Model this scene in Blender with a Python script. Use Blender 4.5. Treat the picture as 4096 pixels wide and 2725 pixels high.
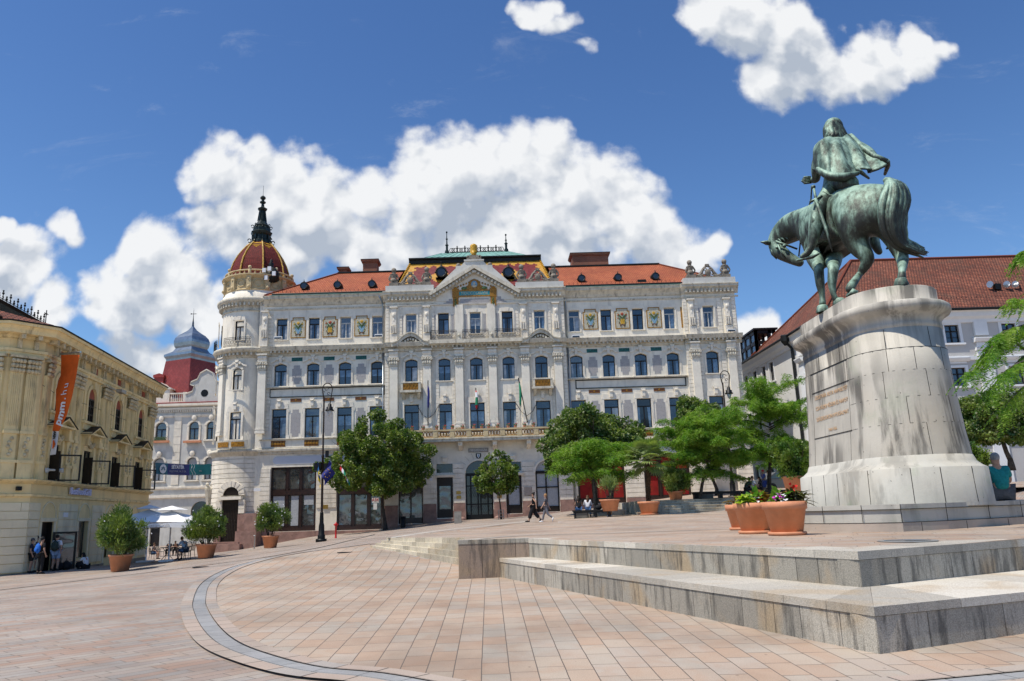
EXPO=0.08; SKYS=.10
import bpy, math, random
import numpy as np
from mathutils import Vector, Matrix
R=math.radians
rnd=random.Random(7)
for o in list(bpy.data.objects): bpy.data.objects.remove(o)
S=bpy.context.scene; COL=S.collection
# ------------------------------------------------------------------ camera
PIT,ROLL,YAW,FPX,CXP=R(12.78),R(1.74),R(-0.38),3079.,1982.
CAMZ=1.6
_cR=Vector((math.cos(YAW),math.sin(YAW),0)); _cH=Vector((-math.sin(YAW),math.cos(YAW),0)); _cZ=Vector((0,0,1))
_F=_cH*math.cos(PIT)+_cZ*math.sin(PIT); _U0=-_cH*math.sin(PIT)+_cZ*math.cos(PIT)
_Rt=_cR*math.cos(ROLL)-_U0*math.sin(ROLL); _Up=_cR*math.sin(ROLL)+_U0*math.cos(ROLL)
cam=bpy.data.cameras.new('camera'); camo=bpy.data.objects.new('camera',cam); COL.objects.link(camo)
M=Matrix((_Rt,_Up,-_F)).transposed().to_4x4(); M.translation=Vector((0,0,CAMZ)); camo.matrix_world=M
cam.sensor_width=36; cam.lens=FPX/4096*36; cam.shift_x=(2048-CXP)/4096; cam.clip_end=3000; cam.clip_start=.1
S.camera=camo
S.render.resolution_x=1024; S.render.resolution_y=681
S.render.engine='CYCLES'; S.cycles.max_bounces=5; S.cycles.diffuse_bounces=2; S.cycles.glossy_bounces=2; S.cycles.transmission_bounces=3; S.cycles.use_adaptive_sampling=True; S.cycles.adaptive_threshold=.02; S.cycles.caustics_reflective=False; S.cycles.caustics_refractive=False
S.view_settings.view_transform='Standard'; S.view_settings.look='None'; S.view_settings.gamma=1
S.view_settings.exposure=EXPO
def ray(px,py): return _F+_Rt*((px-CXP)/FPX)-_Up*((py-1362.5)/FPX)
def at(px,py,Y):
    d=ray(px,py); t=Y/d.y; return Vector((d.x*t,Y,CAMZ+d.z*t))
# ------------------------------------------------------------------ sun and sky
SUNV=Vector((-.43,-.24,1)).normalized()
sun=bpy.data.lights.new('sun','SUN'); sun.energy=4.6; sun.angle=R(.53); sun.color=(1,.93,.81)
suno=bpy.data.objects.new('sun',sun); COL.objects.link(suno); suno.rotation_euler=SUNV.to_track_quat('Z','Y').to_euler()
W=bpy.data.worlds.new('World'); S.world=W; W.use_nodes=True
def N(nt,t,**k):
    n=nt.nodes.new(t)
    for a,b in k.items():
        if a in('operation','blend_type','data_type','noise_dimensions','feature','distance','sky_type','sun_disc','interpolation_type','vector_type','clamp','musgrave_type','use_clamp','offset','squash_frequency','offset_frequency','bands_direction','wave_type','mode','domain'): setattr(n,a,b)
    return n
def math_(nt,op,a,b=None,c=None,cl=False):
    n=nt.nodes.new('ShaderNodeMath'); n.operation=op; n.use_clamp=cl
    for i,x in enumerate((a,b,c)):
        if x is None: continue
        if isinstance(x,(int,float)): n.inputs[i].default_value=x
        else: nt.links.new(x,n.inputs[i])
    return n.outputs[0]
def vmath(nt,op,a,b=None):
    n=nt.nodes.new('ShaderNodeVectorMath'); n.operation=op
    for i,x in enumerate((a,b)):
        if x is None: continue
        if isinstance(x,(tuple,list)): n.inputs[i].default_value=x
        else: nt.links.new(x,n.inputs[i])
    return n.outputs['Value'] if op in('DISTANCE','LENGTH','DOT_PRODUCT') else n.outputs[0]
def mixc(nt,f,a,b,mode='MIX'):
    n=nt.nodes.new('ShaderNodeMix'); n.data_type='RGBA'; n.blend_type=mode; n.clamp_factor=True
    for s,x in ((0,f),(6,a),(7,b)):
        if isinstance(x,(int,float)): n.inputs[s].default_value=x
        elif isinstance(x,(tuple,list)): n.inputs[s].default_value=(*x[:3],1)
        else: nt.links.new(x,n.inputs[s])
    return n.outputs[2]
def noise(nt,vec,scale,detail=4,rough=.55,dist=0):
    n=nt.nodes.new('ShaderNodeTexNoise'); n.inputs['Scale'].default_value=scale; n.inputs['Detail'].default_value=detail
    n.inputs['Roughness'].default_value=rough; n.inputs['Distortion'].default_value=dist
    if vec is not None: nt.links.new(vec,n.inputs['Vector'])
    return n.outputs['Fac']
def smooth(nt,x,a,b,lo=0.,hi=1.):
    n=nt.nodes.new('ShaderNodeMapRange'); n.interpolation_type='SMOOTHSTEP'
    nt.links.new(x,n.inputs[0]); n.inputs[1].default_value=a; n.inputs[2].default_value=b; n.inputs[3].default_value=lo; n.inputs[4].default_value=hi
    return n.outputs[0]
# clouds live in the world shader, placed by compass direction and height (direction / its northward component)
CL=[(900,695,150),(1080,735,190),(1290,845,190),(1480,815,170),(1690,715,180),(1880,685,180),(2040,645,180),(2210,725,200),(2390,725,170),(2470,845,180),(2600,925,160),(2730,1005,130),(2870,995,70),(2290,945,230),(2020,895,260),(1750,895,250),(1480,975,180),(1200,945,200),(980,895,170),(840,960,153),(1100,1010,153),(600,1010,135),(450,1130,144),(700,1130,162),(820,1250,135),(560,1210,135),(980,1120,99),(1400,1030,110),(1620,1005,90),(30,1110,170),(210,1230,120),(90,950,80),(240,900,75),(20,900,60),(530,1470,126),(650,1500,99),(3010,1350,135),(3100,1380,80),(2850,30,150),(3000,90,170),(3190,150,190),(3290,280,170),(3120,320,150),(3480,260,150),(3680,230,100),(3780,200,68),(2150,40,86),(2230,90,76),(2330,190,55),(1250,1100,60)]
g=bpy.data.node_groups.new('cloud_field','ShaderNodeTree')
g.interface.new_socket('V',in_out='INPUT',socket_type='NodeSocketVector'); g.interface.new_socket('F',in_out='OUTPUT',socket_type='NodeSocketFloat'); g.interface.new_socket('S',in_out='OUTPUT',socket_type='NodeSocketFloat')
gi=g.nodes.new('NodeGroupInput'); go=g.nodes.new('NodeGroupOutput')
nn=g.nodes.new('ShaderNodeTexNoise'); nn.noise_dimensions='2D'; nn.inputs['Scale'].default_value=9; nn.inputs['Detail'].default_value=3; g.links.new(gi.outputs[0],nn.inputs['Vector'])
wv=vmath(g,'SCALE',vmath(g,'SUBTRACT',nn.outputs['Color'],(.5,.5,.5))); g.nodes[-1].inputs['Scale'].default_value=.07
wp=vmath(g,'ADD',gi.outputs[0],wv); acc=None
for px,py,r in CL:
    d=ray(px,py); c=(d.x/d.y,d.z/d.y,0); rr=r/FPX*1.12
    dd=math_(g,'DIVIDE',vmath(g,'DISTANCE',wp,c),rr)
    v=math_(g,'SUBTRACT',1.,math_(g,'MULTIPLY',dd,dd))
    if r<90: v=math_(g,'SUBTRACT',v,.28)
    if acc is None: acc=v
    else: acc=math_(g,'SMOOTH_MAX',acc,v,.3)
n1=noise(g,gi.outputs[0],10,8,.60,.1); n2=noise(g,gi.outputs[0],38,8,.62)
def billow(sc,amp):   # rounded puffs
    v=g.nodes.new('ShaderNodeTexVoronoi'); v.feature='SMOOTH_F1'; v.inputs['Scale'].default_value=sc; v.inputs['Smoothness'].default_value=.35; v.voronoi_dimensions='2D'
    nz=g.nodes.new('ShaderNodeTexNoise'); nz.noise_dimensions='2D'; nz.inputs['Scale'].default_value=sc*1.3; nz.inputs['Detail'].default_value=3; g.links.new(gi.outputs[0],nz.inputs['Vector'])
    w=vmath(g,'SCALE',vmath(g,'SUBTRACT',nz.outputs['Color'],(.5,.5,.5))); g.nodes[-1].inputs['Scale'].default_value=1.1/sc
    g.links.new(vmath(g,'ADD',gi.outputs[0],w),v.inputs['Vector']); return math_(g,'MULTIPLY',math_(g,'SUBTRACT',.5,v.outputs['Distance']),amp)
bil=math_(g,'ADD',billow(11,1.3),billow(27,.75)); accm=math_(g,'MAXIMUM',acc,-1.2)
f=math_(g,'ADD',math_(g,'MULTIPLY',accm,1.35),math_(g,'MULTIPLY',math_(g,'SUBTRACT',n1,.48),1.45))
f=math_(g,'ADD',f,math_(g,'MULTIPLY',math_(g,'SUBTRACT',n2,.5),.7)); f=math_(g,'ADD',f,bil)
g.links.new(f,go.inputs[0])
s_=math_(g,'ADD',math_(g,'MULTIPLY',accm,.7),math_(g,'ADD',math_(g,'MULTIPLY',bil,1.0),math_(g,'MULTIPLY',noise(g,gi.outputs[0],9,5,.5),1.1)))
g.links.new(s_,go.inputs[1])
for q_ in g.nodes:
    if q_.type=='TEX_NOISE': q_.noise_dimensions='2D'
nt=W.node_tree; nt.nodes.clear()
out=nt.nodes.new('ShaderNodeOutputWorld'); bg=nt.nodes.new('ShaderNodeBackground'); nt.links.new(bg.outputs[0],out.inputs[0])
sky=nt.nodes.new('ShaderNodeTexSky'); sky.sky_type='NISHITA'; sky.sun_disc=False
sky.sun_elevation=math.asin(SUNV.z); sky.sun_rotation=math.atan2(SUNV.x,SUNV.y)
sky.air_density=1.0; sky.dust_density=.7; sky.ozone_density=3.0; sky.altitude=200
tc=nt.nodes.new('ShaderNodeTexCoord'); sp=nt.nodes.new('ShaderNodeSeparateXYZ'); nt.links.new(tc.outputs['Generated'],sp.inputs[0])
yy=math_(nt,'MAXIMUM',sp.outputs[1],.03)
cv=nt.nodes.new('ShaderNodeCombineXYZ'); nt.links.new(math_(nt,'DIVIDE',sp.outputs[0],yy),cv.inputs[0]); nt.links.new(math_(nt,'DIVIDE',sp.outputs[2],yy),cv.inputs[1])
A=nt.nodes.new('ShaderNodeGroup'); A.node_tree=g; nt.links.new(cv.outputs[0],A.inputs[0])
B=nt.nodes.new('ShaderNodeGroup'); B.node_tree=g; nt.links.new(vmath(nt,'ADD',cv.outputs[0],(-.012,.028,0)),B.inputs[0])
mask=smooth(nt,A.outputs[0],-.22,.95)
lit=math_(nt,'ADD',math_(nt,'MULTIPLY',math_(nt,'SUBTRACT',A.outputs[1],B.outputs[1]),.95),.5,cl=True)
thick=smooth(nt,A.outputs[0],.4,2.2)
lit2=math_(nt,'SUBTRACT',math_(nt,'ADD',lit,.28),math_(nt,'MULTIPLY',thick,.33),cl=True)
C=nt.nodes.new('ShaderNodeGroup'); C.node_tree=g; nt.links.new(vmath(nt,'ADD',cv.outputs[0],(.0,.075,0)),C.inputs[0])
base=smooth(nt,math_(nt,'SUBTRACT',C.outputs[1],math_(nt,'MULTIPLY',A.outputs[1],.6)),.0,1.2)
lit2=math_(nt,'SUBTRACT',math_(nt,'ADD',lit2,.12),math_(nt,'MULTIPLY',base,.52),cl=True)
ccol=mixc(nt,lit2,(4.3,4.85,5.7),(8.7,8.8,8.9))
mask=math_(nt,'MULTIPLY',mask,math_(nt,'GREATER_THAN',sp.outputs[1],.05))
wz=noise(nt,vmath(nt,'MULTIPLY',cv.outputs[0],(1,2.4,1)),5,9,.68,.6); wisp=math_(nt,'MULTIPLY',smooth(nt,wz,.56,.82),.24)
mask=math_(nt,'MAXIMUM',math_(nt,'MULTIPLY',mask,.97),wisp)
skyc=mixc(nt,1.,sky.outputs[0],(.72,1.0,1.30),'MULTIPLY')
skyc=mixc(nt,1.,skyc,mixc(nt,smooth(nt,sp.outputs[2],.02,.62),(1.38,1.26,1.12),(.94,.96,1.0)),'MULTIPLY')
nt.links.new(mixc(nt,mask,skyc,ccol),bg.inputs[0]); bg.inputs[1].default_value=SKYS
# ------------------------------------------------------------------ materials
MAT={}
def newmat(name):
    m=bpy.data.materials.new(name); m.use_nodes=True; nt=m.node_tree; b=nt.nodes['Principled BSDF']; MAT[name]=m
    return m,nt,b
def pm(name,col,rough=.7,var=.12,scale=3.,bump=.0,bscale=25.,metal=0,spec=.3,dirt=None,dirtf=.5,streak=False,alpha=None):
    """plain weathered surface: large and fine noise change the colour, optional dirt colour in patches"""
    m,nt,b=newmat(name); tc=nt.nodes.new('ShaderNodeTexCoord').outputs['Object']
    v=tc
    n=noise(nt,v,scale,6,.6); dk=tuple(c*(1-var*2) for c in col); lt=tuple(min(1,c*(1+var)) for c in col)
    c=mixc(nt,smooth(nt,n,.3,.7),dk,lt)
    if dirt:
        sv=vmath(nt,'MULTIPLY',tc,(1,1,.22) if streak else (1,1,1))
        d=noise(nt,sv,scale*1.7,8,.65); c=mixc(nt,math_(nt,'MULTIPLY',smooth(nt,d,.5,.72),dirtf),c,dirt)
    nt.links.new(c,b.inputs['Base Color']); b.inputs['Roughness'].default_value=rough; b.inputs['Metallic'].default_value=metal
    b.inputs['Specular IOR Level'].default_value=spec
    if bump:
        bn=nt.nodes.new('ShaderNodeBump'); bn.inputs['Strength'].default_value=bump; bn.inputs['Distance'].default_value=.02
        nt.links.new(noise(nt,tc,bscale,5,.6),bn.inputs['Height']); nt.links.new(bn.outputs[0],b.inputs['Normal'])
    return m
def brickmat(name,c1,c2,mortar,w,h,msize=.01,rough=.8,axis='xz',coord='Object',offset=.5,bump=.4,noisec=None,nf=.4,nscale=2.,nstretch=(1,1,1),fine=.12,spec=.3,bdist=.01,freq=2):
    m,nt,b=newmat(name); tn=nt.nodes.new('ShaderNodeTexCoord'); tc=tn.outputs[coord]
    sp=nt.nodes.new('ShaderNodeSeparateXYZ'); nt.links.new(tc,sp.inputs[0])
    cb=nt.nodes.new('ShaderNodeCombineXYZ')
    if axis=='uv':   # every row starts at its own random offset
        wn=nt.nodes.new('ShaderNodeTexWhiteNoise'); wn.noise_dimensions='1D'; nt.links.new(math_(nt,'FLOOR',math_(nt,'DIVIDE',sp.outputs[1],h)),wn.inputs['W'])
        nt.links.new(math_(nt,'ADD',sp.outputs[0],math_(nt,'MULTIPLY',wn.outputs[0],w*3)),cb.inputs[0])
        nt.links.new(sp.outputs[1],cb.inputs[1])
    elif axis=='xz': nt.links.new(sp.outputs[0],cb.inputs[0]); nt.links.new(sp.outputs[2],cb.inputs[1])
    elif axis=='yz': nt.links.new(sp.outputs[1],cb.inputs[0]); nt.links.new(sp.outputs[2],cb.inputs[1])
    else: nt.links.new(math_(nt,'ADD',sp.outputs[0],sp.outputs[1]),cb.inputs[0]); nt.links.new(sp.outputs[2],cb.inputs[1])
    br=nt.nodes.new('ShaderNodeTexBrick'); br.offset=offset; br.offset_frequency=freq
    nt.links.new(cb.outputs[0],br.inputs['Vector']); br.inputs['Scale'].default_value=1
    br.inputs['Brick Width'].default_value=w; br.inputs['Row Height'].default_value=h; br.inputs['Mortar Size'].default_value=msize
    br.inputs['Mortar Smooth'].default_value=.15
    br.inputs['Color1'].default_value=(0,0,0,1); br.inputs['Color2'].default_value=(1,1,1,1); br.inputs['Mortar'].default_value=(.5,.5,.5,1)
    rmp=nt.nodes.new('ShaderNodeValToRGB'); e=rmp.color_ramp; nt.links.new(br.outputs['Color'],rmp.inputs[0])
    cols=c1 if isinstance(c1,list) else [c1,c2]
    e.elements[0].position=0; e.elements[0].color=(*cols[0],1); e.elements[1].position=1; e.elements[1].color=(*cols[-1],1)
    for i,cc in enumerate(cols[1:-1]):
        x=e.elements.new((i+1)/(len(cols)-1)); x.color=(*cc,1)
    c=rmp.outputs[0]
    if noisec:
        sv=vmath(nt,'MULTIPLY',tc,nstretch); c=mixc(nt,math_(nt,'MULTIPLY',smooth(nt,noise(nt,sv,nscale,7,.6,.6),.42,.68),nf),c,noisec)
    fn=noise(nt,tc,60,3); c=mixc(nt,fine,c,mixc(nt,fn,(0,0,0),(1,1,1)),'OVERLAY')
    bl=noise(nt,tc,.35,6,.6); c=mixc(nt,smooth(nt,bl,.35,.7,0,.34),c,(.14,.11,.09),'MULTIPLY')
    sv2=nt.nodes.new('ShaderNodeTexVoronoi'); sv2.inputs['Scale'].default_value=2.2; nt.links.new(tc,sv2.inputs['Vector']); c=mixc(nt,math_(nt,'MULTIPLY',math_(nt,'LESS_THAN',sv2.outputs['Distance'],.055),.45 if axis=='uv' else 0.),c,(.05,.045,.04))
    c=mixc(nt,br.outputs['Fac'],c,mortar)
    nt.links.new(c,b.inputs['Base Color']); b.inputs['Roughness'].default_value=rough; b.inputs['Specular IOR Level'].default_value=spec
    bn=nt.nodes.new('ShaderNodeBump'); bn.inputs['Strength'].default_value=bump; bn.inputs['Distance'].default_value=bdist
    hh=math_(nt,'SUBTRACT',math_(nt,'MULTIPLY',fn,.25),br.outputs['Fac'])
    nt.links.new(hh,bn.inputs['Height']); nt.links.new(bn.outputs[0],b.inputs['Normal'])
    return m
def glassmat(name,col,mirror=.35,rough=.03,wob=.02,tint=(.8,.88,1)):
    m,nt,b=newmat(name); tc=nt.nodes.new('ShaderNodeTexCoord').outputs['Object']
    n=noise(nt,tc,1.3,2); c=mixc(nt,smooth(nt,n,.35,.65),tuple(x*.6 for x in col),tuple(x*1.4 for x in col))
    nt.links.new(c,b.inputs['Base Color']); b.inputs['Roughness'].default_value=.25
    gl=nt.nodes.new('ShaderNodeBsdfGlossy'); gl.inputs[0].default_value=(*tint,1); gl.inputs['Roughness'].default_value=rough
    bn=nt.nodes.new('ShaderNodeBump'); bn.inputs['Strength'].default_value=1; bn.inputs['Distance'].default_value=wob
    nt.links.new(noise(nt,tc,1.1,1),bn.inputs['Height']); nt.links.new(bn.outputs[0],gl.inputs['Normal'])
    fr=nt.nodes.new('ShaderNodeLayerWeight'); fr.inputs[0].default_value=.25
    f=math_(nt,'ADD',math_(nt,'MULTIPLY',fr.outputs['Fresnel'],.6),mirror,cl=True)
    mx=nt.nodes.new('ShaderNodeMixShader'); nt.links.new(f,mx.inputs[0]); nt.links.new(b.outputs[0],mx.inputs[1]); nt.links.new(gl.outputs[0],mx.inputs[2])
    nt.links.new(mx.outputs[0],nt.nodes['Material Output'].inputs[0])
    return m
def leafmat(name,a,b_,trans=.35,rough=.45,c3=None):
    m,nt,b=newmat(name); ge=nt.nodes.new('ShaderNodeNewGeometry'); tc=nt.nodes.new('ShaderNodeTexCoord').outputs['Object']
    r=ge.outputs['Random Per Island']; c=mixc(nt,r,a,b_)
    if c3: c=mixc(nt,smooth(nt,math_(nt,'FRACT',math_(nt,'MULTIPLY',r,7.31)),.8,.9),c,c3)
    c=mixc(nt,smooth(nt,noise(nt,tc,1.2,3),.35,.7,0,.55),c,mixc(nt,.6,b_,(.5,.55,.1)),'MIX')
    nt.links.new(c,b.inputs['Base Color']); b.inputs['Roughness'].default_value=rough; b.inputs['Specular IOR Level'].default_value=.35
    tr=nt.nodes.new('ShaderNodeBsdfTranslucent'); nt.links.new(mixc(nt,1.,c,(1.3,1.6,.6),'MULTIPLY'),tr.inputs[0])
    mx=nt.nodes.new('ShaderNodeMixShader'); mx.inputs[0].default_value=trans; nt.links.new(b.outputs[0],mx.inputs[1]); nt.links.new(tr.outputs[0],mx.inputs[2])
    nt.links.new(mx.outputs[0],nt.nodes['Material Output'].inputs[0]); return m
# ------------------------------------------------------------------ mesh builder
class MB:
    def __init__(s,Mx=None): s.v=[];s.f=[];s.M=Mx
    def add(s,vs,fs):
        k=len(s.v)
        if s.M is not None: vs=[s.M@Vector(p) for p in vs]
        s.v+= [tuple(p) for p in vs]; s.f+=[tuple(i+k for i in f) for f in fs]; return s
    def box(s,x0,x1,y0,y1,z0,z1):
        return s.add([(x0,y0,z0),(x1,y0,z0),(x1,y1,z0),(x0,y1,z0),(x0,y0,z1),(x1,y0,z1),(x1,y1,z1),(x0,y1,z1)],
              [(0,3,2,1),(4,5,6,7),(0,1,5,4),(1,2,6,5),(2,3,7,6),(3,0,4,7)])
    def quad(s,a,b,c,d): return s.add([a,b,c,d],[(0,1,2,3)])
    def poly(s,p): return s.add(p,[tuple(range(len(p)))])
    def prism(s,p,y0,y1):
        n=len(p); vs=[(x,y0,z) for x,z in p]+[(x,y1,z) for x,z in p]
        fs=[tuple(range(n)),tuple(range(2*n-1,n-1,-1))]+[((i+1)%n,i,n+i,n+(i+1)%n) for i in range(n)]
        return s.add(vs,fs)
    def vprism(s,p,z0,z1):   # plan polygon, vertical
        n=len(p); vs=[(x,y,z0) for x,y in p]+[(x,y,z1) for x,y in p]
        return s.add(vs,[tuple(range(n-1,-1,-1)),tuple(range(n,2*n))]+[(i,(i+1)%n,n+(i+1)%n,n+i) for i in range(n)])
    def prof(s,p,x0,x1):     # moulding: (y,z) profile run along x
        n=len(p); vs=[(x0,y,z) for y,z in p]+[(x1,y,z) for y,z in p]
        return s.add(vs,[tuple(range(n)),tuple(range(2*n-1,n-1,-1))]+[((i+1)%n,i,n+i,n+(i+1)%n) for i in range(n)])
    def lathe(s,cx,cy,p,seg=16,a0=0,a1=2*math.pi,sx=1,sy=1):
        full=abs(a1-a0-2*math.pi)<1e-6; n=seg if full else seg+1; vs=[]
        for i in range(n):
            a=a0+(a1-a0)*i/seg
            for r,z in p: vs.append((cx+math.cos(a)*r*sx,cy+math.sin(a)*r*sy,z))
        m=len(p); fs=[]
        for i in range(seg):
            j=(i+1)%n
            for k in range(m-1): fs.append((i*m+k,j*m+k,j*m+k+1,i*m+k+1))
        return s.add(vs,fs)
    def tube(s,pts,r,seg=8,caps=True):
        pts=[Vector(p) for p in pts]; n=len(pts)
        if isinstance(r,(int,float)): r=[r]*n
        vs=[];prev=None
        for i,p in enumerate(pts):
            t=(pts[min(i+1,n-1)]-pts[max(i-1,0)])
            if t.length<1e-9: t=Vector((0,0,1))
            t.normalize()
            if prev is None: prev=t.orthogonal().normalized()
            u=(prev-t*prev.dot(t))
            if u.length<1e-6: u=t.orthogonal()
            u.normalize(); w=t.cross(u); prev=u
            for k in range(seg):
                a=2*math.pi*k/seg; vs.append(p+u*math.cos(a)*r[i]+w*math.sin(a)*r[i])
        fs=[(i*seg+k,i*seg+(k+1)%seg,(i+1)*seg+(k+1)%seg,(i+1)*seg+k) for i in range(n-1) for k in range(seg)]
        if caps: fs+=[tuple(range(seg-1,-1,-1)),tuple((n-1)*seg+k for k in range(seg))]
        return s.add(vs,fs)
    def ball(s,c,r,seg=12,rings=8,sc=(1,1,1)):
        p=[(max(1e-4,math.sin(math.pi*i/rings))*r,-math.cos(math.pi*i/rings)*r) for i in range(rings+1)]
        vs=[];m=rings+1
        for i in range(seg):
            a=2*math.pi*i/seg
            for q,z in p: vs.append((c[0]+math.cos(a)*q*sc[0],c[1]+math.sin(a)*q*sc[1],c[2]+z*sc[2]))
        return s.add(vs,[(i*m+k,((i+1)%seg)*m+k,((i+1)%seg)*m+k+1,i*m+k+1) for i in range(seg) for k in range(rings)])
    def mesh(s,name,mat,smooth=False):
        me=bpy.data.meshes.new(name); me.from_pydata(s.v,[],s.f)
        if mat: me.materials.append(MAT[mat] if isinstance(mat,str) else mat)
        if smooth: me.shade_smooth()
        me.update(); return me
    def mark(s):
        s.__dict__.setdefault('marks',[0]).append(len(s.f)); return s
    def build_each(s,name,mat,parent=None,smooth=False):
        mk=[0]+[k for k in s.__dict__.get('marks',[]) if k]+[len(s.f)]; r=None
        for a,b in zip(mk[:-1],mk[1:]):
            if b<=a: continue
            fs=s.f[a:b]; ids=sorted({i for f in fs for i in f}); mp={i:k for k,i in enumerate(ids)}
            q=MB(); q.v=[s.v[i] for i in ids]; q.f=[tuple(mp[i] for i in f) for f in fs]; r=q.build(name,mat,parent,smooth)
        return r
    def build(s,name,mat,parent=None,smooth=False):
        return link(name,s.mesh(name,mat,smooth),parent)
def link(name,me,parent=None,loc=None,rz=0):
    o=bpy.data.objects.new(name,me); COL.objects.link(o)
    if parent is not None:
        o.parent=parent
        if loc is None:    # mesh coordinates are world coordinates
            o.matrix_parent_inverse=WI(parent)
    if loc is not None: o.location=loc; o.rotation_euler=(0,0,rz)
    return o
_WM={}
def WI(o):
    return _WM[o.name].inverted() if o.name in _WM else Matrix.Identity(4)
def thing(name,loc,label,cat,group=None,rz=0):
    o=bpy.data.objects.new(name,None); COL.objects.link(o); o.location=loc; o.rotation_euler=(0,0,rz); o.empty_display_size=.3
    _WM[o.name]=Matrix.Translation(Vector(loc))@Matrix.Rotation(rz,4,'Z')
    return tag(o,label,cat,group)
def tag(o,label,cat,group=None,kind=None):
    if label: o['label']=label
    if cat: o['category']=cat
    if group: o['group']=group
    if kind: o['kind']=kind
    return o
def struct(o): o['kind']='structure'; return o
def kids(o): return [c for c in COL.objects if c.parent==o]
def copy_tree(o,parent=None,loc=None,rz=None,label=None):
    c=o.copy(); COL.objects.link(c)
    if parent: c.parent=parent
    if loc is not None: c.location=loc
    if rz is not None: c.rotation_euler=(0,0,rz)
    if label: c['label']=label
    if parent is None: _WM[c.name]=Matrix.Translation(c.location)@c.rotation_euler.to_matrix().to_4x4()
    for ch in kids(o): copy_tree(ch,c)
    return c
def rot2(a): return Matrix.Rotation(a,4,'Z')
def wallgrid(mb,x0,x1,z0,z1,holes,y,depth=.3,back=None):
    xs=sorted({x0,x1,*[h[0] for h in holes],*[h[1] for h in holes]}); zs=sorted({z0,z1,*[h[2] for h in holes],*[h[3] for h in holes]})
    xs=[x for x in xs if x0<=x<=x1]; zs=[z for z in zs if z0<=z<=z1]
    for i in range(len(xs)-1):
        for j in range(len(zs)-1):
            cx=(xs[i]+xs[i+1])/2; cz=(zs[j]+zs[j+1])/2
            if any(h[0]<cx<h[1] and h[2]<cz<h[3] for h in holes): continue
            mb.quad((xs[i],y,zs[j]),(xs[i+1],y,zs[j]),(xs[i+1],y,zs[j+1]),(xs[i],y,zs[j+1]))
    for h in holes:
        a,b,c,d=h[:4]; Y=y+depth
        mb.quad((a,y,c),(a,Y,c),(b,Y,c),(b,y,c)); mb.quad((a,y,d),(b,y,d),(b,Y,d),(a,Y,d))
        mb.quad((a,y,c),(a,y,d),(a,Y,d),(a,Y,c)); mb.quad((b,y,c),(b,Y,c),(b,Y,d),(b,y,d))
        if len(h)>4:   # arched head: fill the two corners; h[4]=rise
            rise=h[4]; n=10; cx=(a+b)/2; hw=(b-a)/2
            for sgn in(-1,1):
                p=[(cx+sgn*hw,d)]
                for k in range(n+1):
                    t=k/n; x=cx+sgn*hw*(1-t)
                    if rise>=hw*.95: z=d-rise+math.sqrt(max(0,hw*hw-(x-cx)**2))
                    else:
                        Rr=(hw*hw+rise*rise)/(2*rise); z=d-Rr+math.sqrt(max(0,Rr*Rr-(x-cx)**2))
                    p.append((x,min(z,d-.001)))
                if sgn<0: p=p[::-1]
                mb.prism(p,y+.002,Y-.002)
def arc(cx,cz,r,a0,a1,n=12): return [(cx+r*math.cos(R(a0+(a1-a0)*i/n)),cz+r*math.sin(R(a0+(a1-a0)*i/n))) for i in range(n+1)]
def textobj(body,size,loc,rot,mat,parent=None,name='lettering',ext=.01,align='CENTER',xs=1.,bold=0.):
    cu=bpy.data.curves.new(name,'FONT'); cu.body=body; cu.size=size; cu.extrude=ext; cu.align_x=align; cu.align_y='CENTER'; cu.resolution_u=2; cu.offset=bold
    t=bpy.data.objects.new('tmp',cu); COL.objects.link(t)
    dg=bpy.context.evaluated_depsgraph_get(); me=bpy.data.meshes.new_from_object(t.evaluated_get(dg)); bpy.data.objects.remove(t)
    me.name=name; me.materials.clear(); me.materials.append(MAT[mat])
    Mx=Matrix.Translation(Vector(loc))@rot.to_4x4()@Matrix.Diagonal((xs,1,1,1)); me.transform(Mx)
    return link(name,me,parent)
FRONT=Matrix.Rotation(R(90),4,'X')  # text facing -Y
# ------------------------------------------------------------------ material library
WH=(.86,.79,.665)
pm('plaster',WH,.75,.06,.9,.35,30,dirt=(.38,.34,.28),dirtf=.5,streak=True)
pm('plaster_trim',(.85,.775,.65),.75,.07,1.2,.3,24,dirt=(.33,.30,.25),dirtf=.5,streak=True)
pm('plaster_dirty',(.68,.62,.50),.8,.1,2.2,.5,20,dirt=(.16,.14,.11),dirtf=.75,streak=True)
pm('lavender_plaster',(.60,.62,.68),.8,.02,1)
pm('ornament_stone',(.27,.235,.19),.85,.2,3,.8,14,dirt=(.06,.055,.05),dirtf=.8)
pm('granite_pink',(.33,.20,.165),.75,.14,1.5,.5,40,dirt=(.17,.10,.085),dirtf=.6)
pm('window_dark',(.018,.013,.011),.4,.1,5)
pm('window_white',(.55,.55,.53),.5,.05,5)
pm('shop_wood',(.032,.014,.010),.35,.2,4,spec=.5)
pm('iron',(.012,.013,.014),.45,.2,8,metal=.3)
pm('iron_rust',(.05,.04,.032),.6,.25,6)
pm('pole_green',(.015,.025,.022),.4,.2,6)
pm('gold',(.62,.36,.04),.35,.2,6,.4,30)
pm('gold_deep',(.42,.20,.025),.4,.25,9,.6,30,dirt=(.12,.06,.02),dirtf=.8)
pm('teal_tile',(.03,.16,.15),.3,.3,6,.4,20)
pm('teal_sign',(.05,.33,.36),.35,.1,3)
pm('cream_ceramic',(.55,.50,.38),.4,.12,6)
pm('leaf_ceramic',(.10,.17,.07),.4,.2,8)
pm('red_ceramic',(.42,.09,.04),.4,.2,8)
pm('blue_ceramic',(.22,.38,.50),.4,.1,8)
pm('brown_ceramic',(.16,.06,.03),.4,.2,8)
pm('yellow_stone',(.60,.47,.27),.75,.1,1.5,.4,20,dirt=(.3,.22,.12),dirtf=.5)
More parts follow.
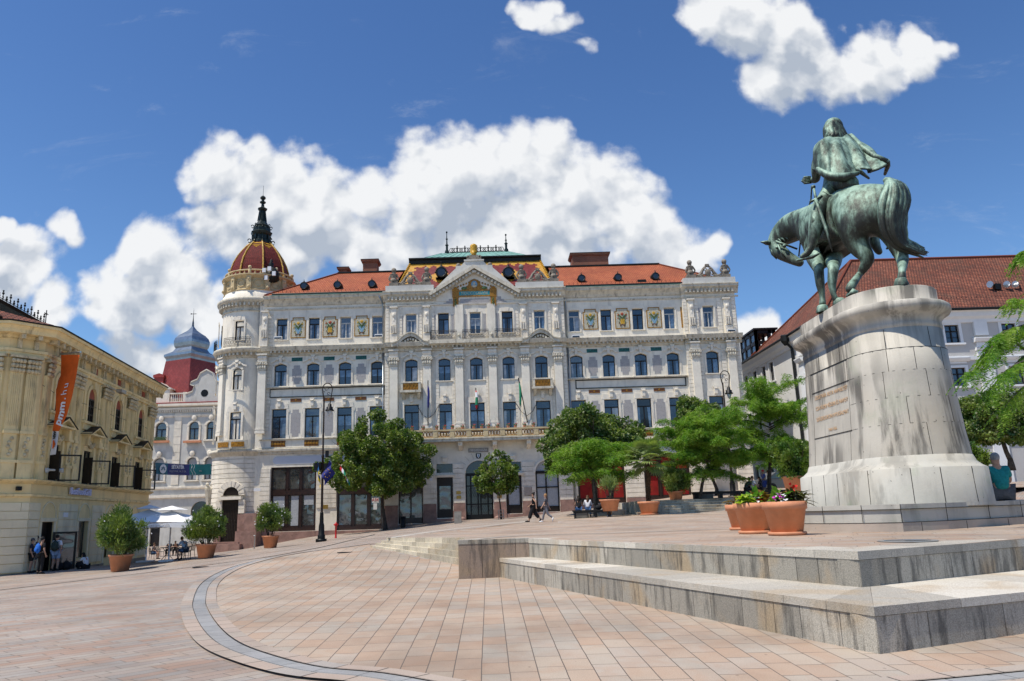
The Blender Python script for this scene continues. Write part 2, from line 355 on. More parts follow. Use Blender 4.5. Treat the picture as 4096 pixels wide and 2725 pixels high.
pm('copper_green',(.20,.38,.33),.6,.1,1.5)
pm('roof_black',(.012,.014,.013),.5,.2,3)
pm('zinc',(.30,.34,.38),.32,.1,1.5,metal=.75,spec=.5)
pm('red_sheet',(.33,.055,.045),.4,.1,2)
pm('cream',(.90,.69,.35),.8,.05,.7,.3,26,dirt=(.34,.28,.19),dirtf=.45,streak=True)
pm('cream_trim',(.92,.72,.37),.8,.07,1.3,.4,24,dirt=(.22,.17,.11),dirtf=.65,streak=True)
pm('cream_carved',(.70,.58,.36),.85,.15,5,.9,12,dirt=(.2,.15,.09),dirtf=.5)
pm('cream_gf',(.84,.73,.50),.8,.05,.7,.3,26,dirt=(.36,.32,.24),dirtf=.4,streak=True)
pm('plinth_grey',(.30,.25,.19),.85,.15,1,.5,20,dirt=(.10,.08,.06),dirtf=.7)
pm('terracotta_wall',(.36,.10,.06),.8,.1,2)
pm('grey_wall',(.52,.50,.475),.85,.03,.6,.2,30)
pm('pale_sunlit_wall',(.70,.69,.66),.85,.03,.6,.2,30)  # west wall tone: whiter paint, with its stronger sun put into the colour
pm('white_trim',(.80,.80,.79),.7,.02,2)
pm('grey_dirty_white',(.60,.59,.55),.8,.06,.9,.3,20,dirt=(.33,.31,.27),dirtf=.4,streak=True)
pm('terracotta',(.62,.265,.14),.62,.07,3,.3,60,dirt=(.56,.33,.22),dirtf=.3)
pm('soil',(.05,.035,.025),.95,.2,10)
pm('bench_black',(.012,.011,.011),.45,.2,5)
pm('bench_stone',(.13,.12,.10),.8,.15,3,.4,30)
pm('bark',(.075,.06,.048),.9,.25,6,1,18,dirt=(.02,.016,.013),dirtf=.6)
pm('bark_pale',(.13,.11,.09),.9,.25,6,1,18)
pm('palm_bark',(.07,.04,.02),.95,.35,14,1,20)
pm('canvas_white',(.80,.80,.80),.8,.03,2)
pm('steel',(.45,.46,.47),.3,.05,4,metal=.8)
pm('lamp_white',(.8,.8,.78),.3,.02,4)
pm('hydrant_red',(.5,.012,.012),.35,.05,4,spec=.5)
pm('stone_grey',(.30,.28,.25),.85,.1,3,.4,30)
pm('curtain',(.42,.44,.46),.9,.08,12)
pm('red_blind',(.26,.012,.01),.8,.12,1.2,dirt=(.30,.05,.01),dirtf=.6)
pm('plaque_brass',(.40,.24,.06),.3,.15,8,metal=.6)
pm('plaque_stone',(.42,.36,.31),.8,.1,8)
pm('letter_dark',(.05,.05,.05),.6,.0,4)
pm('letter_white',(.80,.80,.82),.5,.0,4)
pm('letter_violet',(.62,.62,.85),.5,.0,4)
pm('letter_grey',(.42,.42,.44),.7,.0,4)
pm('letter_gold',(.58,.38,.22),.6,.0,4)
pm('car_grey',(.10,.11,.115),.3,.02,4,spec=.6)
glassmat('glass_blue',(.017,.036,.062),.05)
glassmat('curtain_blue',(.10,.16,.24),.07); glassmat('curtain_grey',(.32,.33,.34),.06)
glassmat('glass_dark',(.010,.012,.014),.03)
glassmat('glass_room',(.06,.06,.055),.09,wob=.05)
def verdigris():
    m,nt,b=newmat('bronze'); tc=nt.nodes.new('ShaderNodeTexCoord').outputs['Object']
    ge=nt.nodes.new('ShaderNodeNewGeometry'); sp=nt.nodes.new('ShaderNodeSeparateXYZ'); nt.links.new(ge.outputs['Normal'],sp.inputs[0])
    up=math_(nt,'ADD',math_(nt,'MULTIPLY',sp.outputs[2],.54),.40)     # faces turned upward get more of the pale patina
    n=noise(nt,vmath(nt,'MULTIPLY',tc,(1,1,.45)),2.6,8,.68); n2=noise(nt,vmath(nt,'MULTIPLY',tc,(1,1,.18)),9,5,.6)
    f=math_(nt,'ADD',math_(nt,'ADD',up,math_(nt,'MULTIPLY',math_(nt,'SUBTRACT',n,.5),2.3)),math_(nt,'MULTIPLY',math_(nt,'SUBTRACT',n2,.5),.9),cl=True)
    r=nt.nodes.new('ShaderNodeValToRGB'); nt.links.new(f,r.inputs[0]); e=r.color_ramp
    e.elements[0].color=(.018,.020,.015,1); e.elements[0].position=.12; e.elements[1].color=(.31,.45,.36,1); e.elements[1].position=.95
    for p,c in((.32,(.042,.054,.040)),(.5,(.095,.145,.108)),(.7,(.20,.30,.235))):
        x=e.elements.new(p); x.color=(*c,1)
    nt.links.new(r.outputs[0],b.inputs['Base Color']); b.inputs['Roughness'].default_value=.55; b.inputs['Metallic'].default_value=.15
    bn=nt.nodes.new('ShaderNodeBump'); bn.inputs['Strength'].default_value=.5; bn.inputs['Distance'].default_value=.03
    nt.links.new(noise(nt,tc,9,7,.65),bn.inputs['Height']); nt.links.new(bn.outputs[0],b.inputs['Normal'])
verdigris()
def travertine(name,base,stain=.8,green=.35,zs=.12):
    """limestone blocks: tone per region, pores, long black rain streaks, algae"""
    m,nt,b=newmat(name); tc=nt.nodes.new('ShaderNodeTexCoord').outputs['Object']
    c=mixc(nt,smooth(nt,noise(nt,tc,.9,5),.3,.7),tuple(x*.80 for x in base),base)
    warm=smooth(nt,noise(nt,tc,.5,3),.5,.75); c=mixc(nt,math_(nt,'MULTIPLY',warm,.35),c,(.50,.42,.31))
    st=noise(nt,vmath(nt,'MULTIPLY',tc,(1,1,zs)),2.3,9,.62,.25); big=smooth(nt,noise(nt,tc,.5,2),.40,.62)
    szp=nt.nodes.new('ShaderNodeSeparateXYZ'); nt.links.new(tc,szp.inputs[0]); hi=smooth(nt,szp.outputs[2],3.2,6.2,.0,.30) if stain>.5 else 0.   # rain carries most soot down from the cap
    c=mixc(nt,math_(nt,'MULTIPLY',math_(nt,'MULTIPLY',smooth(nt,math_(nt,'ADD',st,math_(nt,'MULTIPLY',hi,.22)),.47,.62),math_(nt,'ADD',big,hi,cl=True)),stain),c,(.045,.042,.038))
    st2=noise(nt,vmath(nt,'MULTIPLY',tc,(2.5,2.5,.3)),2.1,6,.6); c=mixc(nt,math_(nt,'MULTIPLY',smooth(nt,st2,.56,.75),stain*.55),c,(.16,.15,.135))
    if green:
        gr=smooth(nt,noise(nt,tc,.7,5,.7),.56,.74); c=mixc(nt,math_(nt,'MULTIPLY',gr,green),c,(.26,.34,.20))
    po=nt.nodes.new('ShaderNodeTexVoronoi'); po.inputs['Scale'].default_value=9; nt.links.new(vmath(nt,'MULTIPLY',tc,(1,1,.6)),po.inputs['Vector'])
    pm_=math_(nt,'MULTIPLY',math_(nt,'LESS_THAN',po.outputs['Distance'],.11),math_(nt,'GREATER_THAN',noise(nt,tc,3,3),.55))
    c=mixc(nt,math_(nt,'MULTIPLY',pm_,.7),c,(.05,.045,.04))
    nt.links.new(c,b.inputs['Base Color']); b.inputs['Roughness'].default_value=.8
    bn=nt.nodes.new('ShaderNodeBump'); bn.inputs['Strength'].default_value=.5; bn.inputs['Distance'].default_value=.01
    nt.links.new(math_(nt,'SUBTRACT',noise(nt,tc,22,6,.65),pm_),bn.inputs['Height']); nt.links.new(bn.outputs[0],b.inputs['Normal'])
travertine('pedestal_stone',(.56,.52,.445),.78,.22); travertine('pedestal_plinth',(.54,.52,.46),.35,.45,.3); travertine('pedestal_base',(.50,.42,.35),.2,.2,.4)
def granite(name,base,stain,warm):
    m,nt,b=newmat(name); tc=nt.nodes.new('ShaderNodeTexCoord').outputs['Object']; oi=nt.nodes.new('ShaderNodeNewGeometry').outputs['Random Per Island']
    c=mixc(nt,oi,tuple(x*.66 for x in base),tuple(min(1,x*1.2) for x in base))
    wm=smooth(nt,noise(nt,vmath(nt,'ADD',tc,vmath(nt,'SCALE',(3,7,9))),.9,4,.5,.8),.5,.68); c=mixc(nt,math_(nt,'MULTIPLY',wm,warm),c,(.40,.28,.15))
    s=noise(nt,tc,95,2,.6); c=mixc(nt,.38,c,mixc(nt,smooth(nt,s,.36,.62),(0.12,.12,.12),(.9,.9,.9)),'OVERLAY')
    st=noise(nt,vmath(nt,'MULTIPLY',tc,(1,1,.16)),5.5,8,.7); sp=nt.nodes.new('ShaderNodeSeparateXYZ'); nt.links.new(nt.nodes.new('ShaderNodeNewGeometry').outputs['Normal'],sp.inputs[0])
    side=math_(nt,'LESS_THAN',math_(nt,'ABSOLUTE',sp.outputs[2]),.5)
    c=mixc(nt,math_(nt,'MULTIPLY',math_(nt,'MULTIPLY',smooth(nt,st,.47,.64),side),stain),c,(.03,.03,.028))
    nt.links.new(c,b.inputs['Base Color']); b.inputs['Roughness'].default_value=.8
    bn=nt.nodes.new('ShaderNodeBump'); bn.inputs['Strength'].default_value=.7; bn.inputs['Distance'].default_value=.006
    nt.links.new(noise(nt,tc,45,5,.7),bn.inputs['Height']); nt.links.new(bn.outputs[0],b.inputs['Normal'])
granite('granite_wall',(.36,.33,.275),.66,.6); granite('granite_top',(.50,.46,.39),.15,.45); granite('granite_red',(.30,.225,.17),.55,.4); granite('step_stone',(.52,.46,.35),.2,.5); granite('step_grey',(.56,.51,.42),.45,.3)
PAV=[(.44,.33,.245),(.455,.375,.295),(.41,.36,.30),(.45,.325,.235),(.45,.375,.305),(.43,.36,.295),(.45,.345,.26),(.42,.305,.225)]
brickmat('paving_fan',PAV,None,(.13,.105,.085),.62,.40,.008,.75,'uv','UV',.37,.5,(.42,.26,.17),.35,1.6,(1,1,1),.34,freq=2)
brickmat('paving_outer',[(.38,.30,.245),(.41,.36,.31),(.335,.31,.285),(.40,.275,.21),(.395,.355,.315)],None,(.15,.125,.105),.62,.19,.007,.75,'uv','UV',.43,.4,(.36,.24,.16),.35,2,(1,1,1),.3)
brickmat('paving_terrace',[(.42,.30,.22),(.44,.37,.30),(.39,.33,.28),(.43,.30,.22)],None,(.20,.16,.13),.7,.36,.007,.75,'uv','UV',.4,.4,(.42,.28,.18),.5,2,(1,1,1),.3)
brickmat('ring_border',[(.42,.36,.30),(.44,.345,.28),(.38,.345,.31)],None,(.08,.07,.06),.55,3,.012,.75,'uv','UV',0,.4,None,fine=.3)
brickmat('ring_channel',[(.32,.32,.315),(.35,.345,.34),(.30,.305,.305)],None,(.10,.10,.10),.6,3,.008,.7,'uv','UV',0,.3,(.2,.2,.2),.4,2,fine=.25)
brickmat('curb_pale',[(.50,.47,.42),(.54,.50,.43)],None,(.2,.18,.15),.9,3,.008,.75,'uv','UV',0,.3,None,fine=.25)
brickmat('roof_orange',[(.44,.115,.045),(.52,.16,.065),(.40,.10,.045),(.50,.145,.06)],None,(.16,.04,.02),.22,.26,.022,.75,'xz','UV',.5,.8,(.34,.10,.05),.35,.8,bdist=.03)
brickmat('roof_old',[(.24,.075,.042),(.33,.12,.07),(.19,.062,.04),(.28,.09,.05)],None,(.055,.022,.016),.25,.30,.035,.85,'xz','UV',.5,.8,(.15,.10,.07),.5,.7,bdist=.03)
brickmat('dome_tile',[(.15,.014,.012),(.19,.022,.016),(.11,.011,.010)],None,(.05,.008,.008),.2,.16,.015,.8,'uv','UV',.5,.6,None,spec=.3,bdist=.02)
brickmat('chimney_brick',[(.26,.09,.05),(.32,.12,.07)],None,(.2,.17,.13),.3,.1,.012,.9,'x+','Object',.5,.5)
brickmat('grey_tile',[(.36,.335,.33),(.42,.395,.385),(.33,.31,.31)],None,(.48,.46,.44),.12,.12,.012,.6,'xz','Object',.5,.3)
brickmat('slate_red',[(.25,.045,.038),(.30,.06,.05)],None,(.10,.02,.02),.6,.5,.02,.45,'uv','UV',.5,.5)
pm('slot',(.03,.028,.025),.9,.1,5)
# ------------------------------------------------------------------ ground heights (thin plate through surveyed points)
class TPS:
    def __init__(s,P,lam=1e-3):
        P=np.array(P,float); s.P=P[:,:2]; n=len(P)
        K=s.k(np.linalg.norm(s.P[:,None]-s.P[None],axis=2))+lam*np.eye(n)*50; Q=np.c_[np.ones(n),s.P]
        A=np.block([[K,Q],[Q.T,np.zeros((3,3))]]); s.w=np.linalg.solve(A,np.r_[P[:,2],0,0,0])
    @staticmethod
    def k(r): return np.where(r>1e-9,r*r*np.log(np.maximum(r,1e-9)),0.)
    def __call__(s,x,y):
        q=np.array([x,y],float).reshape(2,-1).T; r=np.linalg.norm(q[:,None]-s.P[None],axis=2)
        v=s.k(r)@s.w[:-3]+np.c_[np.ones(len(q)),q]@s.w[-3:]; return v if len(v)>1 else float(v[0])
HG=TPS([(0,-20,0),(-20,-20,-.3),(20,-20,0),(-10,0,0),(10,0,0),(0,5,0),(4,9,0),(-5,9,0),(-2,14,0),(2,15,0),(-7,15,-.02),(0,21,0),(-1.1,25.4,0),(-5.1,31,.42),(-18.3,38.9,-.52),(-22.8,40,-.52),(-24.6,43,-.6),
(-15.6,42.7,-.19),(-14.3,50.2,-.02),(-12.1,59.7,.29),(-21.6,70,-.55),(-15.9,70,.27),(-10.7,70,.56),(-8.6,70,.83),(-3.8,70,1.25),(-.2,70,1.31),(2.4,70,1.42),(5.75,70,1.71),(11.6,70,2.2),(20,70,3.1),
(1.8,47,1.1),(5,52,1.35),(8.6,50,1.5),(-12,15,-.1),(-25,20,-.55),(-40,30,-.9),(-25,60,-1.0),(-35,88,-.5),(-30,100,-.6),(0,90,2),(30,75,3.2),(30,100,3.6),(60,60,3),(60,100,4),(60,0,1),(20,50,2.3),(12,50,2.2),(-60,60,-1.5),(-60,-20,-1),(60,-20,.5)],.02)
HT=TPS([(0,21.2,.955),(1,21,.965),(4.5,11,.96),(8.5,12.9,.965),(7.1,20.6,1.0),(9,17,1.02),(14,21,1.05),(-4,31,.86),(-1.2,27,.885),(2,29,.88),(2.2,46,1.08),(1.8,47,1.12),(4.3,44.4,1.2),(9.45,48.4,1.36),(14,48.4,1.4),(30,48,1.5),(30,20,.97),(5,52,1.37),(8.6,52,1.52),(16,35,1.1)],.01)
def hit(px,py,H):
    d=ray(px,py); lo,hi=2.,130.; f=lambda Y: CAMZ+d.z/d.y*Y-H(d.x/d.y*Y,Y); Yp=lo
    Y=lo
    while Y<hi:
        Y+=.25
        if f(Y)<0: break
    a,b=Y-.25,Y
    for _ in range(20):
        m=(a+b)/2
        if f(m)<0: b=m
        else: a=m
    return Vector((d.x/d.y*a,a,CAMZ+d.z/d.y*a))
def hz(px,py,z): 
    d=ray(px,py); t=(z-CAMZ)/d.z; return Vector((d.x*t,d.y*t,z))
def inpoly(x,y,P):
    c=False; n=len(P)
    for i in range(n):
        x1,y1=P[i][:2]; x2,y2=P[(i+1)%n][:2]
        if (y1>y)!=(y2>y) and x<(x2-x1)*(y-y1)/(y2-y1)+x1: c=not c
    return c
from mathutils.geometry import delaunay_2d_cdt
def sheet(name,outline,H,dz,mat,step,uvf,grid=None):
    n=len(outline); pts=[Vector((p[0],p[1])) for p in outline]
    xs=[p[0] for p in outline]; ys=[p[1] for p in outline]
    if grid is None:
        gx=np.arange(min(xs)+step/2,max(xs),step); gy=np.arange(min(ys)+step/2,max(ys),step)
    else: gx,gy=grid
    for x in gx:
        for y in gy:
            if inpoly(x,y,outline): pts.append(Vector((x,y)))
    r=delaunay_2d_cdt(pts,[(i,(i+1)%n) for i in range(n)],[list(range(n))],1,1e-5)
    V=np.array([(p.x,p.y) for p in r[0]]); Z=H(V[:,0],V[:,1])
    me=bpy.data.meshes.new(name); me.from_pydata([(x,y,z+dz) for (x,y),z in zip(V,Z)],[],r[2]); me.materials.append(MAT[mat])
    uv=me.uv_layers.new(name='UVMap')
    for l in me.loops:
        x,y,_=me.vertices[l.vertex_index].co; uv.data[l.index].uv=uvf(x,y)
    me.shade_smooth(); me.update()
    if me.polygons[0].normal.z<0: me.flip_normals()
    return link(name,me)
def strip(name,path,w0,w1,H,dz,mat,thick=0):
    """band along a plan path from lateral offset w0 to w1, uv runs along it"""
    n=len(path); vs=[];uv=[];L=0
    for i,p in enumerate(path):
        t=(path[min(i+1,n-1)]-path[max(i-1,0)]); t.z=0; t.normalize(); q=Vector((-t.y,t.x,0))
        if i: L+=(path[i]-path[i-1]).length
        for w in(w0,w1):
            c=p+q*w; vs.append((c.x,c.y,H(c.x,c.y)+dz)); uv.append((L,(w-w0)+.5))
    fs=[(2*i,2*i+2,2*i+3,2*i+1) for i in range(n-1)]
    me=bpy.data.meshes.new(name); me.from_pydata(vs,[],fs); me.materials.append(MAT[mat]); u=me.uv_layers.new(name='UVMap')
    for l in me.loops: u.data[l.index].uv=uv[l.vertex_index]
    me.update()
    if me.polygons[0].normal.z<0: me.flip_normals()
    return me
def spline(P,n=8):
    P=[Vector(p) for p in P]; out=[]
    for i in range(len(P)-1):
        a,b,c,d=P[max(i-1,0)],P[i],P[i+1],P[min(i+2,len(P)-1)]
        for k in range(n):
            t=k/n; out.append(.5*((2*b)+(c-a)*t+(2*a-5*b+4*c-d)*t*t+(3*b-a-3*c+d)*t**3))
    out.append(P[-1]); return out
# terrace outline
ZT=.97; UC=hz(3430,2206,ZT); UL=hz(2115,2155,ZT); UR=hz(4096,2157,ZT); dR=(UR-UC).normalized(); UE=UC+dR*12
SC=hz(3520,2622,0); SL=at(2002,2303,UL.y); SR=hz(4096,2546,0); dS=(SR-SC).normalized(); SE=SC+dS*12
SL.z=0; WA=at(1835,2309,UL.y); WA.z=0
ST0=hit(1568,2152,HT); ST1=hit(1836,2152,HT); SF0=hit(1480,2192,HG); SF1=hit(1834,2262,HG); ST2=ST1+(ST1-ST0)*.14; SF2=SF1+(SF1-SF0)*.13; print('STP',ST0,ST1,SF0,SF1)
TL=[(WA.x,UL.y),(UL.x,UL.y),(UC.x,UC.y),(UE.x,UE.y),(34,UE.y+4),(34,48.4),(8.6,48.4),(8.6,52),(5,53),(1.8,47),(ST0.x-.02,ST0.y+.3),(ST2.x,ST2.y),(WA.x,ST2.y-.4)]
def uvrot(a):
    ca,sa=math.cos(a),math.sin(a); return lambda x,y:(x*ca+y*sa,-x*sa+y*ca)
# fan paving centre
A1,A2=hz(1836.5,2306,0),hz(1703,2686,0); C1,C2=hz(1993.8,2306,0),hz(2038,2707,0)
def isect(p,q,r,s):
    d1,d2=q-p,s-r; den=d1.x*d2.y-d1.y*d2.x; t=((r.x-p.x)*d2.y-(r.y-p.y)*d2.x)/den; return p+d1*t
FC=isect(A1,A2,C1,C2)
print('FAN',FC,'UC',UC,'UL',UL,'UR',UR,'SC',SC,'SL',SL,'WA',WA)
def fanuv(x,y):
    r=math.hypot(x-FC.x,y-FC.y); a=math.atan2(x-FC.x,y-FC.y); return (r,a*FANK)
RA=math.hypot(A1.x-FC.x,A1.y-FC.y); angA=math.atan2(A1.x-FC.x,A1.y-FC.y); angC=math.atan2(C1.x-FC.x,C1.y-FC.y)
FANK=.40/(abs(angC-angA)/3)
# ring drain
RP=[hz(4300,2690,0),hz(4096,2712,0),hz(3500,2762,0),hz(2900,2778,0),hz(2100,2800,0),hz(1800,2765,0),hz(1500,2712,0),hz(1250,2687,0),hz(1060,2640,0),hz(920,2585,0),hz(845,2520,0),hz(805,2450,0),hz(797,2400,0)]
RP+=[hit(px,py,HG) for px,py in((818,2345),(872,2302),(960,2265),(1100,2230),(1250,2206),(1380,2190),(1480,2176))]
RP=spline(RP,6)
gxs=np.r_[np.arange(-75,-30,5),np.arange(-30,12,.8),np.arange(12,75,4)]; gys=np.r_[np.arange(-25,4,4),np.arange(4,30,.8),np.arange(30,75,1.6),np.arange(75,125,6)]
def HGd(x,y):
    z=HG(x,y); ins=np.array([inpoly(a,b,TLin) or inpoly(a,b,UP) for a,b in zip(x,y)]); return z-ins*.7
TLin=[(WA.x+.8,UL.y+.8),(UL.x+.9,UL.y+.8),(UC.x+.5,UC.y+1.3),(UE.x,UE.y+1),(33,UE.y+5),(33,60),(9.5,60),(8.2,50.5),(5.2,51),(2.6,46.5),(-2.6,31.2),(WA.x+.8,25.6)]
UP=[(9.9,50.4),(36,50.4),(36,75),(26,75),(24,69),(9.6,69)]
L1,L2=hit(0,2546,HG),hit(745,2457,HG); aout=math.atan2(L2.y-L1.y,L2.x-L1.x)
struct(sheet('ground',[(-78,-28),(78,-28),(78,128),(-78,128)],HGd,0,'paving_outer',1,uvrot(aout),(gxs,gys)))
pin=[(p.x,p.y) for p in RP]+[(SF0.x,SF0.y),(SF1.x,SF1.y),(WA.x+.1,SF1.y-.6),(WA.x+.1,WA.y+.1),(SL.x,SL.y+.1),(SC.x+.2,SC.y+.4),(SE.x,SE.y+.3)]
struct(sheet('plaza_paving',pin,HG,.012,'paving_fan',.9,fanuv))
big=bpy.data.meshes.new('far_ground'); big.from_pydata([(-900,-900,-2.2),(900,-900,-2.2),(900,900,-2.2),(-900,900,-2.2)],[],[(0,1,2,3)]); big.materials.append(MAT['stone_grey']); struct(link('far_ground',big))
struct(link('drain_channel',strip('drain_channel',RP,-.125,.125,HG,.022,'ring_channel')))
struct(link('inner_drain_border',strip('inner_drain_border',RP,-.35,-.128,HG,.030,'ring_border')))
struct(link('outer_drain_border',strip('outer_drain_border',RP,.128,.35,HG,.030,'ring_border')))
for k,w in((0,-.133),(1,.122)): struct(link('drain_slot',strip('drain_slot',RP,w,w+.008,HG,.036,'slot')))
SLT=spline([hit(px,py,HG) for px,py in((-300,2395),(0,2361),(430,2311),(860,2257),(1100,2224),(1330,2180),(1500,2138))],6)
struct(link('street_gutter',strip('street_gutter',SLT,-.05,.05,HG,.016,'slot')))
struct(link('street_gutter_kerb',strip('street_gutter_kerb',SLT,.053,.24,HG,.018,'ring_border')))
struct(sheet('terrace_paving',TL,HT,0,'paving_terrace',1.1,uvrot(aout+1.9)))
crb=spline([hit(px,py,HT) for px,py in((1567,2152),(1700,2132),(1850,2114),(2000,2098),(2100,2088))],5)
struct(link('terrace_kerb',strip('terrace_kerb',crb,-.15,.2,HT,.014,'curb_pale')))
band=spline([hit(px,py,HT) for px,py in((1845,2163),(2120,2142),(2500,2131),(2900,2118),(3100,2113))],5)
struct(link('terrace_band',strip('terrace_band',band,-.14,.14,HT,.012,'curb_pale')))
# ------------------------------------------------------------------ granite terrace walls with a sitting step
def blocks(mb,p,q,z0,z1,thick,cuts,gap=.006,inward=1):
    """row of stone blocks along p->q; cuts = fractions; thickness goes to the left of p->q"""
    d=(q-p); L=d.length; d.normalize(); n=Vector((-d.y,d.x,0))*inward
    for a,b in zip(cuts[:-1],cuts[1:]):
        A=p+d*(a*L+gap); B=p+d*(b*L-gap); C=B+n*thick; D=A+n*thick
        z0a=z0(A) if callable(z0) else z0; z0b=z0(B) if callable(z0) else z0
        mb.add([(A.x,A.y,z0a),(B.x,B.y,z0b),(C.x,C.y,z0b),(D.x,D.y,z0a),(A.x,A.y,z1),(B.x,B.y,z1),(C.x,C.y,z1),(D.x,D.y,z1)],[(0,3,2,1),(4,5,6,7),(0,1,5,4),(1,2,6,5),(2,3,7,6),(3,0,4,7)])
def cuts(L,w,jit=.25,seed=1):
    r=random.Random(seed); n=max(1,round(L/w)); c=[0]+[ (i+r.uniform(-jit,jit))/n for i in range(1,n)]+[1]; return c
tw=thing('terrace_wall',(SC.x,SC.y,0),'grey granite retaining wall with a long sitting step in front of the monument','wall')
zs=.5; cap=.1
P0=Vector((SL.x,SL.y,0)); P1=Vector((SC.x,SC.y,0)); P2=Vector((SE.x,SE.y,0)); Q0=Vector((UL.x,UL.y,0)); Q1=Vector((UC.x,UC.y,0)); Q2=Vector((UE.x,UE.y,0))
for nm,a,b,c,z0,z1,mt,th in(('seat_face',P0,P1,P2,-.1,zs-cap,'granite_wall',.35),('upper_face',Q0,Q1,Q2,zs-.05,ZT-.014-cap,'granite_wall',.35)):
    m=MB(); dn=(b-a).normalized()
    blocks(m,a+ (b-a).normalized()*0,b-dn*.006,z0,z1-.004,th,cuts((b-a).length,.62,seed=3 if nm[0]=='s' else 5)); blocks(m,b+(c-b).normalized()*.0,c,z0,z1-.004,th,cuts((c-b).length,.95,seed=8)); m.build(nm,mt,tw)
def slab(m,a,b,z0,z1,depth,w,seed,over=.015):
    d=(b-a).normalized(); n=Vector((-d.y,d.x,0)); blocks(m,a-n*over,b-n*over,z0,z1,depth+over,cuts((b-a).length,w,seed=seed),.003)
def ring_slab(m,a,b,c,z0,z1,dep,w):   # mitred corner at b
    d1=(b-a).normalized(); d2=(c-b).normalized(); n1=Vector((-d1.y,d1.x,0)); n2=Vector((-d2.y,d2.x,0)); bis=(n1+n2).normalized(); kk=1/max(.2,bis.dot(n1))
    T=-(bis.dot(d1))/bis.dot(n1)
    for (p,q,n,first) in((a,b,n1,1),(b,c,n2,0)):
        L=(q-p).length; cu=cuts(L,w,seed=4+first); d=(q-p).normalized()
        for s,e in zip(cu[:-1],cu[1:]):
            A=p+d*(s*L+.003)-n*.015; B=p+d*(e*L-.003)-n*.015; C=B+n*(dep+.015); D=A+n*(dep+.015)
            if first and e==1: B=b-bis*.015*kk
            if not first and s==0: A=b-bis*.015*kk+d*.003
            if first: lim=L-dep*T-.004; C=p+d*min(e*L-.003,lim)+n*dep; D=p+d*min(s*L+.003,lim-.002)+n*dep
            else: lim=dep*T+.004; C=p+d*max(e*L-.003,lim+.002)+n*dep; D=p+d*max(s*L+.003,lim)+n*dep
            m.add([(v.x,v.y,z0) for v in(A,B,C,D)]+[(v.x,v.y,z1) for v in(A,B,C,D)],[(0,3,2,1),(4,5,6,7),(0,1,5,4),(1,2,6,5),(2,3,7,6),(3,0,4,7)])
m=MB(); ring_slab(m,P0,P1,P2,zs-cap+.002,zs,1.95,.75); m.build('seat',"granite_top",tw)
m=MB(); ring_slab(m,Q0,Q1,Q2,ZT-.014-cap+.002,ZT,.75,.8); m.build('coping','granite_top',tw)
m=MB(); xr=UL.x; 
for i,(a,b) in enumerate(((WA.x,WA.x+.62),(WA.x+.625,xr-.36),(xr-.355,xr))): m.box(a+.003,b-.003,WA.y-.0,WA.y+.5+.002*i,-.1,.87)
m.build('end_block','granite_red',tw)
m=MB()
for i,(a,b) in enumerate(((WA.x-.01,WA.x+.62),(WA.x+.625,xr-.36),(xr-.355,xr))): m.box(a+.001,b-.003,WA.y-.01,WA.y+.55,.874,.985)
m.build('end_coping','granite_wall',tw)
m=MB(); m.box(WA.x+.012,WA.x+.3,WA.y+.505,ST2.y,-.1,.87); m.build('side_block','granite_red',tw)
# steps to the terrace
st=thing('stone_steps',(-2.5,27,0),'pale stone steps fanning out beside the end of the granite wall','steps')
F0,F1=Vector((-5.2,31.3,0)),Vector((WA.x-.0,25.2,0)); T0,T1=Vector((-4.25,31.3,0)),Vector((WA.x-.0,24.5,0))
F0,F1,T0,T1=SF0.copy(),SF2.copy(),ST0.copy(),ST2.copy()
for v in(F0,F1,T0,T1): v.z=0
print('STEPS',F0,F1,T0,T1)
for k in range(4):
    t0,t1=k/4,(k+1)/4; a=F0.lerp(T0,t0); b=F1.lerp(T1,t0); c=F1.lerp(T1,1.02); d=F0.lerp(T0,1.02)
    za=HG(F0.x,F0.y)+(HT(T0.x,T0.y)-HG(F0.x,F0.y))*t1; zb=HG(F1.x,F1.y)+(HT(T1.x,T1.y)-HG(F1.x,F1.y))*t1
    m=MB(); L=(b-a).length; cu=cuts(L,.6,seed=20+k)
    for s,e in zip(cu[:-1],cu[1:]):
        s2=s+.004/L*1.2; e2=e-.004/L*1.2
        A,B,C,D=a.lerp(b,s2),a.lerp(b,e2),d.lerp(c,e2),d.lerp(c,s2); q=[(A,s2),(B,e2),(C,e2),(D,s2)]
        m.add([(v.x,v.y,HG(F1.x,F1.y)*u+HG(F0.x,F0.y)*(1-u)-.3) for v,u in q]+[(v.x,v.y,za+(zb-za)*u+.004*k) for v,u in q],[(0,3,2,1),(4,5,6,7),(0,1,5,4),(1,2,6,5),(2,3,7,6),(3,0,4,7)])
    m.build('step','step_stone',st)
# upper level right with its steps
us=thing('wide_steps',(14,48.6,1.4),'weathered grey stone steps leading up to the benches, behind the palm pot','steps')
for k in range(5):
    m=MB(); z=1.36+(k+1)*.17; x0=8.7+.35*k
    cu=cuts(22,.9,seed=40+k)
    for s,e in zip(cu[:-1],cu[1:]): m.box(x0+s*22+.005,x0+e*22-.005,48.44+.36*k,50.6,1.1,z-.055)
    o=m.build('step','step_grey',us); m=MB()
    for s,e in zip(cu[:-1],cu[1:]): m.box(x0+s*22+.004,x0+e*22-.004,48.37+.36*k,50.6,z-.05,z)
    m.build('tread','step_stone',o)
HU=TPS([(8.6,50.2,2.2),(30,50.2,2.25),(11.6,69,2.25),(20,69,3.05),(26,72,3.2),(14,60,2.35),(36,60,2.9),(36,75,3.3)],.01)
struct(sheet('upper_terrace',[(9.6,50.2),(36,50.2),(36,76),(25,76),(24,69.9),(9.6,69.9)],HU,.0,'paving_terrace',1.6,uvrot(.2)))

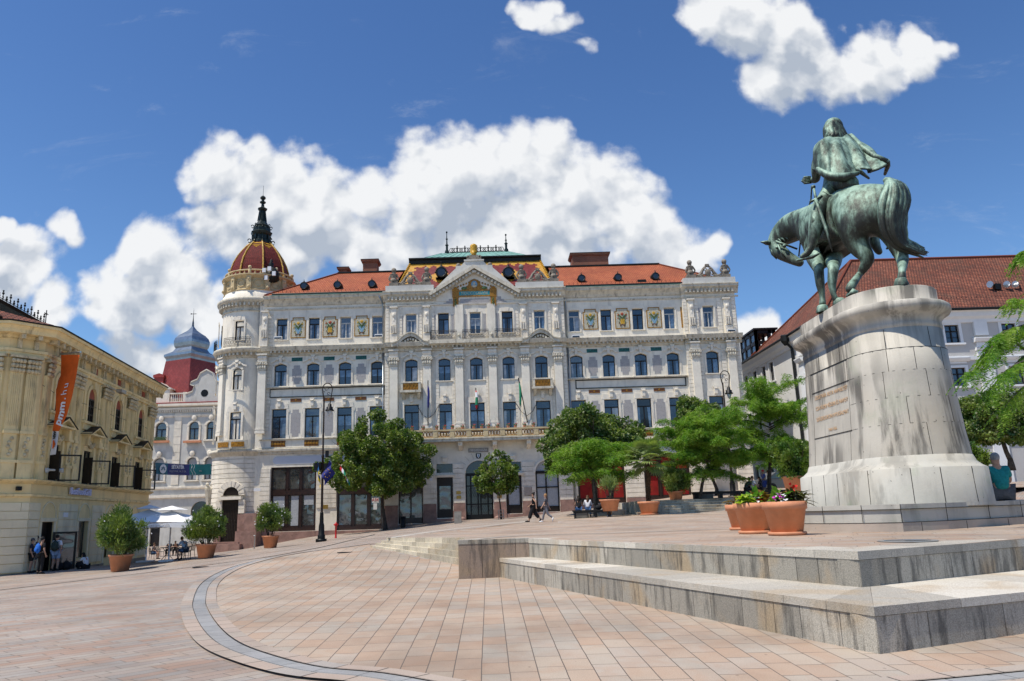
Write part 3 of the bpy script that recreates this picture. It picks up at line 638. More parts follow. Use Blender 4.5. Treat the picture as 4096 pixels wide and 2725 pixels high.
m=MB(); Y=50.2
while Y<69.4:
    za=HU(9.6,Y); m.add([(9.3,Y,.5),(9.62,Y,.5),(9.62,Y+1.18,.5),(9.3,Y+1.18,.5),(9.3,Y,za+.01),(9.62,Y,za+.01),(9.62,Y+1.18,za+.01),(9.3,Y+1.18,za+.01)],[(0,3,2,1),(4,5,6,7),(0,1,5,4),(1,2,6,5),(2,3,7,6),(3,0,4,7)]); Y+=1.2
m.build('side_wall','step_grey',us)
# ================================================================== the county hall
H=thing('county_hall',(-1.4,70,1.2),'long white baroque county hall with orange roof, gold mosaics and a red domed corner tower','building')
def addc(lst,mb): lst.append(mb)
def keystone(m,x,z,w=.3,h=.5,y=0,out=.16):
    m.prism([(x-w*.38,z),(x+w*.38,z),(x+w*.5,z+h*.8),(x+w*.62,z+h*.82),(x+w*.62,z+h),(x-w*.62,z+h),(x-w*.62,z+h*.82),(x-w*.5,z+h*.8)],y-out,y)
    m.tube([(x-w*.4,y-out,z+h*.72),(x+w*.4,y-out,z+h*.72)],.06,8); m.tube([(x-w*.3,y-out*.8,z+.05),(x+w*.3,y-out*.8,z+.05)],.04,6)
def mkwin(w,h,tr,rise,frame,glass,kind):
    f=MB(); b=.06; hw=w/2; top=h-rise
    f.box(-hw,-hw+b,-.03,.03,0,top if rise else h); f.box(hw-b,hw,-.03,.03,0,top if rise else h); f.box(-hw+b,hw-b,-.03,.03,0,b)
    if rise:
        rr=(hw*hw+rise*rise)/(2*rise); cz=h-rr; n=10; a0=math.asin(hw/rr); P=[]
        for s in(1,0):
            q=[((rr-b*s)*math.sin(-a0+2*a0*i/n),cz+(rr-b*s)*math.cos(-a0+2*a0*i/n)) for i in range(n+1)]
            P.append(q)
        for i in range(n): f.prism([P[0][i],P[0][i+1],P[1][i+1],P[1][i]],-.03,.03)
    else: f.box(-hw+b,hw-b,-.03,.03,h-b,h)
    zt=h*tr; f.box(-hw+b,hw-b,-.05,.03,zt-.05,zt+.05); f.box(-.045,.045,-.04,.03,b,zt-.05)
    p=MB()
    if rise:
        p.poly([(-hw,.02,0),(hw,.02,0)]+[((rr)*math.sin(a0-2*a0*i/n),.02,cz+rr*math.cos(a0-2*a0*i/n)) for i in range(n+1)])
    else: p.quad((-hw,.02,0),(hw,.02,0),(hw,.02,h),(-hw,.02,h))
    s=MB(); j=.2; y=-.25   # the window sits .25 behind the wall face
    if kind=='second':
        for sg in(-1,1): s.box(min(sg*(hw+.01),sg*(hw+j)),max(sg*(hw+.01),sg*(hw+j)),y-.05,y,0,h+.02)
        for sg in(-1,1):
            for zz in(0,h-.32): s.box(min(sg*(hw+j),sg*(hw+j+.1)),max(sg*(hw+j),sg*(hw+j+.1)),y-.048,y,zz,zz+.3)
        s.prism([(-hw-j,h+.025),(hw+j,h+.025),(hw+j-.1,h+.5),(-hw-j+.1,h+.5)],y-.06,y); keystone(s,0,h+.2,.34,.72,y-.06,.16)
        s.box(-hw-.3,hw+.3,y-.12,y,-.09,-.005)
    elif kind=='third':
        for sg in(-1,1): s.box(min(sg*(hw+.01),sg*(hw+.18)),max(sg*(hw+.01),sg*(hw+.18)),y-.05,y,0,h-rise)
        for i in range(n):
            a=-a0+2*a0*i/n; c=-a0+2*a0*(i+1)/n
            s.prism([((rr+e)*math.sin(t),cz+(rr+e)*math.cos(t)) for e,t in((.02,a),(.02,c),(.2,c),(.2,a))],y-.06,y)
        q=[(-.95,h+.12),(-.62,h+.2),(-.36,h+.42),(0,h+.52),(.36,h+.42),(.62,h+.2),(.95,h+.12)]
        for i in range(6):
            (xa,za),(xb,zb)=q[i],q[i+1]; s.prism([(xa,za),(xb,zb),(xb,zb+.14),(xa,za+.14)],y-.1,y)
        for sg in(-1,1): s.tube([(sg*.27,y-.16,h+.48),(sg*.27,y,h+.48)],.13,10)
        keystone(s,0,h+.05,.3,.72,y-.04,.14); s.box(-hw-.25,hw+.25,y-.1,y,-.08,-.005)
    elif kind=='top':
        for sg in(-1,1): s.box(min(sg*(hw+.01),sg*(hw+.16)),max(sg*(hw+.01),sg*(hw+.16)),y-.04,y,0,h+.02)
        s.prism([(-hw-.16,h+.025),(hw+.16,h+.025),(hw+.05,h+.34),(-hw-.05,h+.34)],y-.05,y); s.prism([(-.13,h+.03),(.13,h+.03),(.18,h+.4),(-.18,h+.4)],y-.09,y-.052)
        s.box(-hw-.18,hw+.18,y-.09,y,-.07,-.005)
    return f.mesh('window',frame),p.mesh('pane',glass),(s.mesh('surround','plaster_trim') if s.v else None)
WC={}
def win(parent,kind,x,y,z,w,h,tr=.7,rise=0,frame='window_dark',glass='glass_blue',rz=0):
    k=(kind,w,h,tr,rise,frame,glass)
    if k not in WC: WC[k]=mkwin(w,h,tr,rise,frame,glass,kind)
    f,p,s=WC[k]; pl=_WM[parent.name].inverted()@Vector((x,y,z))
    o=link('window',f,parent,pl,rz); link('pane',p,o,(0,0,0))
    if s: link('surround',s,o,(0,0,0))
    rc=random.Random(int(x*31+z*7)); md_=rc.choice((0,1,2,3,3,4)); zz=h*tr-.06
    if md_ and not kind=='x':
        m=MB(); a=w/2-.07
        if md_ in(1,3): m.quad((-a,.012,.07),(-a*rc.uniform(.45,.7),.012,.07),(-a*rc.uniform(.45,.7),.012,zz),(-a,.012,zz)); m.quad((a*rc.uniform(.4,.7),.012,.07),(a,.012,.07),(a,.012,zz),(a*rc.uniform(.5,.7),.012,zz))
        if md_==2: m.quad((.06,.012,.07),(a,.012,.07),(a,.012,zz),(.06,.012,zz))
        if md_==4: m.quad((-a,.012,zz*.55),(a,.012,zz*.55),(a,.012,zz),(-a,.012,zz))
        link('curtain',m.mesh('curtain',rc.choice(('curtain_blue','curtain_grey'))),o,(0,0,0))
    return o
LX=[-19.48,-16.47,-13.53,-10.55]; RX=[7.9,10.9,13.88,16.87]; CX_=[-7.35,-4.33,-1.37,1.62,4.62]
PX=20.46; YF=70.; YC=69.6; D=.25
body=MB(); trim=MB(); corn=MB()
def holes2(xs): return [(x-.66,x+.66,8.95,11.63) for x in xs]
def holes3(xs): return [(x-.57,x+.57,13.75,15.83,.2) for x in xs]
def holest(xs): return [(x-.5,x+.5,18.13,20.15) for x in xs]
def section(x0,x1,xs,y,gf): 
    wallgrid(body,x0,x1,-1,22.2,holes2(xs)+holes3(xs)+holest(xs)+gf,y,D)
glist=[(-20.04,-15.95,.75,6.37),(-14.09,-10.03,.7,6.3)]
section(-21.6,-9.75,LX,YF,glist)
gR=[(7.45,11.7,2.35,6.45),(13.45,17.55,2.45,6.45)]
section(6.95,18.1,RX,YF,gR)
gC=[(-8.56,-6.39,1.1,6.2,1.08),(-5.15,-3.72,1.5,5.02),(-5.15,-3.72,5.42,6.22),(-2.6,-.16,1.2,6.42,1.22),(1.0,2.4,1.7,5.02),(1.0,2.4,5.42,6.22),(3.66,5.72,1.76,6.26,1.03)]
section(-9.75,6.95,CX_,YC,gC)
section(18.1,23.1,[PX],69.75,[(19.75,21.75,2.9,6.4)])
for x,ya,yb in((-9.75,YC,YF),(6.95,YC,YF),(18.1,69.75,YF)): body.quad((x,ya,-1),(x,yb,-1),(x,yb,22.2),(x,ya,22.2))
body.quad((23.1,69.75,-1),(23.1,92,-1),(23.1,92,22.2),(23.1,69.75,22.2)); body.box(-21.5,23.05,70.6,91,-1,22)
body.build('wall','plaster',H)
# windows
for i,x in enumerate(LX): win(H,'second',x,YF+D,8.95,1.32,2.68,.74,glass='glass_room' if i in(1,) else 'glass_blue'); win(H,'third',x,YF+D,13.75,1.14,2.08,.68,.2,glass='glass_dark' if i==3 else 'glass_blue'); win(H,'top',x,YF+D,18.13,1.,2.02,.72,0,'window_white' if i in(2,3) else 'window_dark',glass='glass_room' if i>=2 else 'glass_blue')
for i,x in enumerate(RX): win(H,'second',x,YF+D,8.95,1.32,2.68,.74,glass='glass_dark' if i==2 else 'glass_blue'); win(H,'third',x,YF+D,13.75,1.14,2.08,.68,.2,glass='glass_room' if i==0 else 'glass_blue'); win(H,'top',x,YF+D,18.13,1.,2.02,.72,0,'window_white' if i in(0,3) else 'window_dark')
for i,x in enumerate(CX_): win(H,'second',x,YC+D,8.95,1.32,2.68,.74); win(H,'third',x,YC+D,13.75,1.14,2.08,.68,.2); win(H,'top',x,YC+D,18.13,1.,2.02,.72,0,'window_white' if i in(0,2,4) else 'window_dark','glass_room' if i==0 else ('glass_dark' if i in(1,3) else 'glass_blue'))
win(H,'second',PX,69.75+D,8.95,1.32,2.68,.74); win(H,'third',PX,69.75+D,13.75,1.14,2.08,.68,.2); win(H,'top',PX,69.75+D,18.13,1.,2.02,.72,0,'window_white')
# grey tile panels, ceramics between the windows
def panel(w,h,nt=.14,notch=True):
    p=MB(); hw=w/2; q=[(-hw,0),(hw,0),(hw,h),(-hw,h)]
    if notch: q=[(-hw+nt,0),(hw-nt,0),(hw-nt,.3),(hw,.3),(hw,h-.3),(hw-nt,h-.3),(hw-nt,h),(-hw+nt,h),(-hw+nt,h-.3),(-hw,h-.3),(-hw,.3),(-hw+nt,.3)]
    return p.prism(q,-.012,0)
P2=panel(.86,2.45).mesh('tile_panel','grey_tile'); P3=panel(.86,1.75).mesh('tile_panel','grey_tile'); PN=panel(.27,1.75,0,False).mesh('tile_panel','grey_tile')
hl=lambda x,y,z: _WM[H.name].inverted()@Vector((x,y,z))
mids=[(a+b)/2 for xs in(LX,RX) for a,b in zip(xs[:-1],xs[1:])]
for x in mids: link('tile_panel',P2,H,hl(x,YF-.001,9.1)); link('tile_panel',P3,H,hl(x,YF-.001,13.9))
for x in CX_+[PX]:
    y=(69.75 if x==PX else YC)-.001
    for s in(-1,1): link('tile_panel',PN,H,hl(x+s*.88,y,18.25))
def rosette(w,h,n,lat=True):
    b=MB(); b.box(-w/2,w/2,-.02,0,0,h); g=MB()
    for k in range(n):
        x=-w/2+w*(k+.5)/n; g.ball((x,-.03,h/2),h*.26,10,6,(1,.35,1)); g.tube([(x,-.03,h*.12),(x,-.05,h*.88)],.018,5)
    for zz in(.03,h-.06): g.box(-w/2,w/2,-.04,-.021,zz,zz+.03)
    return b.mesh('ceramic_panel','brown_ceramic'),g.mesh('ceramic_relief','gold_deep')
RB=rosette(1.3,.55,5); RS=rosette(1.02,.32,1); TB=MB().box(-.5,.5,-.02,0,0,.35); 
for k in range(9): TB.tube([(-.45+.1*k,-.02,.05),(-.38+.1*k,-.03,.3)],.03,5)
TBm=TB.mesh('teal_frieze_panel','teal_tile')
for x in mids:
    o=link('ceramic_panel',RS[0],H,hl(x,YF-.001,12.25)); link('ceramic_relief',RS[1],o,(0,0,0)); link('teal_frieze_panel',TBm,H,hl(x,YF-.001,16.05))
for x in LX+RX: o=link('ceramic_panel',RB[0],H,hl(x,YF-.001,8.2)); link('ceramic_relief',RB[1],o,(0,0,0))
# the six flower mosaics of the top floor
def mosaic(kind):
    b=MB(); w,h=.70,1.0
    def q(s,t): return [(-w+t,s),(w-t,s),(w-t,2*h-s-.28),(w-t-.15,2*h-s-.28),(w-t-.15,2*h-s),(-w+t+.15,2*h-s),(-w+t+.15,2*h-s-.28),(-w+t,2*h-s-.28)]
    b.prism(q(0,0),-.03,0); f=MB().prism(q(.09,.09),-.04,-.031)
    dots=MB()
    for k in range(22): dots.ball((-w+.045,-.035,.08+k*.078),.022,6,4); dots.ball((w-.045,-.035,.08+k*.078),.022,6,4)
    for k in range(15): dots.ball((-w+.1+k*.086,-.035,.045),.022,6,4)
    gr=MB(); y=-.045
    for s in(-1,1):
        for k in range(7):
            a=.25+.2*k; gr.tube([(0,y,.75+.05*k),(s*.22*math.sin(a)*1.3,y,.95+.07*k),(s*.46*abs(math.sin(a+.4)),y,.7+.14*k)],[.03,.03,.012],5)
        for k in range(5): gr.ball((s*(.2+.05*(k%3)),y,.3+.16*k),.06,6,4,(1,.3,1.3))
    fl=MB(); fl.ball((0,y,1.42),.15,10,6,(1,.3,1)); 
    for s in(-1,1): fl.ball((s*.36,y,1.35),.09,8,5,(1,.3,1)); fl.ball((s*.42,y,1.0),.06,8,5,(1,.3,1)); fl.ball((s*.3,y,.52),.05,8,5,(1,.3,1))
    va=MB()
    if kind=='vase': va.prism([(-.09,.42),(.09,.42),(.13,.58),(.26,.8),(.28,.98),(-.28,.98),(-.26,.8),(-.13,.58)],-.06,-.041)
    else: va.prism([(-.17,.45),(.17,.45),(.2,.6),(.19,.85),(.1,.98),(-.1,.98),(-.19,.85),(-.2,.6)],-.07,-.041)
    ba=MB()
    for s in(-1,1): ba.tube([(s*.16+math.cos(t)*.08,-.05,.3+math.sin(t)*.08) for t in np.linspace(0,5,9)],.03,5)
    ba.box(-.2,.2,-.055,-.041,.36,.42)
    return b.mesh('mosaic_panel','gold_deep'),[('field',f.mesh('field','cream_ceramic')),('border_studs',dots.mesh('border_studs','gold')),('leaves',gr.mesh('leaves','leaf_ceramic')),('flowers',fl.mesh('flowers','gold' if kind=='vase' else 'red_ceramic')),('vase' if kind=='vase' else 'beehive',va.mesh('vase','blue_ceramic' if kind=='vase' else 'gold')),('base_scroll',ba.mesh('base_scroll','brown_ceramic'))]
MV=mosaic('vase'); MH=mosaic('hive')
for i,x in enumerate(mids):
    me,subs=MH if i%3==1 else MV; o=link('mosaic_panel',me,H,hl(x+.03,YF-.001,18.25))
    for n_,s_ in subs: link(n_,s_,o,(0,0,0))
m=MB()
for x in(-20.6,-9.95,7.2,18.0): m.box(x-.07,x+.07,YF-.02,YF,18.2,20.2).mark()
m.build_each('mosaic_border_strip','gold_deep',H)
# ---- cornices and bands
def band(x0,x1,y,mb=corn):
    mb.prof([(y,16.55),(y-.12,16.6),(y-.14,16.8),(y-.2,16.85),(y-.2,16.98),(y,16.98)],x0,x1)
    mb.prof([(y,16.981),(y-.5,16.981),(y-.55,17.1),(y-.62,17.24),(y-.66,17.36),(y-.6,17.38),(y,17.44)],x0,x1)
def modil(x0,x1,y,mb,st=.38):
    n=max(1,int((x1-x0)/st)); s=(x1-x0)/n
    for i in range(n): c=x0+s*(i+.5); mb.prism([(c-.075,16.80),(c+.075,16.80),(c+.08,16.975),(c-.08,16.975)],y-.48,y-.201).mark()
band(-21.2,-9.8,YF); band(7.0,18.0,YF); band(-9.8,7.0,YC); band(18.05,23.3,69.75)
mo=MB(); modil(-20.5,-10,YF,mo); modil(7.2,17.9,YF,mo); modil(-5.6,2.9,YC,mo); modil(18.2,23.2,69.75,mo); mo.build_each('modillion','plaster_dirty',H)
def topc(x0,x1,y):
    corn.prof([(y,20.98),(y-.08,21.0),(y-.1,21.12),(y,21.16)],x0,x1)
    corn.prof([(y,21.35),(y-.1,21.4),(y-.18,21.62),(y-.34,21.85),(y-.5,21.98),(y-.5,22.14),(y-.56,22.2),(y-.56,22.27),(y,22.3)],x0,x1)
topc(-21.2,-9.5,YF); topc(6.7,18.3,YF); topc(-9.95,-5.0,YC); topc(2.3,7.15,YC); topc(18.0,23.4,69.75)
for x0,x1,y in((-9.6,-5.2,YC),(2.5,6.9,YC),(18.3,23.1,69.75)):
    dn=MB(); n=int((x1-x0)/.36)
    for i in range(n): c=x0+.18+i*.36; dn.box(c-.09,c+.09,y-.4,y-.12,21.45,21.75).mark()
    dn.build_each('eaves_brackets','plaster_dirty',H)
for x0,x1,y in((-21.2,-9.7,YF),(6.9,18.05,YF)):  # long sunk frieze with dark moulded edge
    fr=MB(); fr.box(x0+.8,x1-.15,y-.06,y,12.68,12.76); fr.box(x0+.8,x1-.15,y-.06,y,13.44,13.52); fr.box(x0+.8,x0+.88,y-.06,y,12.76,13.44); fr.box(x1-.23,x1-.15,y-.06,y,12.76,13.44); fr.build('frieze_frame','roof_black',H)
    corn.prof([(y,13.525),(y-.22,13.53),(y-.26,13.62),(y,13.68)],x0,x1); corn.prof([(y,8.82),(y-.14,8.84),(y-.16,8.9),(y,8.93)],x0,x1)
    corn.prof([(y,7.5),(y-.12,7.55),(y-.16,7.75),(y-.3,7.8),(y-.32,7.98),(y,8.05)],x0,x1); corn.prof([(y,8.051),(y-.06,8.06),(y-.06,8.15),(y,8.16)],x0,x1)
corn.prof([(69.75,7.5),(69.63,7.55),(69.6,7.75),(69.45,7.8),(69.43,7.98),(69.75,8.05)],18.05,23.3)
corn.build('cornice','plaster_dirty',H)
# sign fields over the shops
lv=MB()
for x0,x1 in((-19.9,-10.2),(7.6,17.4)): lv.prism(arc(x0+.35,6.98,.35,90,270,8)+[(x1-.35,6.63)]+arc(x1-.35,6.98,.35,-90,90,8)[1:]+[(x1-.35,7.33)],YF-.03,YF).mark()
lv.build_each('sign_field','lavender_plaster',H)
# ---- quoins and rustication (courses stand proud of the wall)
def courses(mb,x0,x1,z0,z1,y,out,h=.42,g=.035,seed=0):
    n=max(1,round((z1-z0)/h)); hh=(z1-z0)/n
    for i in range(n): mb.box(x0,x1,y-out,y,z0+i*hh+g/2,z0+(i+1)*hh-g/2)
    mb.mark()
q=MB()
for x0,x1 in((-21.0,-20.1),(-15.9,-14.15),(-9.95,-9.76)): courses(q,x0,x1,2.7,6.3,YF,.08)
for x0,x1 in((7.0,7.4),(11.75,13.4)): courses(q,x0,x1,2.8,6.4,YF,.08)
for x0,x1 in((-9.7,-8.62),(-6.33,-5.22),(-3.66,-2.67),(-.09,.94),(2.46,3.6),(5.78,6.93)): courses(q,x0,x1,2.75,6.2,YC,.09)
for x0,x1 in((17.62,19.7),(21.8,23.13)): courses(q,x0,x1,2.9,6.6,69.75 if x0>18 else YF-.3,.09)
q.build_each('rusticated_courses','plaster_trim',H)
q=MB()
for x in(-9.6,6.78,-5.0,2.3): 
    courses(q,x-.17,x+.17,8.9,16.5,YC,.05,.34)
for pxc in(-2.95-.55,-2.95+.55,.12-.55,.12+.55,-5.9-.55,3.12+.55,-8.95+.5,6.15-.5): courses(q,pxc-.1,pxc+.1,9.3,15.2,YC,.045,.34)
for x in(18.3,19.35,21.5,22.85): courses(q,x-.2,x+.2,8.9,16.4,69.75,.06,.36); courses(q,x-.17,x+.17,17.5,20.9,69.75,.05,.34)
for x in(-9.55,-8.3,-6.45,-5.3,2.55,3.75,5.55,6.8): courses(q,x-.12,x+.12,17.5,20.9,YC,.05,.34)
courses(q,-20.9,-20.3,8.9,16.4,YF,.06,.36); courses(q,-20.9,-20.3,17.5,20.9,YF,.05,.36)
q.build_each('quoins','plaster_trim',H)
# pink granite socle
gs=MB()
for x0,x1,t in((-21.2,-20.1,2.55),(-15.92,-14.12,.72),(-20.04,-15.95,.72),(-14.09,-10.03,.66),(-10.0,-9.76,2.7)): gs.box(x0,x1,YF-.14,YF,-1,t).mark()
for x0,x1,t in((-9.74,-8.6,2.7),(-8.56,-6.39,1.05),(-6.35,-5.2,2.72),(-5.15,-3.72,1.42),(-3.68,-2.64,2.72),(-.12,.96,2.72),(1.0,2.4,1.66),(2.44,3.62,2.75),(3.66,5.72,1.72),(5.76,6.95,2.75)): gs.box(x0,x1,YC-.17,YC,-1,t).mark(); 
for x0,x1,t in((-9.78,-8.56,1.9),(-6.39,-5.16,2.),(-3.72,-2.6,2.1),(-.16,1.0,2.1),(2.4,3.66,2.2),(5.72,6.99,2.2)): gs.box(x0,x1,YC-.22,YC-.171,-1,t).mark()
for x0,x1,t in((7.0,7.42,2.75),(7.45,11.7,2.3),(11.73,13.42,2.75),(13.45,17.55,2.42),(17.6,18.05,2.85)): gs.box(x0,x1,YF-.14,YF,-1,t).mark()
for x0,x1 in((18.05,19.72),(21.78,23.15)): gs.box(x0,x1,69.6,69.75,-1,3.0).mark()
gs.build_each('granite_socle','granite_pink',H)
# ---- giant pilasters
cap=MB(); 
for dx in(-.34,-.12,.12,.34):
    cap.ball((dx,-.4,.62),.12,8,6,(1,.8,1.2)); cap.ball((dx*.9,-.38,.3),.11,8,6,(1,.7,1.6))
cap.box(-.38,.38,-.36,0,0,.72); cap.box(-.5,.5,-.46,0,.74,.84)
for s in(-1,1): cap.tube([(s*.42,-.47,.62),(s*.42,-.2,.62)],.13,8)
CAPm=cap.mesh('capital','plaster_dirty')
sh=MB(); sh.box(-.36,.36,-.3,0,.5,5.75); sh.box(-.44,.44,-.38,0,0,.2); sh.box(-.40,.40,-.34,0,.2,.32); sh.box(-.42,.42,-.36,0,.32,.42); sh.box(-.39,.39,-.33,0,.42,.5)
for k in range(7): pass
SHm=sh.mesh('pilaster','plaster')
ent=MB(); ent.box(-.42,.42,-.36,0,0,.14); ent.prof([(0,.14),(-.34,.14),(-.42,.3),(-.42,.45),(-.34,.58),(0,.58)],-.4,.4); ent.box(-.48,.48,-.5,0,.58,.72)
ENm=ent.mesh('impost_block','plaster_trim')
PIL=[(x,YC,9.4) for x in(-8.95,-5.9,-2.95,.12,3.12,6.15)]+[(18.85,69.75,9.4),(22.2,69.75,9.4),(-21.05,69.75,9.4)]
for x,y,z in PIL:
    o=link('pilaster',SHm,H,hl(x,y,z)); link('capital',CAPm,o,(0,0,5.76)); link('impost_block',ENm,o,(0,0,6.6))
# upper console strips
cs=MB(); cs.box(-.26,.26,-.16,0,0,3.3); cs.box(-.34,.34,-.3,0,0,.75); cs.box(-.2,.2,-.22,0,1.6,2.9); cs.box(-.36,.36,-.3,0,3.3,3.42)
for k in(-.2,0,.2): cs.tube([(k,-.36,1.5),(k,-.3,.85)],[.11,.09],8)
cs.ball((0,-.24,2.6),.14,8,6,(1,.6,1.5)); cs.ball((0,-.2,2.1),.1,8,6,(1,.6,2))
CSm=cs.mesh('console_strip','plaster_trim')
for x,y in((-8.95,YC),(-5.9,YC),(3.12,YC),(6.15,YC),(18.85,69.75),(22.2,69.75),(-21.0,69.8)): link('console_strip',CSm,H,hl(x,y,17.45))
m=MB()
for x in(-2.87,.12): m.box(x-.38,x+.38,YC-.14,YC,17.45,20.9).mark()
m.build_each('plain_strip','plaster',H)
# ---- shop fronts, doors
def shop(x0,x1,z0,z1,y,lay,mats=('shop_wood','glass_room'),zt=None,name='shop_front'):
    f=MB(); zt=zt or z0+(z1-z0)*.56; w=x1-x0; yy=y+.18; b=.12
    f.box(x0,x1,yy-.05,yy+.05,z0,z0+.35); f.box(x0,x1,yy-.06,yy+.05,z1-b,z1); f.box(x0,x1,yy-.09,yy+.05,zt,zt+.42)
    xs=[x0]+[x0+w*t for t in lay]+[x1]
    for i,x in enumerate(xs):
        a=x if i==0 else x-b; c=x+b if i<len(xs)-1 else x
        if 0<i<len(xs)-1: a,c=x-b*.8,x+b*.8
        f.box(a,c,yy-.07,yy+.05,z0+.35,zt); f.box(a,c,yy-.07,yy+.05,zt+.42,z1-b)
    for i in range(len(xs)-1):
        for za,zb in((z0+.35,zt),(zt+.42,z1-b)):
            a,c=xs[i]+b,xs[i+1]-b
            for g_ in((a,a+.07,za,zb),(c-.07,c,za,zb),(a,c,za,za+.12),(a,c,zb-.07,zb)): f.box(g_[0],g_[1],yy-.03,yy+.04,g_[2],g_[3])
    o=f.build(name,mats[0],H)
    p=MB()
    for i in range(len(xs)-1): p.quad((xs[i],yy+.03,z0),(xs[i+1],yy+.03,z0),(xs[i+1],yy+.03,z1),(xs[i],yy+.03,z1))
    p.build('pane',mats[1],o); return o
shop(-20.04,-15.95,.75,6.37,YF,(.36,.66)); s2=shop(-14.09,-10.03,.7,6.3,YF,(.35,.7)); shop(7.45,11.7,2.35,6.45,YF,(.36,.68),('shop_wood','red_blind')); shop(13.45,17.55,2.45,6.45,YF,(.34,.66),('shop_wood','red_blind'))
m=MB(); m.box(-19.8,-18.8,YF+.2,YF+.205,1.2,4.0); m.box(-18.2,-17.5,YF+.2,YF+.205,1.2,4.0); m.box(-17.05,-16.2,YF+.2,YF+.205,3.0,4.0); m.build('window_blind','curtain',H)
# white poster with red letters in the second shop door
m=MB(); m.box(-10.98,-10.36,YF+.08,YF+.1,3.0,3.42); m.box(-10.85,-10.52,YF+.08,YF+.1,2.4,2.95); po=m.build('door_poster','letter_white',H)
textobj('ÁSK',.36,(-10.67,YF+.07,3.24),FRONT,'hydrant_red',po,'poster_letters',.004)
for x0,x1,z0,z1,nm in((-5.15,-3.72,1.5,5.02,'side_door'),(1.0,2.4,1.7,5.02,'side_door')):
    m=MB(); yy=YC+.17; m.box(x0,x1,yy-.05,yy+.05,z0,z0+.75); m.box(x0,x1,yy-.05,yy+.05,z1-.75,z1); m.box(x0,x0+.22,yy-.05,yy+.05,z0+.75,z1-.75); m.box(x1-.22,x1,yy-.05,yy+.05,z0+.75,z1-.75)
    o=m.build(nm,'window_dark',H); MB().quad((x0,yy+.02,z0),(x1,yy+.02,z0),(x1,yy+.02,z1),(x0,yy+.02,z1)).build('pane','glass_room' if x0<0 else 'curtain',o)
    MB().quad((x0,yy+.02,5.42),(x1,yy+.02,5.42),(x1,yy+.02,6.22),(x0,yy+.02,6.22)).build('transom_pane','glass_dark',H)
    m=MB(); m.box(x0-.22,x1+.22,YC-.28,YC,5.14,5.24); m.prism([(x0-.1,5.02),(x1+.1,5.02),(x1+.22,5.139),(x0-.22,5.139)],YC-.2,YC); keystone(m,(x0+x1)/2,6.35,.5,.5,YC,.14); m.build('door_hood','plaster_trim',H)
def archwin(x0,x1,z0,z1,name,mat,glass,cols,rows,rise):
    yy=YC+.18; m=MB(); cx=(x0+x1)/2; hw=(x1-x0)/2
    m.box(x0,x0+.12,yy-.05,yy+.05,z0,z1-rise); m.box(x1-.12,x1,yy-.05,yy+.05,z0,z1-rise); m.box(x0,x1,yy-.05,yy+.05,z0,z0+.5); m.box(x0,x1,yy-.07,yy+.05,z1-rise-.12,z1-rise+.12)
    for c in cols: m.box(cx+c*hw-.06,cx+c*hw+.06,yy-.06,yy+.05,z0+.5,z1-rise-.12)
    for r in rows: m.box(x0,x1,yy-.05,yy+.04,r-.05,r+.05)
    o=m.build(name,mat,H); MB().quad((x0,yy+.03,z0),(x1,yy+.03,z0),(x1,yy+.03,z1),(x0,yy+.03,z1)).build('pane',glass,o)
    t=MB()
    for i in range(16):
        a,b=math.pi*i/16,math.pi*(i+1)/16
        t.prism([(cx+(hw+e)*math.cos(q_),z1-hw+(hw+e)*math.sin(q_)) for e,q_ in((.0,a),(.16,a),(.16,b),(.0,b))],YC-.1,YC)
    t.build('arch_moulding','plaster_trim',o); return o
archwin(-8.56,-6.39,1.1,6.2,'arched_shop_window','shop_wood','glass_room',(0,),(4.3,),1.08)
archwin(3.66,5.72,1.76,6.26,'arched_shop_window','window_dark','curtain',(-.1,),(3.9,),1.03)
g=archwin(-2.6,-.16,1.2,6.42,'entrance_gate','iron','glass_dark',(-.62,-.1,.1,.62),(2.6,4.2),1.22)
m=MB()
for k in range(14):
    for c in(-1.37,): m.tube([(c-1.15+.17*k,YC+.15,1.8),(c-1.15+.17*k+.35,YC+.15,2.5)],.012,4); m.tube([(c-1.15+.17*k,YC+.15,3.2),(c-.8+.17*k,YC+.15,4.1)],.012,4); m.tube([(c-.8+.17*k,YC+.15,3.2),(c-1.15+.17*k,YC+.15,4.1)],.012,4)
m.build('gate_grille','pole_green',g)
for s in(-1,1): MB().ball((-1.38+s*1.55,YC-.45,1.32),.3,12,6,(1,1,.8)).build('guard_stone','granite_pink',H,True)
# radiating voussoirs round the gate
m=MB()
for k in range(-4,5):
    if k==0: continue
    a=R(90+k*17.5); c,s_=math.cos(a),math.sin(a); m.tube([(-1.38+c*1.45,YC-.09,5.2+s_*1.45),(-1.38+c*2.1,YC-.09,5.2+s_*1.95)],.012,4)
m.build('voussoir_joints','plinth_grey',H)
# writing over the gate
m=MB(); m.box(-2.28,-.48,YC-.07,YC,7.15,7.52); sg=m.build('name_board','stone_grey',H); textobj('MEGYEHÁZA',.27,(-1.38,YC-.085,7.33),FRONT,'letter_white',sg,'board_letters',.006)
m=MB(); m.prism([(-1.6,7.05),(-1.16,7.05),(-1.14,6.8),(-1.2,6.66),(-1.38,6.55),(-1.56,6.66),(-1.62,6.8)],YC-.09,YC-.0); sg=m.build('coat_of_arms','roof_black',H)
MB().prism([(-1.5,7.0),(-1.26,7.0),(-1.25,6.8),(-1.38,6.62),(-1.51,6.8)],YC-.11,YC-.091).build('arms_field','letter_white',sg); MB().prism([(-1.43,6.72),(-1.33,6.72),(-1.33,6.95),(-1.43,6.95)],YC-.12,YC-.111).build('arms_tower','blue_ceramic',sg)
for x,z in((-3.22,3.65),(-3.2,3.25),(.4,3.2)): MB().box(x-.2,x+.2,YC-.12,YC-.09,z-.14,z+.14).build('brass_plaque','plaque_brass',H)
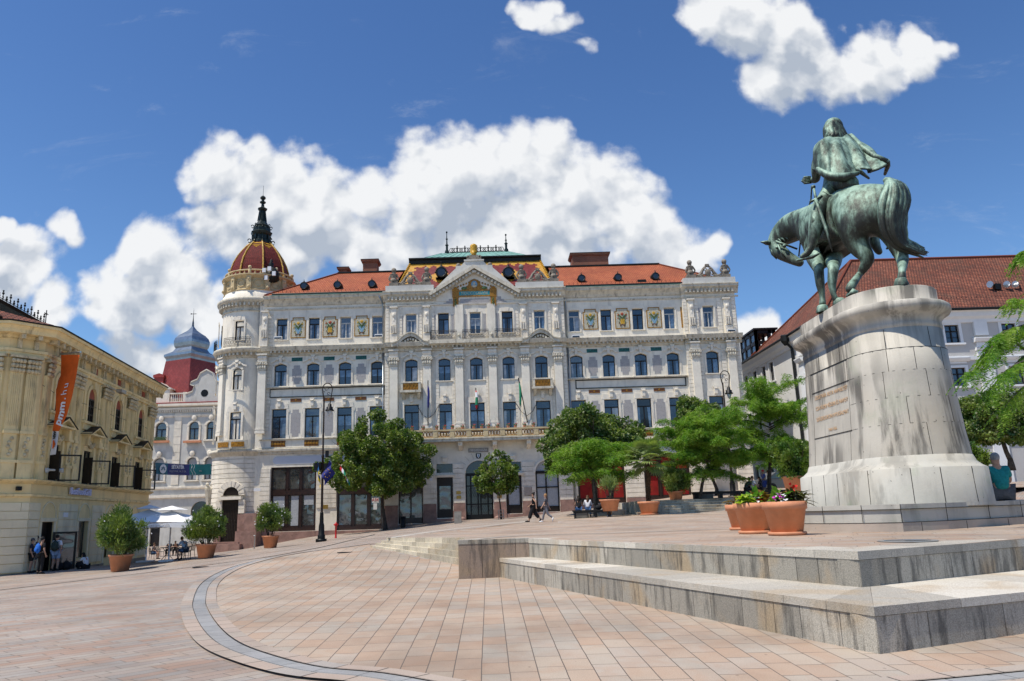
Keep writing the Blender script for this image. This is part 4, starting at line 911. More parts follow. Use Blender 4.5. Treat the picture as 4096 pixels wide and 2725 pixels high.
MB().box(-15.35,-14.85,YF-.1,YF-.081,2.6,2.95).build('brass_plaque','plaque_brass',H)
MB().box(2.6,3.3,YC-.13,YC-.09,3.2,3.95).build('stone_plaque','plaque_stone',H)
MB().box(-5.75,-5.55,YC-.13,YC-.09,4.75,5.0).build('notice_frame','letter_white',H)
# ---- balcony with flowerpots
bal=MB(); bal.box(-9.7,6.9,68.3,YC-.001,8.08,8.3); bal.box(-9.75,6.95,68.22,YC-.001,8.3,8.38); b1=bal.build('balcony','plaster_dirty',H)
rl=MB(); rl.box(-9.72,6.92,68.28,68.5,9.0,9.14); rl.box(-9.68,6.88,68.32,68.47,8.38,8.48)
n=11
for k in range(n+1): x=-9.6+16.4*k/n; rl.box(x-.2,x+.2,68.3,68.49,8.48,9.0)
rl.build('balcony_rail','yellow_stone',b1)
bp=MB()
for k in range(n):
    x0=-9.4+16.4*k/n; 
    for j in range(4):
        x=x0+.13+.2*j+.06*j; bp.tube([(x+math.cos(t)*.11,68.4,8.74+math.sin(t)*.22) for t in np.linspace(0,2*math.pi,9)],.035,5)
    bp.box(x0,x0+1.09,68.36,68.44,8.48,8.53); bp.box(x0,x0+1.09,68.36,68.44,8.95,9.0)
bp.build('balcony_tracery','gold_deep',b1)
cn=MB()
for x in(-8.9,-5.9,-2.95,.12,3.15,6.15):
    cn.mark(); cn.box(x-.2,x+.2,68.6,YC,7.75,8.07); cn.prof([(YC,7.35),(YC-.25,7.4),(68.75,7.749),(YC,7.749)],x-.18,x+.18); cn.tube([(x-.19,68.78,7.75),(x+.19,68.78,7.75)],.13,8)
cn.build_each('balcony_console','plaster_trim',b1)
POTm=MB().lathe(0,0,[(0,0),(.1,0),(.14,.16),(.15,.2),(.12,.2)],10).mesh('flower_pot','terracotta')
fpots=[-7.2,-6.2,-5.0,-4.3,-3.6,-2.7,-1.7,-1.0,-.4,.4,1.35,2.0,2.8,3.6]
# side balconies of the third floor and the wrought iron balconies above
for x in(-7.35,4.62):
    m=MB(); m.box(x-.95,x+.95,68.75,YC,12.65,12.85); m.box(x-.9,x+.9,68.8,YC,13.5,13.6); m.box(x-.9,x-.7,68.82,YC,12.85,13.5); m.box(x+.7,x+.9,68.82,YC,12.85,13.5)
    for s in(-1,1): m.prof([(YC,12.1),(YC-.15,12.12),(68.95,12.64),(YC,12.64)],x+s*.7-.14,x+s*.7+.14)
    o=m.build('small_balcony','plaster_dirty',H); m=MB(); m.box(x-.7,x+.7,68.86,68.9,12.85,13.5)
    for j in range(5): m.tube([(x-.56+.28*j+math.cos(t)*.12,68.84,13.17+math.sin(t)*.2) for t in np.linspace(0,2*math.pi,9)],.03,5)
    m.build('tracery','gold_deep',o)
for x in(-4.33,-1.37,1.62):
    m=MB(); w=1.2
    for z in(17.5,17.62,18.2,18.33): m.box(x-w,x+w,68.93,68.96,z,z+.03)
    for j in range(25): m.box(x-w+j*.1-.008,x-w+j*.1+.008,68.935,68.955,17.5,18.33)
    for j in range(8): m.tube([(x-w+.15+.3*j+math.cos(t)*.1*t/5,68.94,17.9+math.sin(t)*.2*t/5) for t in np.linspace(1,9,12)],.012,4)
    for s in(-1,1):
        for j in range(5): m.box(x+s*w-.01,x+s*w+.01,68.95+j*.13,68.97+j*.13,17.5,18.33)
        m.box(x+s*w-.012,x+s*w+.012,68.95,YC,18.3,18.33)
    m.build('iron_balcony','iron_rust',H)
m=MB()
for x in(-2.87,.12): m.box(x-.27,x+.27,68.9,69.2,17.45,18.15); m.ball((x,68.88,17.85),.12,8,6)
m.box(-5.7,2.95,68.8,YC,17.1,17.45); m.build('balcony_slab','plaster_dirty',H)
for x in(-7.35,4.62):   # curved hoods
    m=MB(); q=[(-1.75,17.25),(-1.2,17.4),(-.75,17.85),(-.35,18.12),(0,18.2),(.35,18.12),(.75,17.85),(1.2,17.4),(1.75,17.25)]
    for i in range(8): (a,za),(b,zb)=q[i],q[i+1]; m.prism([(x+a,za-.32),(x+b,zb-.32),(x+b,zb),(x+a,za)],68.95,YC)
    for i in range(8): (a,za),(b,zb)=q[i],q[i+1]; m.prism([(x+a,za),(x+b,zb),(x+b,zb+.09),(x+a,za+.09)],68.85,YC)
    for i in range(11): a=-1.2+i*.24; z=17.0+.7*math.cos(a*1.1)**2*.9; m.box(x+a-.07,x+a+.07,69.0,YC,z-.1,z+.1)
    for k in range(7): m.ball((x-.6+.2*k,69.35,17.0+.14*(3-abs(k-3))),.15,8,6)
    m.build('curved_hood','plaster_dirty',H)
# ---- pediment
m=MB(); ax,az=-1.36,24.3
m.prism([(-5.3,21.3),(2.6,21.3),(2.6,21.9),(ax,az),(-5.3,21.9)],YC-.05,YC+.6); m.build('gable','plaster',H)
m=MB()
for s in(-1,1):
    e=(ax+s*4.15,21.75); d=Vector((e[0]-ax,0,e[1]-az)).normalized(); nrm=Vector((d.z,0,-d.x))*(-1 if s>0 else 1)
    if nrm.z<0: nrm=-nrm
    def off(p,k): return (p[0]+nrm.x*k,p[1]+nrm.z*k)
    tp=lambda k:(ax,az+k/nrm.z)
    m.prism([tp(0),off(e,0),off(e,.3),tp(.3)],YC-.6,YC+.7); m.prism([tp(-.32),off(e,-.32),off(e,-.001),tp(-.001)],YC-.25,YC+.3)
    for k in range(13): t=(k+.7)/13.4; p=(ax+(e[0]-ax)*t,az+(e[1]-az)*t); a=off(p,-.22); m.prism([(a[0]-.1,a[1]-.08),(a[0]+.1,a[1]-.08),(a[0]+.1,a[1]+.12),(a[0]-.1,a[1]+.12)],YC-.5,YC-.251)
    m.prism([(ax+s*.4,24.4),(ax+s*1.3,24.4-.0),(ax+s*4.0,22.5),(ax+s*4.0,22.3),(ax+s*.4,24.1)],YC+.0,YC+1.4) if False else None
m.build('raking_cornice','plaster_dirty',H)
m=MB(); m.prism([(-5.4,22.4),(ax-1.75,24.62),(ax-1.75,24.85),(ax-1.25,24.85),(ax-.85,25.3),(ax+.85,25.3),(ax+1.25,24.85),(ax+1.75,24.85),(ax+1.75,24.62),(2.7,22.4),(2.7,21.9),(-5.4,21.9)],YC+.3,YC+1.2); m.box(ax-.95,ax+.95,YC+.2,YC+1.3,25.3,25.42); m.build('attic','grey_dirty_white',H)
m=MB()
for s in(-1,1): m.ball((ax+s*1.5,YC+.7,25.02),.22,12,8)
m.box(ax-.7,ax+.7,YC+.4,YC+1.1,25.42,25.65)
for s in(-1,1): m.tube([(ax+s*(.55+.12*math.cos(t)),YC+.5,25.75+.14*math.sin(t)) for t in np.linspace(0,5.5,9)],.07,6)
m.box(ax-.4,ax+.4,YC+.45,YC+1.0,25.65,25.95); m.build('beehive_pedestal','ornament_stone',H)
m=MB(); m.lathe(ax,YC+.72,[(.12,25.95),(.3,26.0),(.22,26.12),(.34,26.3)]+[(.34+.03*(i%2),26.3+i*.09) for i in range(8)]+[(.28,27.05),(.12,27.15),(.0,27.17)],14); m.build('gilded_beehive','gold',H,True)
# ceramic sign in the gable
m=MB(); yy=YC-.06
m.box(-3.35,.55,yy-.08,yy,21.65,21.78); m.box(-3.35,.55,yy-.08,yy,22.18,22.3)
for x in(-3.15,.38): m.box(x-.32,x+.32,yy-.1,yy,21.6,22.45); m.box(x-.26,x+.26,yy-.07,yy,20.75,21.6); 
m.prism([(-2.6,22.3),(-.15,22.3),(-.2,22.45),(-.75,22.75),(-1.0,23.25),(-1.38,23.4),(-1.75,23.25),(-2.0,22.75),(-2.55,22.45)],yy-.06,yy)
for s in(-1,1):
    for t in np.linspace(0,1,6): m.ball((-1.37+s*(.5+1.3*t),yy-.06,22.55+.5*(1-t)),.09,6,5)
    m.ball((-3.15 if s<0 else .38,yy-.1,22.5),.12,8,6,(1.6,.6,1))
o=m.build('year_sign','gold_deep',H)
MB().box(-2.83,.06,yy-.05,yy,21.78,22.18).build('year_field','teal_sign',o)
textobj('MDCCCLXLVIII',.40,(-1.385,yy-.06,21.98),FRONT,'cream_ceramic',o,'year_letters',.006,xs=.93)
m=MB(); m.ball((-1.38,yy-.06,22.85),.3,12,8,(1,.3,1.15)); m.build('medallion_field','blue_ceramic',o)
m=MB(); m.ball((-1.38,yy-.13,22.92),.11,10,8,(1,.5,1.2)); m.ball((-1.38,yy-.12,22.66),.17,10,8,(1.2,.4,.8)); m.build('medallion_figure','cream_ceramic',o)
m=MB()
for x in(-3.15,.38):
    for k in range(5): m.ball((x+rnd.uniform(-.08,.08),yy-.08,20.9+.13*k),.08,6,5)
for s in(-1,1): m.ball((-1.38+s*.95,yy-.08,22.48),.14,8,6,(2,.6,1))
m.build('dark_garlands','leaf_ceramic',o)
m=MB()
m.prism([(-4.3,20.95),(-3.5,20.95),(-3.5,21.5),(-3.8,21.5),(-3.8,21.3),(-4.05,21.3),(-4.05,21.12),(-4.3,21.12)],yy-.01,yy); m.prism([(1.6,20.95),(.75,20.95),(.75,21.6),(1.1,21.6),(1.1,21.35),(1.35,21.35),(1.35,21.15),(1.6,21.15)],yy-.01,yy); m.box(-2.75,-.05,yy-.01,yy,20.95,21.45); m.build('tile_panel','grey_tile',H)
corn2=MB(); corn2.prof([(YC,20.9),(YC-.1,20.92),(YC-.12,21.02),(YC,21.05)],-9.7,6.9); corn2.build('string_course','plaster_trim',H)
# ---- attic ornaments
urn=MB(); urn.box(-.42,.42,-.3,.3,0,.3); urn.box(-.3,.3,-.25,.25,.3,.5); urn.lathe(0,0,[(.34,.5),(.36,.62),(.26,.8),(.3,1.05),(.36,1.2),(.2,1.25),(.17,1.35),(.2,1.4)],10); urn.ball((0,0,1.62),.24,12,8)
for s in(-1,1): urn.tube([(s*.36,-.1,.55),(s*.44,-.1,.8),(s*.3,-.1,1.1)],.08,6)
URm=urn.mesh('ball_urn','ornament_stone')
scr=MB()
for s in(-1,1):
    scr.tube([(s*1.15,0,.05),(s*.9,0,.12),(s*.6,0,.45),(s*.42,0,.8),(s*.2,0,1.05),(0,0,1.12)],[.12,.15,.16,.13,.1,.1],8); scr.tube([(s*(.24+.12*math.cos(t)),-.15,.75+.12*math.sin(t)) for t in np.linspace(0,6,10)],.05,6)
    for k in range(6): scr.ball((s*(1.2-.16*k),-.12,.28-.05*math.sin(k*.6)*3),.1,6,5)
scr.ball((0,-.1,.42),.3,10,8,(1,.6,1.2)); scr.box(-.18,.18,-.12,.12,1.12,1.3); scr.box(-1.3,1.3,-.2,.2,-.1,.08)
SCm=scr.mesh('scroll_cartouche','ornament_stone')
at_=MB()
for x0,x1,y in((-9.7,-5.2,YC),(2.5,7.0,YC),(18.3,23.2,69.75)): at_.box(x0,x1,y-.35,y+.5,22.31,22.85).mark()
at_.build_each('attic_wall','grey_dirty_white',H)
for xa,xb,y in((-8.95,-5.85,YC),(3.1,6.15,YC),(19.1,22.4,69.75)):
    for x in(xa,xb): link('ball_urn',URm,H,hl(x,y-.02,22.85))
    link('scroll_cartouche',SCm,H,hl((xa+xb)/2,y-.02,22.95))
# ---- roofs
def roofmesh(name,faces,mat,parent,thick=0):
    """faces: lists of 3-D points; uv from slope direction"""
    vs=[];fs=[];uvs=[]
    for f in faces:
        f=[Vector(p) for p in f]; n=(f[1]-f[0]).cross(f[2]-f[0]).normalized(); u=Vector((0,0,1)).cross(n); 
        if u.length<1e-4: u=Vector((1,0,0))
        u.normalize(); v=n.cross(u); k=len(vs); vs+=f; fs.append(tuple(range(k,k+len(f)))); uvs+=[(p.dot(u),p.dot(v)) for p in f]
    me=bpy.data.meshes.new(name); me.from_pydata(vs,[],fs); me.materials.append(MAT[mat]); l=me.uv_layers.new(name='UVMap')
    for q_ in me.loops: l.data[q_.index].uv=uvs[q_.vertex_index]
    # brick material reads x and z of the uv vector only when axis is xz
    me.update(); return link(name,me,parent)
for mname in('roof_orange','roof_old'):   # use uv y as row axis
    nt_=MAT[mname].node_tree
    for n_ in nt_.nodes:
        if n_.type=='SEPXYZ' and any(l.to_node.type=='COMBXYZ' for o_ in n_.outputs for l in o_.links):
            cbn=[l.to_node for o_ in n_.outputs for l in o_.links if l.to_node.type=='COMBXYZ'][0]; nt_.links.new(n_.outputs[1],cbn.inputs[1])
e0,ez=YF-.45,22.33; ry,rz_=75.2,26.15
roofmesh('roof',[[(-21.2,e0,ez),(-9.4,e0,ez),(-8.7,ry,rz_),(-15.2,ry,rz_)],[(-21.2,91.5,ez),(-21.2,e0,ez),(-15.2,ry,rz_),(-15.2,85.5,rz_)],
  [(6.6,e0,ez),(23.3,e0,ez),(17.3,ry,rz_),(6.1,ry,rz_)],[(23.3,e0,ez),(23.3,91.5,ez),(17.3,85.5,rz_),(17.3,ry,rz_)],[(-15.2,ry,rz_),(17.3,ry,rz_),(17.3,85.5,rz_),(-15.2,85.5,rz_)],[(23.3,91.5,ez),(-21.2,91.5,ez),(-15.2,85.5,rz_),(17.3,85.5,rz_)]],'roof_orange',H)
m=MB(); m.box(-15.4,17.5,ry-.15,ry+.15,rz_,rz_+.13)
m.mark(); m.tube([(-20.4,e0-.05,22.42),(-9.5,e0-.05,22.42)],.09,8).mark(); m.tube([(7.2,e0-.05,22.42),(18.2,e0-.05,22.42)],.09,8); m.build_each('gutter','roof_black',H)
m=MB()
for x0,x1 in((-20.6,-9.6),(7.1,18.1)): m.prof([(YF-.02,22.31),(YF-.6,22.27),(YF-.6,22.31),(YF-.02,22.42)],x0,x1).mark()
m.build_each('copper_flashing','copper_green',H)
sg=MB()
for k in range(26): 
    for x0 in(-20.0,7.6): sg.box(x0+k*.4,x0+k*.4+.03,YF+.1,YF+.14,22.75,22.93)
sg.build('snow_guards','roof_black',H)
HI=MB(); HI.tube([(-21.1,e0+.05,ez+.05),(-15.25,ry,rz_+.05)],.09,6).mark(); HI.tube([(23.2,e0+.05,ez+.05),(17.35,ry,rz_+.05)],.09,6); HI.build_each('hip_tiles','roof_orange',H)
def dormer(x,y,z,r,big=False):
    m=MB(); m.tube([(x,y-.35,z),(x,y+.9,z+.1)],[r*1.15,r*1.1],16); m.tube([(x+r*math.cos(t),y-.38,z+r*math.sin(t)) for t in np.linspace(0,2*math.pi,17)],r*.18,6)
    m.ball((x,y-.3,z+r*1.35),r*.22,8,6); m.ball((x,y-.3,z+r*1.75),r*.13,8,6)
    if big:
        m.box(x-r*.3,x+r*.3,y-.4,y+.3,z+r,z+r*1.3); m.ball((x,y-.3,z+r*2.1),r*.15,8,6)
        for s in(-1,1): m.ball((x+s*r*1.1,y-.3,z),r*.25,8,6); m.box(x-r*1.1,x+r*1.1,y-.4,y+.4,z-r*1.35,z-r*1.1)
    o=m.build('round_dormer','roof_black',H,True); MB().tube([(x,y-.40,z),(x,y-.39,z)],r*.8,16).build('dormer_pane','glass_dark',o)
for x in(-17.7,-14.5,-11.2): dormer(x,71.0,23.55,.33)
for x in(8.9,12.4,16.0): dormer(x,71.0,23.5,.33)
MB().box(14.2,15.0,70.3,70.8,22.75,23.1).build('skylight','roof_black',H)
def chimney(x0,x1,y0,y1,z0,z1):
    m=MB(); m.box(x0,x1,y0,y1,z0,z1-.25); m.box(x0-.12,x1+.12,y0-.12,y1+.12,z1-.25,z1-.12); m.box(x0-.2,x1+.2,y0-.2,y1+.2,z1-.12,z1); m.box(x0-.08,x1+.08,y0-.08,y1+.08,z0+.5,z0+.62); o=m.build('chimney','chimney_brick',H)
    MB().box(x0-.22,x1+.22,y0-.22,y1+.22,z1,z1+.06).build('chimney_cap','roof_black',o)
k=77/70.
a=at(1455,1047,77); b=at(1510,1090,77); chimney(a.x,b.x,76.5,78,25,a.z); a=at(1360,1078,77); b=at(1392,1090,77); chimney(a.x,b.x,76.5,77.5,25,a.z)
a=at(2278,1022,77); b=at(2432,1065,77); chimney(a.x+.2,b.x,76.5,78.5,25,a.z)
# central mansard
yb,yt=70.4,73.4; zb,zt=22.9,at(1800,1053,73.4).z
xa,xb_=at(1640,1053,73.4).x,at(2160,1043,73.4).x
mb_=[(-8.9,yb),(6.15,yb)]
CR=[[(-8.75,yb,zb),(6.05,yb,zb),(xb_,yt,zt),(xa,yt,zt)],[(-8.75,82,zb),(-8.75,yb,zb),(xa,yt,zt),(xa,79,zt)],[(6.05,yb,zb),(6.05,82,zb),(xb_,79,zt),(xb_,yt,zt)],[(6.05,82,zb),(-8.75,82,zb),(xa,79,zt),(xb_,79,zt)]]
def mansardmat():
    m,nt,b=newmat('mansard_tiles'); uv=nt.nodes.new('ShaderNodeTexCoord').outputs['UV']; sp=nt.nodes.new('ShaderNodeSeparateXYZ'); nt.links.new(uv,sp.inputs[0]); U,V=sp.outputs[0],sp.outputs[1]
    # uv: u metres from centre (negative left), v metres up the slope measured from the bottom edge; tiles .2 x .16
    ui=math_(nt,'DIVIDE',math_(nt,'FLOOR',math_(nt,'MULTIPLY',U,5.)),5.); vi=math_(nt,'DIVIDE',math_(nt,'FLOOR',math_(nt,'MULTIPLY',V,6.5)),6.5)
    au=math_(nt,'ABSOLUTE',ui); z1=math_(nt,'MULTIPLY',math_(nt,'PINGPONG',au,.42),.9)
    slope=math_(nt,'MULTIPLY',vi,SLP)
    edge=math_(nt,'SUBTRACT',math_(nt,'SUBTRACT',7.4,slope),au)     # distance from hip
    y1=math_(nt,'LESS_THAN',edge,math_(nt,'ADD',.5,math_(nt,'MULTIPLY',math_(nt,'PINGPONG',vi,.3),1.1)))
    y2=math_(nt,'GREATER_THAN',vi,math_(nt,'SUBTRACT',MH_-.5,z1))
    dd=math_(nt,'ADD',math_(nt,'ABSOLUTE',math_(nt,'SUBTRACT',au,3.45)),math_(nt,'MULTIPLY',math_(nt,'ABSOLUTE',math_(nt,'SUBTRACT',vi,1.9)),1.0))
    y3=math_(nt,'LESS_THAN',dd,1.25); f=math_(nt,'MAXIMUM',math_(nt,'MAXIMUM',y1,y2),y3)
    wn=nt.nodes.new('ShaderNodeTexWhiteNoise'); cb=nt.nodes.new('ShaderNodeCombineXYZ'); nt.links.new(ui,cb.inputs[0]); nt.links.new(vi,cb.inputs[1]); nt.links.new(cb.outputs[0],wn.inputs[0])
    c=mixc(nt,f,mixc(nt,wn.outputs[0],(.16,.02,.018),(.23,.045,.03)),mixc(nt,wn.outputs[0],(.55,.27,.03),(.66,.38,.07)))
    c=mixc(nt,smooth(nt,math_(nt,'FRACT',math_(nt,'MULTIPLY',V,6.5)),0,.25,1,0),c,mixc(nt,.6,c,(.05,.02,.01)))
    nt.links.new(c,b.inputs['Base Color']); b.inputs['Roughness'].default_value=.3; b.inputs['Specular IOR Level'].default_value=.6
    bn=nt.nodes.new('ShaderNodeBump'); bn.inputs['Strength'].default_value=.6; bn.inputs['Distance'].default_value=.02; nt.links.new(math_(nt,'FRACT',math_(nt,'MULTIPLY',V,6.5)),bn.inputs['Height']); nt.links.new(bn.outputs[0],b.inputs['Normal'])
MH_=math.hypot(yt-yb,zt-zb); SLP=(xa+8.75)/MH_
mansardmat()
vs=[p for f in CR for p in f]; me=bpy.data.meshes.new('central_roof'); me.from_pydata(vs,[],[tuple(range(4*i,4*i+4)) for i in range(4)]); me.materials.append(MAT['mansard_tiles']); l=me.uv_layers.new(name='UVMap')
cxr=(-8.75+6.05)/2
for i in range(4):
    f=[Vector(p) for p in CR[i]]; u=(f[1]-f[0]).normalized(); mid=(f[0]+f[1])/2; n_=(f[1]-f[0]).cross(f[3]-f[0]).normalized(); v=n_.cross(u)
    for j in range(4): l.data[4*i+j].uv=((f[j]-mid).dot(u),(f[j]-f[0]).dot(v))
me.update(); link('central_roof',me,H)
m=MB(); 
for p,q_ in(((-8.75,yb,zb),(xa,yt,zt)),((6.05,yb,zb),(xb_,yt,zt))):
    p,q_=Vector(p),Vector(q_)
    for k in range(16): c=p.lerp(q_,(k+.5)/16); m.ball(c+Vector((0,-.03,.05)),.12,8,5,(1,1,.8))
    m.mark()
m.build_each('hip_tiles','gold',H)
zk=at(1800,1030,73.2).z
m=MB(); m.prof([(yt+.2,zt-.02),(yt-.1,zt),(yt-.12,zt+.35),(yt-.35,zt+.4),(yt-.35,zk),(yt+.2,zk)],xa-.1,xb_+.1); m.box(xa-.1,xb_+.1,yt+.2,79.3,zt-.02,zk-.04); m.build('roof_crown','roof_black',H)
zc=zk; top=at(2000,1007,75.5).z
a,b=at(1768,1012,75.5).x,at(2032,1004,75.5).x
roofmesh('copper_cap',[[(xa+1.2,yt-.1,zc),(xb_-1.2,yt-.1,zc),(b,75.5,top),(a,75.5,top)],[(xb_-1.2,yt-.1,zc),(xb_-1.2,79,zc),(b,76.5,top),(b,75.5,top)],[(xa+1.2,79,zc),(xa+1.2,yt-.1,zc),(a,75.5,top),(a,76.5,top)],[(a,75.5,top),(b,75.5,top),(b,76.5,top),(a,76.5,top)]],'copper_green',H)
m=MB()
for k in range(17): t=k/16; m.tube([(xa+1.2+(xb_-xa-2.4)*t,yt-.1,zc+.02),(a+(b-a)*t,75.5,top+.02)],.025,4)
m.build('cap_seams','copper_green',H)
m=MB(); pl,pr_=at(1788,1010,75.6),at(2025,1004,75.6)
for p,tt in((pl,at(1788,925,75.6).z),(pr_,at(2025,935,75.6).z)):
    m.lathe(p.x,75.6,[(.25,top),(.2,top+.3),(.12,top+.35),(.12,top+.8),(.2,top+.9),(.08,top+1.0),(.06,top+(tt-top)*.6),(.13,top+(tt-top)*.64),(.05,top+(tt-top)*.68),(.035,tt-.25),(.09,tt-.2),(.09,tt-.08),(.0,tt)],10)
m.build('roof_finial','pole_green',H)
m=MB(); m.box(pl.x,pr_.x,75.57,75.63,top+.02,top+.1); n=7; stp=(pr_.x-pl.x-.5)/n
for k in range(n):
    x=pl.x+.25+stp*(k+.5)
    for s in(-1,0,1): m.tube([(x+s*.2+.17*math.cos(t),75.6,top+.33+.22*math.sin(t)) for t in np.linspace(0,2*math.pi,11)],.035,5)
    if k: m.lathe(x-stp/2,75.6,[(.05,top),(.05,top+.5),(.1,top+.58),(.04,top+.66),(.08,top+.74),(0,top+.8)],8)
m.build('ridge_cresting','roof_black',H)
for px in(1767,2033): p=at(px,1095,71.6); dormer(p.x,71.2,at(px,1093,71.2).z,.48,True)
# ---- corner tower
tcx,tcy=-22.95,72.9
def ring(p,mat,nm,a0=150,a1=400,seg=40,smooth=True): m=MB(); m.lathe(tcx,tcy,p,seg,R(a0),R(a1)); return m.build(nm,mat,H,smooth)
TR=2.95
ring([(TR+.25,-1.5),(TR+.25,7.5)],'plaster','tower_wall',120,330); ring([(TR,7.5),(TR,22.2)],'plaster','tower_wall',120,330)
m=MB()
for z in np.arange(2.6,7.3,.42): m.lathe(tcx,tcy,[(TR+.25,z),(TR+.31,z+.01),(TR+.31,z+.37),(TR+.25,z+.38)],40,R(120),R(330))
m.build('tower_courses','plaster_trim',H)
ring([(TR+.2,7.4),(TR+.4,7.5),(TR+.45,7.75),(TR+.62,7.8),(TR+.62,8.05),(TR-.1,8.1)],'plaster_dirty','tower_cornice',120,330)
ring([(TR,16.5),(TR+.15,16.6),(TR+.2,16.95),(TR+.55,17.0),(TR+.75,17.3),(TR+.7,17.42),(TR-.1,17.5)],'plaster_dirty','tower_cornice',120,330)
ring([(TR,21.0),(TR+.12,21.05),(TR+.1,21.15),(TR,21.2),(TR+.05,21.45),(TR+.25,21.8),(TR+.55,21.95),(TR+.6,22.2),(TR+.5,22.3),(TR-.3,22.4)],'plaster_dirty','tower_cornice',120,360)
m=MB()
for k in range(24):
    a=R(165+k*7); r=TR+.35; x,y=tcx+math.cos(a)*r,tcy+math.sin(a)*r; m.M=Matrix.Translation((x,y,0))@Matrix.Rotation(a,4,'Z')
    m.box(-.25,.12,-.09,.09,16.72,16.97); m.box(-.25,.05,-.08,.08,21.5,21.8)
m.build('modillions','plaster_dirty',H)
for zb_,kd,w,h,tr,ri,gl in((8.95,'second',1.15,2.5,.74,0,'glass_room'),(13.5,'third',.95,2.0,.68,.2,'glass_dark'),(18.15,'top',.95,1.9,.7,0,'glass_dark')):
    a=R(262); x,y=tcx+math.cos(a)*(TR+.02),tcy+math.sin(a)*(TR+.02); win(H,kd,x,y+.02,zb_,w,h,tr,ri,'window_dark',gl,R(-8))
    a=R(197); x,y=tcx+math.cos(a)*(TR+.02),tcy+math.sin(a)*(TR+.02); win(H,kd,x,y,zb_,w,h,tr,ri,'window_dark',gl,R(-73))
for ang in(226,174):
    a=R(ang); o=link('pilaster',SHm,H,hl(tcx+math.cos(a)*(TR-.05),tcy+math.sin(a)*(TR-.05),9.4),a+R(90)); link('capital',CAPm,o,(0,0,5.76)); link('impost_block',ENm,o,(0,0,6.6))
    link('console_strip',CSm,H,hl(tcx+math.cos(a)*(TR-.05),tcy+math.sin(a)*(TR-.05),17.45),a+R(90)) if ang==0 else None
m=MB(); m.lathe(tcx,tcy,[(TR+.75,8.1),(TR+.78,8.85),(TR+.45,8.85),(TR+.45,8.1)],16,R(236),R(284)); m.build('tower_balcony','plaster_dirty',H)
m=MB(); m.lathe(tcx,tcy,[(TR+.79,8.25),(TR+.8,8.7)],16,R(240),R(258)); m.lathe(tcx,tcy,[(TR+.79,8.25),(TR+.8,8.7)],16,R(262),R(280)); m.build('balcony_relief','gold_deep',H)
m=MB()
for a0,a1 in((240,283),(180,222)):
    for k in range(21):
        a=R(a0+(a1-a0)*k/20); r=TR+.68; x,y=tcx+math.cos(a)*r,tcy+math.sin(a)*r; m.tube([(x,y,17.48),(x,y,18.35)],.014,4)
        if k%2: m.tube([(x+math.cos(t)*.1*math.sin(-a),y+math.cos(t)*.1*math.cos(a),17.9+.2*math.sin(t)) for t in np.linspace(0,6.3,8)],.014,4)
    for z in(17.5,17.62,18.2,18.35): m.tube([(tcx+math.cos(R(a))*(TR+.68),tcy+math.sin(R(a))*(TR+.68),z) for a in np.linspace(a0,a1,12)],.022,4)
m.build('iron_balcony','iron',H)
# tower doorway: arch, lunette, door
a=R(263); dx,dy=tcx+math.cos(a)*(TR+.3),tcy+math.sin(a)*(TR+.3)
Md=Matrix.Translation((dx,dy,0))@Matrix.Rotation(R(-7),4,'Z')
m=MB(Md); m.box(-.78,.78,-.12,.3,0,3.9); m.prism(arc(0,4.0,.72,0,180,12),-.13,.3); m.build('tower_door','window_dark',H)
m=MB(Md); m.box(-1.05,1.05,-.45,0,3.62,3.9)
for i in range(18):
    p,q_=math.pi*i/18,math.pi*(i+1)/18; m.prism([(math.cos(t)*r,4.0+math.sin(t)*r) for r,t in((.74,p),(1.25,p),(1.25,q_),(.74,q_))],-.22-.03*(i%2),.1)
for s in(-1,1): courses(m,s*1.05-.27,s*1.05+.27,2.4,3.6,.0,.28,.4)
m.build('door_arch','plaster_trim',H)
m=MB(Md); m.box(-1.4,-.8,-.35,0,-1,2.3); m.box(.8,1.5,-.4,0,-1,2.35); m.box(1.5,2.6,-.6,.3,-1,2.4); m.box(.8,2.7,-.75,.3,-1,.9); m.box(-1.4,1.2,-.9,0,-1,.02); m.box(-1.7,1.5,-1.3,0,-1,-.15); m.build('tower_socle','granite_pink',H)
m=MB(Md)
for k in range(9): m.tube([(-.6+.15*k,-.14,.2),(-.6+.15*k,-.14,3.3)],.015,4); m.ball((-.6+.15*k,-.14,1.5+.3*(k%2)),.05,6,4)
m.build('door_ironwork','iron_rust',H)
m=MB(Matrix.Translation((tcx+math.cos(R(205))*(TR+.4),tcy+math.sin(R(205))*(TR+.4),4.7))); 
for s in(-1,1): m.ball((s*.22,0,.1),.22,8,6); m.ball((s*.22,-.1,.4),.17,8,6)
m.tube([(0,0,-1.4),(0,-.1,0)],[.25,.45],8); m.build('atlas_heads','plaster_dirty',H)
# street name plate
MB().box(-21.35,-20.75,69.42,69.45,4.3,4.55).build('street_plate','letter_white',H)
